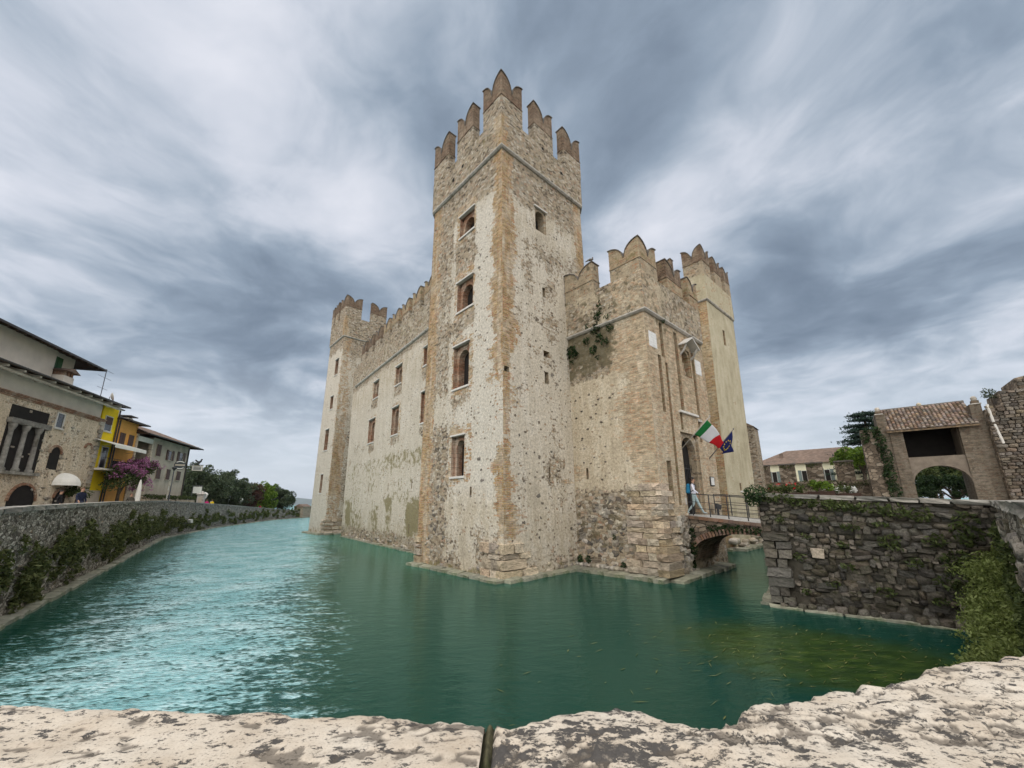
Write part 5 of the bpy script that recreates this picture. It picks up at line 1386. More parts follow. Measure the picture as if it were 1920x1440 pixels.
# rubble ruin at the right edge
RW = empty('rubble_ruin', (29.2, 27.3, 2.5), R(-40), 'tall broken rubble wall at the right edge beside the gate tower', 'ruin')
out = [(2.72, 2.4), (7.5, 2.4), (7.5, 11.2), (4.3, 10.6), (4.28, 9.85), (3.5, 9.9), (3.45, 8.95), (2.72, 8.8)]
at_(MB().prism([(x, -0.5, z) for x, z in out], (0, 3, 0)).build('core', M_ruin, RW))
z_ = 2.9; n_st = 0
while z_ < 10.4:
    h_ = rnd.uniform(.14, .27); x_ = 2.72 if z_ < 8.9 else (3.5 if z_ < 9.8 else 4.3)
    while x_ < 5.3:
        w_ = rnd.uniform(.18, .5)
        if n_st < 299:
            put_stone('stone', RW, M_rstone, (x_ + w_ / 2, -0.52 + rnd.uniform(-.04, .04), z_ + h_ / 2 - 2.5), (w_ * .95, .3, h_ * .9), (0, rnd.uniform(-.12, .12), 0), 0.1); n_st += 1
        x_ += w_
    z_ += h_
at_(MB().tube([(2.85, -0.62, 9.1), (2.9, -0.62, 8.0), (3.05, -0.65, 6.5)], 0.07, 8).build('drain_pipe', M_marble, RW))
SB = empty('rooftop_shrub', Vector((29.2, 27.3, 0)) + Matrix.Rotation(R(-40), 3, 'Z') @ Vector((3.25, 0.2, 9.0)), 0, 'small grey-green shrub growing on top of the rubble ruin', 'shrub')
leaves_obj('foliage', crown_points(np.random.default_rng(5), 260, (0, 0, 0.75), (.38, .38, .5), 12, .22), 0.10, L_olive, SB, 5)
MB().tube([(0, 0, -0.15), (0.03, 0, 0.5)], 0.03, 6).build('stem', M_bark, SB)

# ================================================================== garden wall, villa, trees behind
GW = empty('garden_wall', (24.1, 34.4, 0), R(-40), 'low dark crenellated garden wall in front of the yellow villa', 'wall'); GW['kind'] = 'thing'
MB().box(-4.5, 6.6, 0, 0.5, -1, 4.68).build('wall', M_ruin, GW)
for x0_, x1_ in ((-2.75, -1.6), (-.88, .25), (1.04, 2.15), (2.96, 4.13), (4.89, 5.7)):
    mo_ = MB().box(x0_, x1_, 0.003, 0.497, 4.6, 6.12).build('merlon', M_ruin, GW)
    MB().box(x0_ - .05, x1_ + .05, -0.06, 0.56, 6.12, 6.24).build('cap', M_coping, mo_)
    wall_plant('moss', mo_, lambda s, z, dp: (s, dp, z), [((x0_ + x1_) / 2, 6.0, .55, .22)], L_moss, 0.10, 30 + int(x0_ * 10), 200, 0.06)
wall_plant('ivy', GW, lambda s, z, dp: (s, dp, z), [(s_, 4.3 + .15 * math.sin(s_ * 3), .6, .3) for s_ in np.arange(0, 6, .7)] + [(-3.2, 4.6, .6, .8), (-2.2, 4.2, .7, .5)], L_moss, 0.10, 33, 160, 0.2)
M_villa = simple('pale_yellow_render', (0.80, 0.76, 0.56), 0.85, 0.08, 1.2, 0.2)
M_rooft = simple('weathered_tile', (0.185, 0.13, 0.10), 0.9, 0.35, 2.5, 0.8, 12, 0.05, dirt=(0.13, 0.10, 0.08))
VI = empty('yellow_villa', (36, 51.4, 2.5), R(-40), 'pale yellow villa with low hipped tile roof behind the garden wall', 'house')
at_(MB().box(-4.2, 8.5, 0, 8, 2.4, 7.75).build('wall', M_villa, VI))
at_(MB().add([(-4.7, -.5, 7.65), (9, -.5, 7.65), (9, 8.5, 7.65), (-4.7, 8.5, 7.65), (-0.6, 4, 9.75), (6.0, 4, 9.75)], [(0, 1, 5, 4), (1, 2, 5), (2, 3, 4, 5), (3, 0, 4), (3, 2, 1, 0)]).build('roof', M_rooft, VI))
at_(MB().box(-1.2, -.8, 1.5, 1.9, 8.2, 9.2).build('chimney', M_rooft, VI))
M_shut = simple('grey_green_shutter', (0.16, 0.20, 0.19), 0.6, 0.15)
for x_ in (-1.9, 1.3, 3.6):
    w_ = at_(MB().box(x_ - .3, x_ + .3, -0.03, 0.1, 5.3, 6.75).build('window', M_marble, VI))
    MB().box(x_ - .24, x_ + .24, -0.045, -0.031, 5.4, 6.7).build('pane', M_void, w_)
    for k_ in (-1, 1):
        MB().box(x_ + k_ * .46 - .17, x_ + k_ * .46 + .17, -0.06, -0.01, 5.28, 6.78).build('shutter', M_shut, w_)

# flowers on the quay behind the parapet
FPm = simple('rusty_planter', (0.05, 0.028, 0.02), 0.8, 0.3)
def planter(x, y, z, rz, l, label, mats, seed):
    p = empty('flower_planter', (x, y, z), rz, label, 'planter', 'planters behind the quay parapet')
    MB().hexa([(-l / 2, -.18, 0), (l / 2, -.18, 0), (l / 2, .18, 0), (-l / 2, .18, 0)], [(-l / 2 - .06, -.24, .38), (l / 2 + .06, -.24, .38), (l / 2 + .06, .24, .38), (-l / 2 - .06, .24, .38)]).build('box', FPm, p)
    MB().box(-l / 2 - .1, l / 2 + .1, -.25, .25, -(z - 2.5), -0.003).build('plinth', M_cornice, p)
    rng = np.random.default_rng(seed)
    for i, (mt, n_, s_, hh) in enumerate(mats):
        leaves_obj('foliage' if i == 0 else 'flowers', crown_points(rng, n_, (0, 0, .45 + hh), (l * .55, .3, .25 + hh * .4), 14, .16), s_, mt, p, seed + i)
    return p
planter(13.9, 20.4, 3.12, R(-40), 1.7, 'long rusty planter of red geraniums behind the quay parapet', [(L_moss, 500, .12, .05), (L_redf, 24, .10, .15)], 41)
planter(15.6, 20.4, 3.2, R(-40), 1.0, 'short planter of yellow-green leaves between red and white flowers', [(L_lime, 420, .12, .15)], 42)
planter(16.9, 20.8, 3.1, R(-40), 1.5, 'planter overflowing with small white flowers behind the quay parapet', [(L_moss, 380, .11, .0), (L_white, 260, .09, .08)], 43)
tree('lime_tree', (37.6, 42.6, 2.5), 6.6, (2.1, 2.1, 2.0), L_lime, 'bright green tree between the villa and the tiled gate tower', n=5200, lumps=40, leaf=0.24, seed=51)
tree('garden_tree', (47.5, 43.2, 2.5), 6.8, (3.6, 3.6, 3.1), L_ivy, 'dark leafy tree seen through the arch of the gate tower', n=4200, lumps=40, leaf=0.26, seed=52)
tree('garden_tree', (44.6, 42.6, 2.5), 5.4, (2.0, 2.0, 2.2), L_moss, 'smaller tree at the left side of the gate arch view', n=2500, lumps=30, leaf=0.2, seed=53)
tree('hedge_tree', (41.5, 38.0, 2.4), 3.4, (3.4, 3.4, 1.75), L_moss, 'low round shrub tree seen low through the gate arch', n=6000, lumps=40, leaf=0.22, seed=54)
tree('garden_shrub', (36.6, 33.4, 2.4), 2.9, (2.6, 2.6, 1.5), L_ivy, 'broad dark shrub just behind the arch of the gate tower', n=5200, lumps=60, leaf=0.18, seed=55)
tree('garden_tree', (53, 50, 2.4), 8.2, (6.0, 6.0, 4.0), L_ivy, 'tall dark tree mass furthest behind the gate arch', n=7000, lumps=70, leaf=0.34, seed=56)
# cedar with flat tiers
CD = empty('cedar_tree', (42.3, 46.4, 2.5), 0, 'dark cedar with flat tiered branches behind the gate tower', 'tree')
b = MB(); b.tube([(0, 0, -.3), (0, 0, 5), (0, 0, 11)], [.4, .3, .06], 8)
rng = np.random.default_rng(8); pts = []
for k_ in range(13):
    z_ = 3.2 + k_ * 0.62; rr = (4.4 - 0.28 * k_) * rng.uniform(.75, 1.1)
    for q_ in range(4):
        an = rng.uniform(0, 6.28)
        tip = np.array([math.cos(an) * rr, math.sin(an) * rr, z_ - .25])
        b.tube([(0, 0, z_ - .2), tuple(tip * [.5, .5, 1]), tuple(tip)], [.07, .05, .02], 5)
        for w_ in np.linspace(.3, 1, 6):
            c0_ = tip * [w_, w_, 1] + [0, 0, .15 * math.sin(w_ * 3)]
            pts.append(c0_ + rng.normal(size=(70, 3)) * [.42, .42, .09])
b.build('trunk', M_bark, CD, True)
leaves_obj('crown', np.concatenate(pts), .17, L_cedar, CD, 9)
# ================================================================== left bank
LQ_pts = [(-11.9, 8.2, 3.0), (-14.92, 12.5, 3.2), (-22.8, 23.5, 3.45), (-35.83, 41.78, 3.72), (-44.13, 60.3, 3.4), (-52.4, 86.8, 2.5), (-53.5, 105.5, 1.6)]
b = MB()
for (x0_, y0_, z0_), (x1_, y1_, z1_) in zip(LQ_pts[:-1], LQ_pts[1:]):
    b.add([(x0_ - .1, y0_, z0_ - .95), (x1_ - .1, y1_, z1_ - .95), (x1_ - 90, y1_ + 5, z1_ - .95), (x0_ - 90, y0_ - 8, z0_ - .95)], [(0, 1, 2, 3)])
tag(b.build('promenade', M_pave), kind='structure')
LQ = empty('long_quay_wall', (-14.92, 12.5, 0), 0, 'long stone quay wall with green creepers along the left bank', 'quay wall'); LQ['kind'] = 'thing'
off = Vector((14.92, -12.5, 0))
s_acc = 0
spots = []; spots2 = []
for i, (A, B_) in enumerate(zip(LQ_pts[:-1], LQ_pts[1:])):
    A = Vector(A) + off; B_ = Vector(B_) + off
    t_ = Vector((B_.x - A.x, B_.y - A.y, 0)); L_ = t_.length; t_.normalize(); n_ = Vector((t_.y, -t_.x, 0))
    step = (0.12, 0.12, 0.2, 0.35, 0.5, 0.6)[i]
    patch('wall', LQ, M_quay, (A.x, A.y, -1), (B_.x, B_.y, -1), (B_.x, B_.y, B_.z - .08), (A.x, A.y, A.z - .08), step, lambda s, z: (0.95 + 0 * z, 0 * z, 0.3 + 0 * z, 0 * z), (), False, 91 + i, 0.08, -1, 0)
    s_ = 0
    while s_ < L_ - .05:
        l_ = min(rnd.uniform(.8, 1.4) * (1 if i < 3 else 2), L_ - s_)
        f_ = (s_ + l_ / 2) / L_
        c_ = A.lerp(B_, f_) - n_ * 0.16
        put_stone('coping_stone', LQ, M_cap, (c_.x, c_.y, c_.z - .02), (l_ * .995, .46, .15), (0, -math.atan2(B_.z - A.z, L_), math.atan2(t_.y, t_.x)), 0.44)
        s_ += l_
    rr = random.Random(60 + i)
    fw_ = (lambda A, t_, n_: lambda s, z, dp: tuple(A + t_ * s - n_ * dp + Vector((0, 0, z - A.z))))(A, t_, n_)
    sp = []
    for k_ in range(int(L_ * (5.2 if i < 3 else 2.8))):
        s_ = rr.uniform(0, L_)
        zt = 2.0 if i < 3 else 1.9
        if i == 1 and s_ < 3: zt = 1.5
        sp.append((s_, rr.gauss(zt - .55, .5), rr.uniform(.2, .6) * (1 if i < 3 else 1.5), rr.uniform(.12, .45)))
    wall_plant('creepers', LQ, fw_, sp, L_creep, (.12, .12, .15, .22, .3, .3)[i], 70 + i, (210, 210, 150, 80, 42, 36)[i], .26)
    ledge(LQ, [(A.x, A.y), (B_.x, B_.y)], .34, .09, (1, 1, 1.2, 2, 3, 3)[i])
EP = empty('walled_pier', (-53.6, 103.5, 0.6), R(95), 'small walled pier with tiled coping at the end of the quay', 'pier')
MB().box(-2.4, 2.4, -1.0, 1.2, -1.6, 2.1).build('wall', M_quay and M_top, EP)
MB().add([(-2.6, -1.2, 2.1), (2.6, -1.2, 2.1), (2.6, 1.4, 2.1), (-2.6, 1.4, 2.1), (-2.4, .1, 2.75), (2.4, .1, 2.75)], [(0, 1, 5, 4), (1, 2, 5), (2, 3, 4, 5), (3, 0, 4)]).build('tiled_coping', M_rooft, EP)

# ------------------------------------------------------------------ houses (facade frame: local x along the street, -y to the street)
HS = Vector((-36.5, 34.6, 0)); HR = R(108); GZ = 2.6
Hm = Matrix.Translation(HS) @ Matrix.Rotation(HR, 4, 'Z')
hw = lambda s, y, z: Hm @ Vector((s, y, z))
class House:
    def __init__(s, name, s0, label, cat='house'):
        s.s0 = s0
        s.e = empty(name, hw(s0, 0, GZ), HR, label, cat)
    def put(s, b, name, mat, parent=None, smooth=False):
        o = b.build(name, mat, parent or s.e, smooth)
        if parent is None: o.location = (-s.s0, 0, -GZ)
        return o
M_yellowr = simple('yellow_render', (0.82, 0.60, 0.012), 0.8, 0.10, 1.5, 0.15)
M_orange = simple('orange_render', (0.72, 0.37, 0.095), 0.85, 0.10, 1.5, 0.2)
M_cream = simple('cream_render', (0.66, 0.61, 0.53), 0.85, 0.10, 1.0, 0.2)
M_greyr = simple('taupe_render', (0.47, 0.405, 0.32), 0.9, 0.15, 1.2, 0.4, dirt=(0.36, 0.31, 0.245))
M_brownsh = simple('brown_shutter', (0.075, 0.035, 0.025), 0.6, 0.2)
M_greensh = simple('green_shutter', (0.03, 0.10, 0.035), 0.6, 0.15)
M_canvas = simple('white_canvas', (0.80, 0.77, 0.70), 0.8, 0.08, 2, 0.3)
M_glass = simple('window_glass', (0.03, 0.035, 0.04), 0.12, 0.2, 1, 0.0, spec=0.6)
M_gutter = simple('dark_gutter', (0.05, 0.042, 0.038), 0.5, 0.2)
def house_win(h, s0, s1, z0, z1, frame=None, shut=None, y=0.0, closed=False, openshut=True, glass=None):
    b = MB(); t_ = 0.07
    for q_ in ((s0, s0 + t_, z0, z1), (s1 - t_, s1, z0, z1), (s0 + t_, s1 - t_, z1 - t_, z1), (s0 + t_, s1 - t_, z0, z0 + t_)):
        b.box(q_[0], q_[1], y - 0.06, y + 0.08, q_[2], q_[3])
    w = h.put(b, 'window', frame or M_marble)
    MB().box(s0 + t_, s1 - t_, y - 0.012, y + 0.02, z0 + t_, z1 - t_).build('pane', glass or M_glass, w)
    MB().box(s0 - .06, s1 + .06, y - 0.12, y + 0.02, z0 - .08, z0 - .002).build('sill', frame or M_marble, w)
    if shut:
        wd = (s1 - s0) / 2
        if closed:
            for k_ in (0, 1):
                MB().box(s0 + .02 + k_ * wd, s0 + wd - .02 + k_ * wd, y - 0.10, y - 0.061, z0 + .02, z1 - .02).build('shutter', shut, w)
        else:
            for a_ in (s0 - wd * .9, s1):
                MB().box(a_, a_ + wd * .9, y - 0.09, y - 0.03, z0, z1).build('shutter', shut, w)
    return w
def tiled_roof(h, s0, s1, y0, z0, y1, z1, mat, name='roof', step=0.24, back=None):
    """roof slope with rows of half-round tiles as relief, one part"""
    n = int((s1 - s0) / step) * 4
    xs = np.linspace(s0, s1, n + 1); rows = 10
    ts = np.linspace(0, 1, rows * 2 + 1)
    X, T_ = np.meshgrid(xs, ts)
    Z = z0 + (z1 - z0) * T_ + 0.055 * np.abs(np.sin(np.pi * (X - s0) / step)) + 0.03 * (1 - (T_ * rows) % 1)
    Y = y0 + (y1 - y0) * T_
    V = np.stack([X, Y, Z], -1).reshape(-1, 3)
    ii = np.arange(V.shape[0]).reshape(len(ts), len(xs))
    Q = np.stack([ii[:-1, :-1], ii[:-1, 1:], ii[1:, 1:], ii[1:, :-1]], -1).reshape(-1, 4)
    o = link(name, np_mesh(name, V, Q), h.e, mat); o.location = (-h.s0, 0, -GZ)
    yb = y1 + (y1 - y0) * .9 if back is None else back
    MB().add([(s0, y0, z0 - .08), (s1, y0, z0 - .08), (s1, y1, z1 - .08), (s0, y1, z1 - .08), (s0, yb, z0 + .3), (s1, yb, z0 + .3)], [(3, 2, 1, 0), (3, 4, 5, 2), (0, 4, 3), (1, 2, 5)]).build('underside', M_wood, o)
    MB().tube([(s0, y0 - .05, z0 - .02), (s1, y0 - .05, z0 - .02)], .075, 8).build('gutter', M_gutter, o)
    return o
# stone house
h = House('stone_house', -7, 'big old stone house with tiled roof at the left edge', 'house')
b = MB()
cells = [(-14, -9.6), (-9.6, -6.3), (-6.3, -.35)]
b.box(-14, -.35, 0.0, 9, GZ - .3, 10.55)
h.put(b, 'wall', M_house)
h.put(MB().box(-14, -.4, 0.25, 9, 10.55, 12.3), 'upper_wall', M_cream)
for i_, z_ in enumerate((10.45, 10.56, 10.67)):
    h.put(MB().box(-14, -.3 + .03 * i_, -.08 - .05 * i_, .4, z_, z_ + .09), 'brick_course', M_brick)
tiled_roof(h, -14, 0.95, -1.0, 12.2, 4.5, 14.0, M_rooft, back=9)
for s_ in np.arange(-13.2, .8, 1.3):
    h.put(MB().hexa([(s_, -.9, 11.98), (s_ + .16, -.9, 11.98), (s_ + .16, .3, 11.98), (s_, .3, 11.98)], [(s_, -.9, 12.12), (s_ + .16, -.9, 12.12), (s_ + .16, .3, 12.3), (s_, .3, 12.3)]), 'rafter', M_cream)
h.put(MB().box(-14, .8, -.55, -.4, 11.85, 11.98), 'purlin', M_cream)
# recessed loggia with three pale columns
h.put(MB().box(-9.5, -6.3, -.03, .02, 5.6, 10.0), 'loggia_recess', M_void)
for s_ in (-9.2, -8.1, -7.0):
    c_ = h.put(MB().lathe([(.24, 5.6), (.24, 5.75), (.15, 5.85), (.13, 8.3), (.18, 8.4), (.24, 8.6), (.24, 8.75)], 12, (s_, -.10, 0)), 'column', M_cap, None, True)
h.put(MB().box(-9.6, -6.2, -.3, .05, 8.75, 9.1), 'loggia_lintel', M_cap)
h.put(MB().box(-9.6, -6.2, -.3, .05, 5.4, 5.6), 'loggia_sill', M_cap)
def dark_arch(s0, s1, z0, z1, nm='doorway', mat=None):
    n = 10; c_ = (s0 + s1) / 2; r_ = (s1 - s0) / 2
    pts = [(s0, -.015, z0), (s1, -.015, z0)] + [(c_ + r_ * math.cos(math.pi * i / n), -.015, z1 - r_ + r_ * math.sin(math.pi * i / n)) for i in range(n + 1)]
    o = h.put(MB().prism(pts, (0, .03, 0)), nm, mat or M_void)
    fr = MB()
    for i in range(n):
        a0, a1 = math.pi * i / n, math.pi * (i + 1) / n
        fr.add([(c_ + k_ * math.cos(a_), y_, z1 - r_ + k_ * math.sin(a_)) for y_ in (-.09, 0) for k_, a_ in ((r_, a0), (r_, a1), (r_ + .16, a1), (r_ + .16, a0))], [(0, 1, 2, 3), (0, 4, 5, 1), (2, 6, 7, 3)])
    fr.build('arch_trim', M_brick, o)
dark_arch(-7.9, -5.7, GZ - .1, 4.75)
dark_arch(-5.35, -4.35, 6.0, 7.7, 'window')
dark_arch(-3.9, -2.7, GZ - .1, 4.5)
dark_arch(-1.8, -1.15, 7.0, 8.35, 'blind_niche', M_house)
house_win(h, -5.6, -4.8, 9.1, 10.3, M_marble)
for i in range(34):
    s_, z_ = rnd.uniform(-9, -.5), rnd.uniform(3, 10.3)
    o = put_stone('bare_stone', h.e, M_pale, (s_ + 7, -.02, z_ - GZ), (rnd.uniform(.12, .3), .12, rnd.uniform(.1, .2)))
for k_ in range(22):        # toothed corner blocks
    l_ = .55 if k_ % 2 else .35
    put_stone('corner_stone', h.e, M_pale, (-.35 - l_ / 2 + 7.03, .02, GZ + .2 + k_ * .36 - GZ), (l_, .3, .34), (0, 0, 0), .4)
# chimney, aerial, dish on its roof
ch = h.put(MB().box(-4.3, -3.2, 1.0, 1.9, 12.4, 13.6), 'chimney', M_cream)
MB().box(-4.2, -4.0, 1.05, 1.85, 13.6, 13.95).box(-3.5, -3.3, 1.05, 1.85, 13.6, 13.95).box(-3.87, -3.65, 1.05, 1.85, 13.6, 13.95).build('flue_bricks', M_brick, ch)
MB().add([(-4.55, .75, 13.95), (-2.95, .75, 13.95), (-2.95, 2.15, 13.95), (-4.55, 2.15, 13.95), (-3.75, .75, 14.3), (-3.75, 2.15, 14.3)], [(0, 1, 4), (1, 2, 5, 4), (2, 3, 5), (3, 0, 4, 5), (3, 2, 1, 0)]).build('chimney_cap', M_rooft, ch)
AN = empty('roof_aerial', hw(-.4, .6, 12.5), HR, 'thin television aerial with three crossbars on the stone house roof', 'aerial')
MB().tube([(0, 0, 0), (0, 0, 2.9)], .03, 6).build('mast', M_poled, AN)
for z_, l_ in ((2.8, 1.0), (2.1, .9), (1.1, .7)):
    MB().tube([(-l_, 0, z_), (l_, 0, z_)], .016, 5).build('crossbar', M_poled, AN)
SD = empty('satellite_dish', hw(.2, .2, 12.55), HR + R(35), 'white satellite dish on the eave of the stone house', 'dish')
ds = MB(); ds.lathe([(0, 0), (.18, .02), (.32, .09), (.38, .15)], 14); do_ = ds.build('bowl', M_canvas, SD, True); do_.rotation_euler = (R(75), 0, 0); do_.location = (0, 0, .45)
MB().tube([(0, .05, 0), (0, .05, .45)], .025, 6).build('stalk', M_poled, SD)
# white upper house
h = House('white_house', -5, 'white house with dark wide eaves and green shutter rising behind the stone house roof', 'house')
h.put(MB().box(-14, -4.4, 1.7, 9, 11.5, 15.6).box(-4.4, -1.6, 2.2, 9, 11.5, 15.75), 'wall', M_cream)
house_win(h, -4.1, -3.0, 14.1, 15.3, M_marble, M_greensh, 2.2, True)
rf_ = h.put(MB().add([(-15, .6, 15.2), (-.3, .6, 15.2), (-.3, 10, 15.2), (-15, 10, 15.2), (-15, .6, 15.36), (-.3, .6, 15.36), (-.3, 10, 15.36), (-15, 10, 15.36), (-12, 5, 17.0), (-3.2, 5, 17.0)],
                    [(0, 1, 5, 4), (1, 2, 6, 5), (4, 5, 9, 8), (5, 6, 9), (6, 7, 8, 9), (7, 4, 8)]), 'roof', M_gutter)
for s_ in np.arange(-14, -.4, .7):
    MB().hexa([(s_, .65, 15.1), (s_ + .1, .65, 15.1), (s_ + .1, 2.3, 15.72), (s_, 2.3, 15.72)], [(s_, .65, 15.24), (s_ + .1, .65, 15.24), (s_ + .1, 2.3, 15.86), (s_, 2.3, 15.86)]).build('rafter', M_wood, rf_)
h.put(MB().tube([(-1.0, .9, 15.2), (-1.7, 2.05, 14.9), (-1.75, 2.05, 12.5)], .07, 8), 'downpipe', M_gutter)
# yellow house
h = House('yellow_house', .5, 'bright yellow house front with balcony between stone and orange houses', 'house')
h.put(MB().box(-.36, 1.75, .15, 8, GZ - .3, 12.1), 'wall', M_yellowr)
house_win(h, .05, 1.1, 9.85, 11.25, M_marble, None, .15)
h.put(MB().box(.14, 1.01, .06, .12, 10.5, 11.16), 'blind', M_brownsh)
h.put(MB().tube([(1.75, .05, 12.1), (1.75, .05, GZ)], .06, 8), 'downpipe', M_gutter)
bal = h.put(MB().box(-.4, 1.9, -.75, .15, 6.35, 6.5), 'balcony', M_cream)
MB().tube([(-.38, -.72, 7.4), (1.88, -.72, 7.4)], .025, 6).tube([(-.38, -.72, 6.95), (1.88, -.72, 6.95)], .015, 6).build('railing', M_gutter, bal)
for s_ in np.linspace(-.38, 1.88, 6): MB().tube([(s_, -.72, 6.5), (s_, -.72, 7.4)], .014, 5).build('baluster', M_gutter, bal)
house_win(h, .5, 1.4, 6.55, 8.5, M_marble, None, .15)
h.put(MB().box(-.3, 1.2, -.1, .2, GZ, 4.6), 'shop_front', M_greyr)
# long white awning over the balconies
AW = empty('long_awning', hw(-.9, 0, 8.6), HR, 'long white canvas awning projecting from the yellow house', 'awning')
n = 6
for k_ in range(n):
    x0_ = k_ * .82; dz_ = .05 * (k_ % 2)
    MB().hexa([(x0_, -1.5, -.12), (x0_ + .815, -1.5, -.12), (x0_ + .815, .15, .42), (x0_, .15, .42)], [(x0_, -1.5, -.02), (x0_ + .815, -1.5, -.02), (x0_ + .815, .15, .46), (x0_, .15, .46)]).build('canvas_panel', M_canvas, AW)
    MB().box(x0_ + .01, x0_ + .805, -1.52, -1.50, -.34, -.1).build('valance', M_canvas, AW)
MB().tube([(0, -1.5, -.1), (.0, .1, -.35)], .02, 5).tube([(n * .82, -1.5, -.1), (n * .82, .1, -.35)], .02, 5).build('arm', M_poled, AW)
# orange house
h = House('orange_house', 3, 'orange house with dark brown shutters next to the yellow house', 'house')
h.put(MB().box(1.82, 5.05, .05, 8, GZ - .3, 11.3), 'wall', M_orange)
tiled_roof(h, 1.7, 5.4, -.7, 11.25, 4.0, 12.3, M_gutter, back=8)
house_win(h, 2.3, 3.15, 8.6, 10.1, M_orange, M_brownsh, .05, True)
house_win(h, 3.7, 4.55, 8.85, 10.1, M_orange, M_brownsh, .05, True)
h.put(MB().tube([(2.0, 0, 11.2), (2.0, 0, GZ)], .06, 8), 'downpipe', M_gutter)
h.put(MB().box(1.9, 5.0, .02, .06, 10.6, 10.68), 'string_course', M_orange)
h.put(MB().box(2.2, 4.8, .02, .06, 5.9, 7.4), 'shop_window', M_glass)
# taupe house with open terrace
h = House('taupe_house', 11, 'taupe rendered house with red tile roof, brown shutters and covered terrace', 'house')
h.put(MB().box(8.3, 16.8, 0, 9, GZ - .3, 10.5), 'wall', M_greyr)
h.put(MB().box(5.06, 8.3, 3.5, 9, GZ - .3, 10.5).box(5.06, 8.3, .1, 3.5, 6.2, 6.4), 'terrace_interior', M_brownsh)
h.put(MB().box(5.06, 8.3, 0, .25, GZ - .3, 6.3), 'terrace_wall', M_house)
for s_ in (5.2, 8.15): h.put(MB().box(s_ - .14, s_ + .14, -.05, .25, GZ, 10.4), 'pillar', M_house)
h.put(MB().box(5.1, 8.2, -.05, .05, 9.75, 10.25), 'valance', M_canvas)
tiled_roof(h, 4.9, 18.0, -1.0, 10.45, 4.5, 12.6, M_rooft, back=9)
for s0_, s1_, z0_, z1_, cl_ in ((11.7, 12.6, 8.4, 9.55, False), (14.35, 15.4, 8.5, 9.65, False), (9.8, 10.7, 6.15, 7.4, True), (12.0, 12.8, 6.2, 7.4, True), (14.45, 15.4, 6.25, 7.35, True), (9.0, 9.9, 8.6, 9.9, True)):
    house_win(h, s0_, s1_, z0_, z1_, M_greyr, M_brownsh, 0, cl_)
h.put(MB().tube([(16.55, -.08, 10.4), (16.55, -.08, GZ)], .07, 8), 'downpipe', M_gutter)
for s_, z_ in ((7.2, 12.6), (9.8, 12.3)):
    c_ = h.put(MB().box(s_ - .4, s_ + .4, 3.2, 4.0, 11.4, z_ + .5), 'chimney', M_cream)
    MB().box(s_ - .7, s_ + .7, 2.9, 4.3, z_ + .62, z_ + .72).box(s_ - .3, s_ - .2, 3.3, 3.9, z_ + .5, z_ + .62).box(s_ + .2, s_ + .3, 3.3, 3.9, z_ + .5, z_ + .62).build('chimney_cap', M_gutter, c_)
# round hanging sign
M_sign = simple('slate_sign', (0.05, 0.06, 0.065), 0.6, 0.15)
RS = empty('round_sign', hw(12.3, -1.1, 7.9), HR + R(-60), 'round slate sign with white bands hanging in front of the taupe house', 'sign')
b = MB(); b.lathe([(0, -.03), (.55, -.03), (.55, .03), (0, .03)], 24); o = b.build('disc', M_sign, RS); o.rotation_euler = (R(90), 0, 0)
for z_, r_ in ((.3, .36), (-.3, .36)):
    MB().add([(x_ * r_, -.036, z_ + (.12 if z_ > 0 else -.12) * (1 - x_ * x_) + dz_) for dz_ in (-.05, .05) for x_ in np.linspace(-1, 1, 9)], [(i, i + 1, i + 10, i + 9) for i in range(8)]).build('white_band', M_canvas, RS)
MB().box(-.45, .45, -.037, -.031, -.1, .1).build('name_band', M_greyr, RS)
MB().tube([(0, 0, .55), (0, 0, .8), (-.2, 1.0, .8)], .02, 5).build('bracket', M_iron, RS)
# bracket sign with cockerel
CS = empty('cockerel_sign', hw(17.0, -.2, 7.6), HR + R(-70), 'hanging rectangular sign with iron cockerel on the corner of the taupe house', 'sign')
MB().tube([(-.3, 0, 1.0), (1.9, 0, 1.0)], .02, 5).tube([(.5, 0, 1.0), (.5, 0, .85)], .012, 5).tube([(1.6, 0, 1.0), (1.6, 0, .85)], .012, 5).build('bracket', M_iron, CS)
bd = MB().box(.35, 1.75, -.025, .025, 0, .85).build('board', M_greyr, CS)
MB().box(.42, 1.68, -.03, -.026, .07, .78).build('face', M_canvas, bd)
for z_ in (.58, .36, .17): MB().box(.55, 1.55, -.036, -.031, z_, z_ + (.10 if z_ != .36 else .14)).build('lettering_line', M_sign, bd)
ck = [(.75, 1.05), (1.0, 1.15), (.9, 1.35), (.7, 1.55), (.55, 1.75), (.75, 1.8), (.95, 1.6), (1.15, 1.55), (1.3, 1.7), (1.35, 1.95), (1.55, 1.95), (1.6, 1.8), (1.5, 1.75), (1.5, 1.5), (1.35, 1.3), (1.2, 1.2), (1.25, 1.05)]
MB().prism([(x, 0, z) for x, z in ck], (0, .02, 0)).build('cockerel', M_iron, CS)
# second board on a post
PS = empty('board_sign', hw(17.2, -.9, GZ), HR + R(-70), 'pale notice board on a thin post beyond the taupe house', 'sign')
MB().tube([(0, 0, 0), (0, 0, 4.2)], .035, 6).tube([(1.3, 0, 2.6), (1.3, 0, 4.2)], .02, 6).build('post', M_poled, PS)
MB().box(.08, 1.25, -.02, .02, 2.9, 4.0).build('board', M_canvas, PS)
MB().box(-.02, 1.32, -.02, .02, 4.15, 4.22).build('top_bar', M_poled, PS)
PS.scale = (.75,) * 3; CS.scale = (.8,) * 3
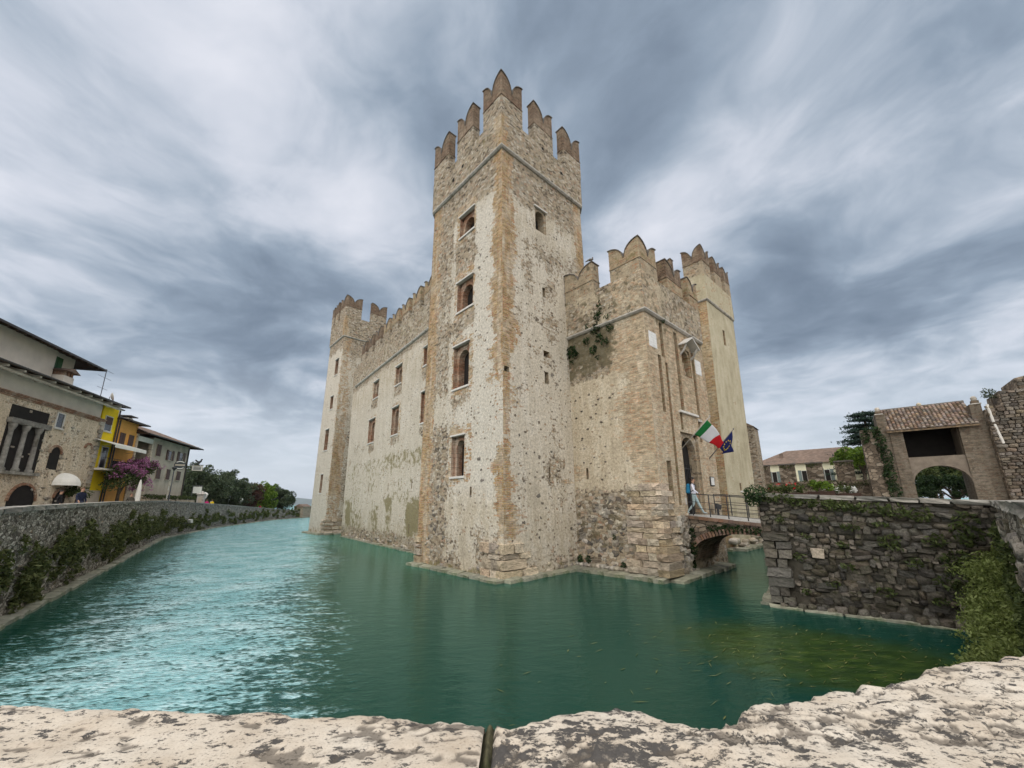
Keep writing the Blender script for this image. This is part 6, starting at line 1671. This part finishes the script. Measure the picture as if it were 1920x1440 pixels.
# dome awning and the shrubs under it
DA = empty('dome_awning', hw(-3.35, 0, 4.85), HR, 'white quarter-dome awning over a doorway of the stone house', 'awning')
n, r_ = 7, 1.05
for i in range(n):
    a0, a1 = math.pi * i / n, math.pi * (i + 1) / n
    b = MB(); q_ = 6
    for k_ in range(q_):
        e0, e1 = math.pi / 2 * k_ / q_, math.pi / 2 * (k_ + 1) / q_
        P3 = lambda a, e: (r_ * math.cos(a) * math.cos(e), -r_ * math.sin(a) * math.cos(e), r_ * .95 * math.sin(e))
        b.add([P3(a0, e0), P3(a1, e0), P3(a1, e1), P3(a0, e1)], [(0, 1, 2, 3)])
    b.build('canvas_panel', M_canvas, DA, False)
DS = empty('door_shrub', hw(-2.6, -.6, GZ), 0, 'green climbing shrub under the dome awning', 'shrub')
leaves_obj('foliage', crown_points(np.random.default_rng(3), 700, (0, 0, 1.7), (.8, .5, .5), 20, .28), .14, L_moss, DS, 3)
MB().tube([(0, 0, 0), (.1, 0, 1.4)], .05, 6).build('stem', M_bark, DS)
# bougainvillea
BG = empty('bougainvillea', hw(2.0, -1.0, GZ), HR, 'large purple bougainvillea spreading over the terrace front', 'shrub')
rng = np.random.default_rng(6)
MB().tube([(0, 0, 0), (.2, .1, 1.6), (-.1, 0, 3.4)], [.16, .13, .09], 8).tube([(.2, .1, 1.6), (1.4, .2, 3.2), (3, .3, 4.6)], [.1, .08, .04], 6).build('trunk', M_bark, BG, True)
leaves_obj('foliage', np.concatenate([crown_points(rng, 2600, (.2, 0, 2.9), (2.2, 1.3, 1.6), 40, .5), crown_points(rng, 1200, (3.0, .2, 4.2), (1.8, 1.0, .8), 24, .4)]), .17, L_moss, BG, 6)
leaves_obj('bracts', np.concatenate([crown_points(rng, 1500, (.2, -.45, 3.5), (2.8, 1.3, 1.2), 60, .30), crown_points(rng, 900, (3.0, -.2, 4.5), (2.3, 1.1, .8), 40, .28), crown_points(rng, 420, (2.2, -.6, 2.4), (1.6, .9, 1.1), 26, .24)]), .13, L_boug, BG, 7)
# closed parasol
UM = empty('closed_parasol', hw(1.3, -2.8, GZ), 0, 'closed white parasol standing on the promenade', 'parasol')
MB().tube([(0, 0, 0), (0, 0, 3.0)], .03, 6).build('pole', M_wood, UM)
MB().lathe([(.10, .75), (.24, .8), (.20, 1.5), (.16, 2.2), (.10, 2.7), (.03, 3.0), (0, 3.02)], 9, (0, 0, 0)).build('canopy', M_canvas, UM)
# hedge on a stone wall along the terrace
HW_ = empty('terrace_wall', hw(11.5, -1.3, GZ), HR, 'low stone garden wall topped by a clipped green hedge', 'wall'); HW_['kind'] = 'thing'
MB().box(-5.8, 5.8, 0, .4, -.3, 1.35).build('wall', M_house, HW_)
for x_ in (-5.4, -2.2, .8): MB().box(x_, x_ + .5, -.06, .46, -.3, 1.5).build('pier', M_house, HW_)
fh = lambda s, z, dp: (s, .2 + dp, z)
wall_plant('hedge', HW_, fh, [(s_, 1.55, .5, .28) for s_ in np.arange(-5.5, 5.8, .5)], L_moss, .13, 44, 190, .5)
# lamp post with sign pole
def lamp_post(s, y, hgt, label):
    t = empty('lamp_post', hw(s, y, GZ), HR, label, 'lamp post', 'lamp posts on the promenade')
    MB().tube([(0, 0, 0), (0, 0, hgt)], [.07, .045], 8).build('pole', M_poled, t)
    MB().lathe([(.05, hgt), (.22, hgt + .28), (.26, hgt + .32), (.05, hgt + .5), (0, hgt + .55)], 8).build('lantern', M_iron, t)
lamp_post(9.2, -1.9, 4.4, 'dark lantern on a tall pole in front of the taupe house')
SP = empty('sign_pole', hw(8.0, -2.2, GZ), HR, 'white banded pole with small sign plate beside the lantern pole', 'sign')
for k_ in range(6): MB().tube([(0, 0, k_ * .45), (0, 0, k_ * .45 + .45)], .05, 8).build('band', M_marble if k_ % 2 else M_greyr, SP)
MB().tube([(0, 0, 2.7), (0, 0, 3.3)], .03, 6).build('pole_top', M_poled, SP)
MB().box(-.25, .25, -.06, -.03, 2.75, 3.2).build('plate', M_greyr, SP)
# far end of the promenade: pier, lamps, trees, people
def px_(x, y, z): return (x, y, z)
GPi = empty('stone_gate_pier', (-44.5, 57.5, 2.5), R(20), 'pale stone gate pier with pitched cap on the promenade', 'pier')
MB().box(-.4, .4, -.35, .35, 0, 2.3).build('shaft', M_cornice, GPi)
MB().add([(-.55, -.5, 2.3), (.55, -.5, 2.3), (.55, .5, 2.3), (-.55, .5, 2.3), (0, 0, 2.8)], [(0, 1, 4), (1, 2, 4), (2, 3, 4), (3, 0, 4), (3, 2, 1, 0)]).build('cap', M_cornice, GPi)
MB().box(-.2, .2, -.365, -.345, .4, 1.9).build('niche', M_greyr, GPi)
def globe_lamp(x, y, z, label, h_=2.4):
    t = empty('globe_lamp', (x, y, z), 0, label, 'lamp', 'white lamps under the trees')
    MB().tube([(0, 0, 0), (0, 0, h_)], .05, 6).build('pole', M_poled, t)
    MB().lathe([(0, h_ - .35), (.3, h_ - .2), (.5, h_ + .35), (.32, h_ + .6), (0, h_ + .7)], 6).build('lantern', M_canvas, t)
globe_lamp(-46.4, 60.5, 2.3, 'large white lantern left under the olive trees', 2.2)
globe_lamp(-51.0, 75.5, 1.9, 'small white lantern right under the olive trees', 2.0)
tree('olive_tree', (-53.0, 67, 2.3), 7.6, (5.2, 5.2, 3.6), L_olive, 'largest rounded olive tree at the left of the lakeside row', group='trees by the lake', n=15000, lumps=130, leaf=.30, seed=61, lumpk=.26, low=-0.95)
tree('olive_tree', (-54.0, 75, 2.0), 7.4, (4.8, 4.8, 3.5), L_olive, 'second rounded olive tree of the lakeside row', group='trees by the lake', n=13000, lumps=120, leaf=.30, seed=62, lumpk=.26, low=-0.95)
tree('red_leaved_tree', (-55, 83, 1.8), 6.2, (3.0, 3.0, 3.0), L_red, 'small reddish brown tree between olive trees by the lake', group='trees by the lake', n=6500, lumps=70, leaf=.28, seed=63, low=-0.95)
tree('lime_tree', (-57, 91, 1.5), 6.8, (3.8, 3.8, 2.9), L_lime, 'bright yellow-green tree near the end of the lakeside row', group='trees by the lake', n=9000, lumps=80, leaf=.3, seed=64, trunk=.22, low=-0.95)
tree('olive_tree', (-57, 98, 1.2), 6.4, (3.4, 3.8, 2.9), L_olive, 'last olive tree of the lakeside row, next to open water', group='trees by the lake', n=9000, lumps=80, leaf=.32, seed=65, trunk=.2, low=-0.95)
BH = empty('boxwood_hedge', (-54.5, 95, 1.0), R(100), 'dark low hedge under the last lakeside trees', 'hedge')
rng = np.random.default_rng(12)
leaves_obj('foliage', np.stack([rng.uniform(-3, 3, 2200), rng.uniform(-.4, .4, 2200), rng.uniform(0, 1.0, 2200) ** .6 * (1.1 + .12 * np.sin(rng.uniform(-3, 3, 2200) * 4))], 1), .16, L_ivy, BH, 12)
for x_ in (-2, 0, 2): MB().tube([(x_, 0, -.3), (x_, 0, .6)], .04, 5).build('stem', M_bark, BH)
cm_dark = cloth_mat('navy_jacket', (0.010, 0.014, 0.035), (0.03, 0.035, 0.06), neck=1.47)
cm_black = cloth_mat('black_coat', (0.012, 0.011, 0.012), (0.012, 0.012, 0.014), neck=1.47)
cm_khaki = cloth_mat('olive_jacket', (0.07, 0.06, 0.045), (0.03, 0.03, 0.04), neck=1.47)
cm_pink = cloth_mat('pink_jacket', (0.55, 0.03, 0.18), (0.03, 0.03, 0.05), neck=1.47)
cm_yel = cloth_mat('yellow_jacket', (0.70, 0.50, 0.02), (0.03, 0.03, 0.05), neck=1.47)
cm_redj = cloth_mat('red_jacket', (0.55, 0.02, 0.06), (0.03, 0.03, 0.05), neck=1.47)
cm_blue = cloth_mat('blue_jacket', (0.02, 0.03, 0.07), (0.03, 0.03, 0.05), neck=1.47)
person((-24.9, 23.2, 2.58), R(75), 'person in a navy jacket walking along the quay by the stone house', cm_dark, M_skin, M_hairb, 'walk')
person((-29.5, 26.2, 2.55), R(120), 'person in black coat standing at the doorway under the dome awning', cm_black, M_skin, M_hair, 'stand')
person((-29.6, 31.2, 2.45), R(60), 'person in a drab olive jacket standing near the closed parasol', cm_khaki, M_skin, M_hairb, 'stand')
for (x, y, z), mt, lb in (((-45.1, 59.5, 2.35), cm_pink, 'person in bright pink jacket at the quay parapet'), ((-45.6, 61.2, 2.35), cm_yel, 'person in bright yellow jacket at the quay parapet'),
                          ((-52.8, 84.5, 1.55), cm_redj, 'person in red jacket further along the quay'), ((-54.2, 98, 0.85), cm_blue, 'person in dark blue leaning on the far end of the quay')):
    person((x, y, z), R(200), lb, mt, M_skin, M_hairb, 'stand', hand=False)
# flood lamp on the quay ledge
QF = empty('quay_floodlight', (-37.3, 47.2, 1.3), R(-20), 'small floodlight fixed low on the left quay wall', 'floodlight')
MB().hexa([(-.25, -.1, 0), (.25, -.1, 0), (.25, .12, 0), (-.25, .12, 0)], [(-.3, -.22, .32), (.3, -.22, .32), (.3, .02, .4), (-.3, .02, .4)]).build('housing', M_marble, QF)
MB().box(-.05, .05, -.8, .1, -.08, -.02).build('arm', M_iron, QF)
# hills across the lake
hx = np.linspace(-7000, 1500, 90)
top = 60 + 190 * fbm(hx / 1500, hx * 0 + 1.7, 5, 4) * (1 - .5 * sm(hx, -3500, 500))
V = np.concatenate([np.stack([hx, np.full_like(hx, 9000), np.full_like(hx, -5)], 1), np.stack([hx, np.full_like(hx, 9900), top], 1), np.stack([hx, np.full_like(hx, 11500), np.full_like(hx, -5)], 1)])
n = len(hx)
Q = [(i + k_ * n, i + 1 + k_ * n, i + 1 + (k_ + 1) * n, i + (k_ + 1) * n) for k_ in (0, 1) for i in range(n - 1)]
tag(link('hills', np_mesh('hills', V, np.array(Q), smooth=True), None, simple('wooded_hills', (0.06, 0.085, 0.06), 0.95, 0.3, 0.002)), kind='structure')
# pigeon on the gatehouse battlement
PG = empty('pigeon', gl(-0.02, 2.75, 16.12), CASTLE_RZ + R(30), 'dark pigeon perched on a merlon between the tall tower and the gatehouse', 'bird')
b = MB(); b.tube([(0, -.16, .10), (0, -.10, .13), (0, 0, .15), (0, .12, .12), (0, .28, .06)], [.01, .055, .075, .05, .015], 8); b.build('body', M_coping, PG, True)
MB().lathe([(0, .05), (.035, .02), (.04, -.01), (.03, -.06), (.045, -.10)], 8, (0, -.13, .24)).build('head', M_coping, PG, True)
MB().tube([(.02, 0, .1), (.02, 0, 0)], .006, 4).tube([(-.02, 0, .1), (-.02, 0, 0)], .006, 4).build('leg', M_coping, PG)
# ================================================================== foreground coping stones
m, T = new_mat('weathered_limestone')
o = T.n('ShaderNodeTexCoord').outputs['Object']
n1 = T.noise(o, 5.5, 7, 0.62)
n2 = T.noise(T.map(o, scale=(0.9, 1.7, 1), rot=(0, 0, R(25))), 15, 9, 0.72, 0.15)
n3 = T.noise(o, 70, 5, 0.65)
n4 = T.noise(o, 1.7, 3, 0.5)
a = T.n('ShaderNodeAttribute', ('attribute_name', 'msk'))
pit, lich, _x = T.sep(a.outputs['Color'])
base = T.ramp(n1, [(0.28, (0.41, 0.335, 0.255)), (0.45, (0.52, 0.45, 0.365)), (0.62, (0.58, 0.52, 0.44)), (0.8, (0.50, 0.43, 0.32))])
base = T.mix(T.mr(n3, 0.5, 0.75, 0, 0.3), base, (0.42, 0.33, 0.26))
lk = T.m('ADD', T.m('MULTIPLY', n2, 0.95), T.m('MULTIPLY', lich, 0.38))
lk = T.m('ADD', lk, T.m('MULTIPLY', T.m('SUBTRACT', n3, 0.5), 0.16))
mk = T.mr(lk, 0.672, 0.695)
gr = T.noise(o, 260, 3, 0.7)
f2 = T.noise(T.map(o, scale=(0.9, 1.5, 1), rot=(0, 0, R(25))), 52, 5, 0.7)
mk = T.m('MAXIMUM', mk, T.m('MULTIPLY', T.mr(T.m('ADD', f2, T.m('MULTIPLY', lich, 0.15)), 0.625, 0.655), 0.9))
speck = T.mr(T.noise(o, 130, 3, 0.6), 0.60, 0.68, 0, 0.55)
dk = T.mix(n3, (0.025, 0.024, 0.025), (0.12, 0.11, 0.10))
col = T.mix(T.m('MULTIPLY', mk, T.mr(n3, 0.28, 0.5, 0.55, 1.0)), T.mix(speck, base, (0.22, 0.185, 0.16)), dk)
col = T.mix(T.mr(pit, 0.25, 0.8, 0, 0.75), col, (0.10, 0.085, 0.07))
col = T.mix(T.mr(gr, 0.48, 0.68, 0, 0.35), col, T.mix(1.0, col, (0.45, 0.42, 0.40), 'MULTIPLY'))
hh = T.m('ADD', T.m('SUBTRACT', T.m('MULTIPLY', n3, 0.5), T.m('MULTIPLY', mk, 0.5)), T.m('MULTIPLY', n2, 0.6))
finish(T, col, 0.92, hh, 0.6, 0.005, 0.15)
M_lime = m
def coping(name, xs, yedge, ynear, ztop, label, seed, lichen, rough, right_round=None, left_round=None, step=0.006, drop=0.34):
    """block from the ragged water-side edge yedge(x) back to ynear(x), with rounded broken edge and a front face"""
    X = np.arange(xs[0], xs[1] + step / 2, step)
    ye = np.interp(X, *zip(*yedge)); yn = np.interp(X, *zip(*ynear))
    ye = ye + rough * (fbm(X * 14, X * 0 + 2, seed, 5, .6) - .5) * .06
    ts = np.concatenate([np.linspace(0, 1, 84), np.linspace(1.012, 1.35, 24)])
    U, T_ = np.meshgrid(X, ts)
    tt = np.minimum(T_, 1)
    Y = yn + (ye - yn) * tt
    dist = (ye - Y)                                   # metres back from the edge
    z = ztop + 0.010 * rough * (fbm(U * 7, Y * 11, seed + 1, 5) - .5) + .005 * rough * (fbm(U * 28, Y * 40, seed + 2, 3) - .5) + 0.022 * rough * (fbm(U * 2.2, Y * 3, seed + 9, 2) - .5)
    ridg = np.abs(fbm(U * 9 + Y * 6, Y * 26 - U * 5, seed + 3, 4) - .5) * 2
    pit = np.clip(1 - ridg * 7, 0, 1) * (fbm(U * 5, Y * 7, seed + 4, 2) > .5)
    pit = np.maximum(pit, np.clip((fbm(U * 22, Y * 34, seed + 6, 3) - .66) * 9, 0, 1))
    z = z - .006 * rough * pit
    z = z - .034 * rough * np.clip(1 - dist / .035, 0, 1) ** 2.2 * (.5 + fbm(U * 9, U * 0, seed + 5, 3))
    for side, rr in ((0, left_round), (1, right_round)):
        if rr:
            dx_ = (U - xs[0]) if side == 0 else (xs[1] - U)
            z = z - rr * np.clip(1 - dx_ / rr, 0, 1) ** 2.5
    over = np.maximum(T_ - 1, 0)
    z = z - over / .35 * drop
    Y = Y + np.where(over > 0, .012 * (fbm(U * 16, z * 25, seed + 7, 4) - .5) - .03 * over, 0)
    V = np.stack([U, Y, z], -1).reshape(-1, 3)
    nu, nv = len(X), len(ts)
    ii = np.arange(nu * nv).reshape(nv, nu)
    Q = np.stack([ii[:-1, :-1], ii[:-1, 1:], ii[1:, 1:], ii[1:, :-1]], -1).reshape(-1, 4)
    lich = lichen * (.6 + .8 * (fbm(U * 2.1, Y * 3.1, seed + 8, 3) - .3))
    msk = np.stack([pit, lich, 0 * pit, 0 * pit], -1).reshape(-1, 4)
    # closing sides
    e = link(name, np_mesh(name, V, Q, None, True, msk), None, M_lime)
    tag(e, label, 'coping stone', 'coping stones of the near parapet')
    return e
near = [(-2.2, .30), (2.5, .30)]
c1 = coping('coping_stone', (-1.9, -0.057), [(-1.9, 1.0), (-1.1, .965), (-.86, .945), (-.55, .915), (-.28, .905), (-.057, .875)], near, 2.80, 'long smooth pale limestone coping slab at lower left with dark lichen', 5, .44, .7, right_round=.006)
c2 = coping('coping_stone', (-0.040, 1.75), [(-.040, .868), (.0, .872), (.04, .895), (.10, .915), (.25, .925), (.285, .885), (.33, .86), (.36, .855), (.41, .865), (.46, .93), (.52, .955), (.62, .985), (.75, 1.02), (.86, 1.05), (1.05, 1.11), (1.35, 1.17), (1.75, 1.3)], [(-.1, .30), (.6, .30), (1.75, .55)], 2.80,
            'rough pitted limestone coping block at lower right with broken edge', 29, .58, 1.15, left_round=.012)
xs_ = np.linspace(-.062, -.034, 12); ys_ = np.linspace(.30, .885, 150)
U, Y = np.meshgrid(xs_, ys_)
Z = 2.793 + .022 * (fbm(U * 40, Y * 30, 3, 4) - .5) - .05 * np.clip((Y - .855) / .03, 0, 1) ** 2 - .02 * np.abs(U + .048) / .014
ii = np.arange(U.size).reshape(U.shape)
Q = np.stack([ii[:-1, :-1], ii[:-1, 1:], ii[1:, 1:], ii[1:, :-1]], -1).reshape(-1, 4)
o = link('mortar_joint', np_mesh('mortar_joint', np.stack([U, Y, Z], -1).reshape(-1, 3), Q, smooth=True), None, simple('mossy_mortar', (0.075, 0.068, 0.036), 0.95, 0.6, 45, 1.0, 120, 0.006, dirt=(0.035, 0.048, 0.012)))
tag(o, 'mossy dark mortar in the gap between the two near coping stones', 'mortar')
pw = MB()
pw.add([(-2.2, .30, 2.6), (-1.9, .93, 2.6), (-.05, .80, 2.6), (.5, .84, 2.6), (1.35, 1.08, 2.6), (2.4, 1.75, 2.6), (-2.2, .30, -1), (-1.9, .93, -1), (-.05, .80, -1), (.5, .84, -1), (1.35, 1.08, -1), (2.4, 1.75, -1)], [(i, i + 1, i + 7, i + 6) for i in range(5)])
o = pw.build('parapet_face', M_mortar); tag(o, 'dark rubble face of the near parapet below the coping stones', 'parapet'); o['kind'] = 'thing'
# floating weed on the water by the quay
rng = np.random.default_rng(17)
n = 420
p_ = np.stack([rng.normal(6.8, 2.6, n), rng.normal(8.6, 1.9, n), np.full(n, .012)], 1)
p_ = p_[(p_[:, 0] * .789 + 0 < 30) & ((p_[:, 0] - 12.1) * -.657 + (p_[:, 1] - 10.2) * .754 > .3)]
L_weed = leaf_mat('floating_weed', (0.06, 0.07, 0.015), (0.12, 0.12, 0.03), (0.22, 0.21, 0.09), 0)
a_ = rng.normal(.45, .5, len(p_)); l_ = rng.uniform(.03, .16, len(p_)); w_ = rng.uniform(.004, .012, len(p_))
d_ = np.stack([np.cos(a_), np.sin(a_), 0 * a_], 1) * l_[:, None]; s_ = np.stack([-np.sin(a_), np.cos(a_), 0 * a_], 1) * w_[:, None]
V = np.stack([p_ - d_, p_ + s_, p_ + d_, p_ - s_], 1).reshape(-1, 3)
tag(link('floating_weed', np_mesh('floating_weed', V, np.arange(len(V)).reshape(-1, 4)), None, L_weed), 'thin strands of weed floating on the moat by the quay', 'weed', kind='stuff')

# ------------------------------------------------------------------ damp lake air
m, T = new_mat('lake_haze')
vol = T.n('ShaderNodeVolumePrincipled', Color=(0.80, 0.88, 1.0, 1), Density=0.000055)
vol.inputs['Anisotropy'].default_value = 0.2
T.t.links.new(vol.outputs[0], T.n('ShaderNodeOutputMaterial').inputs['Volume'])
m.cycles.homogeneous_volume = True
hz_ = MB().box(-8900, 8900, -290, 12500, -8, 330).build('haze', m); tag(hz_, kind='stuff')
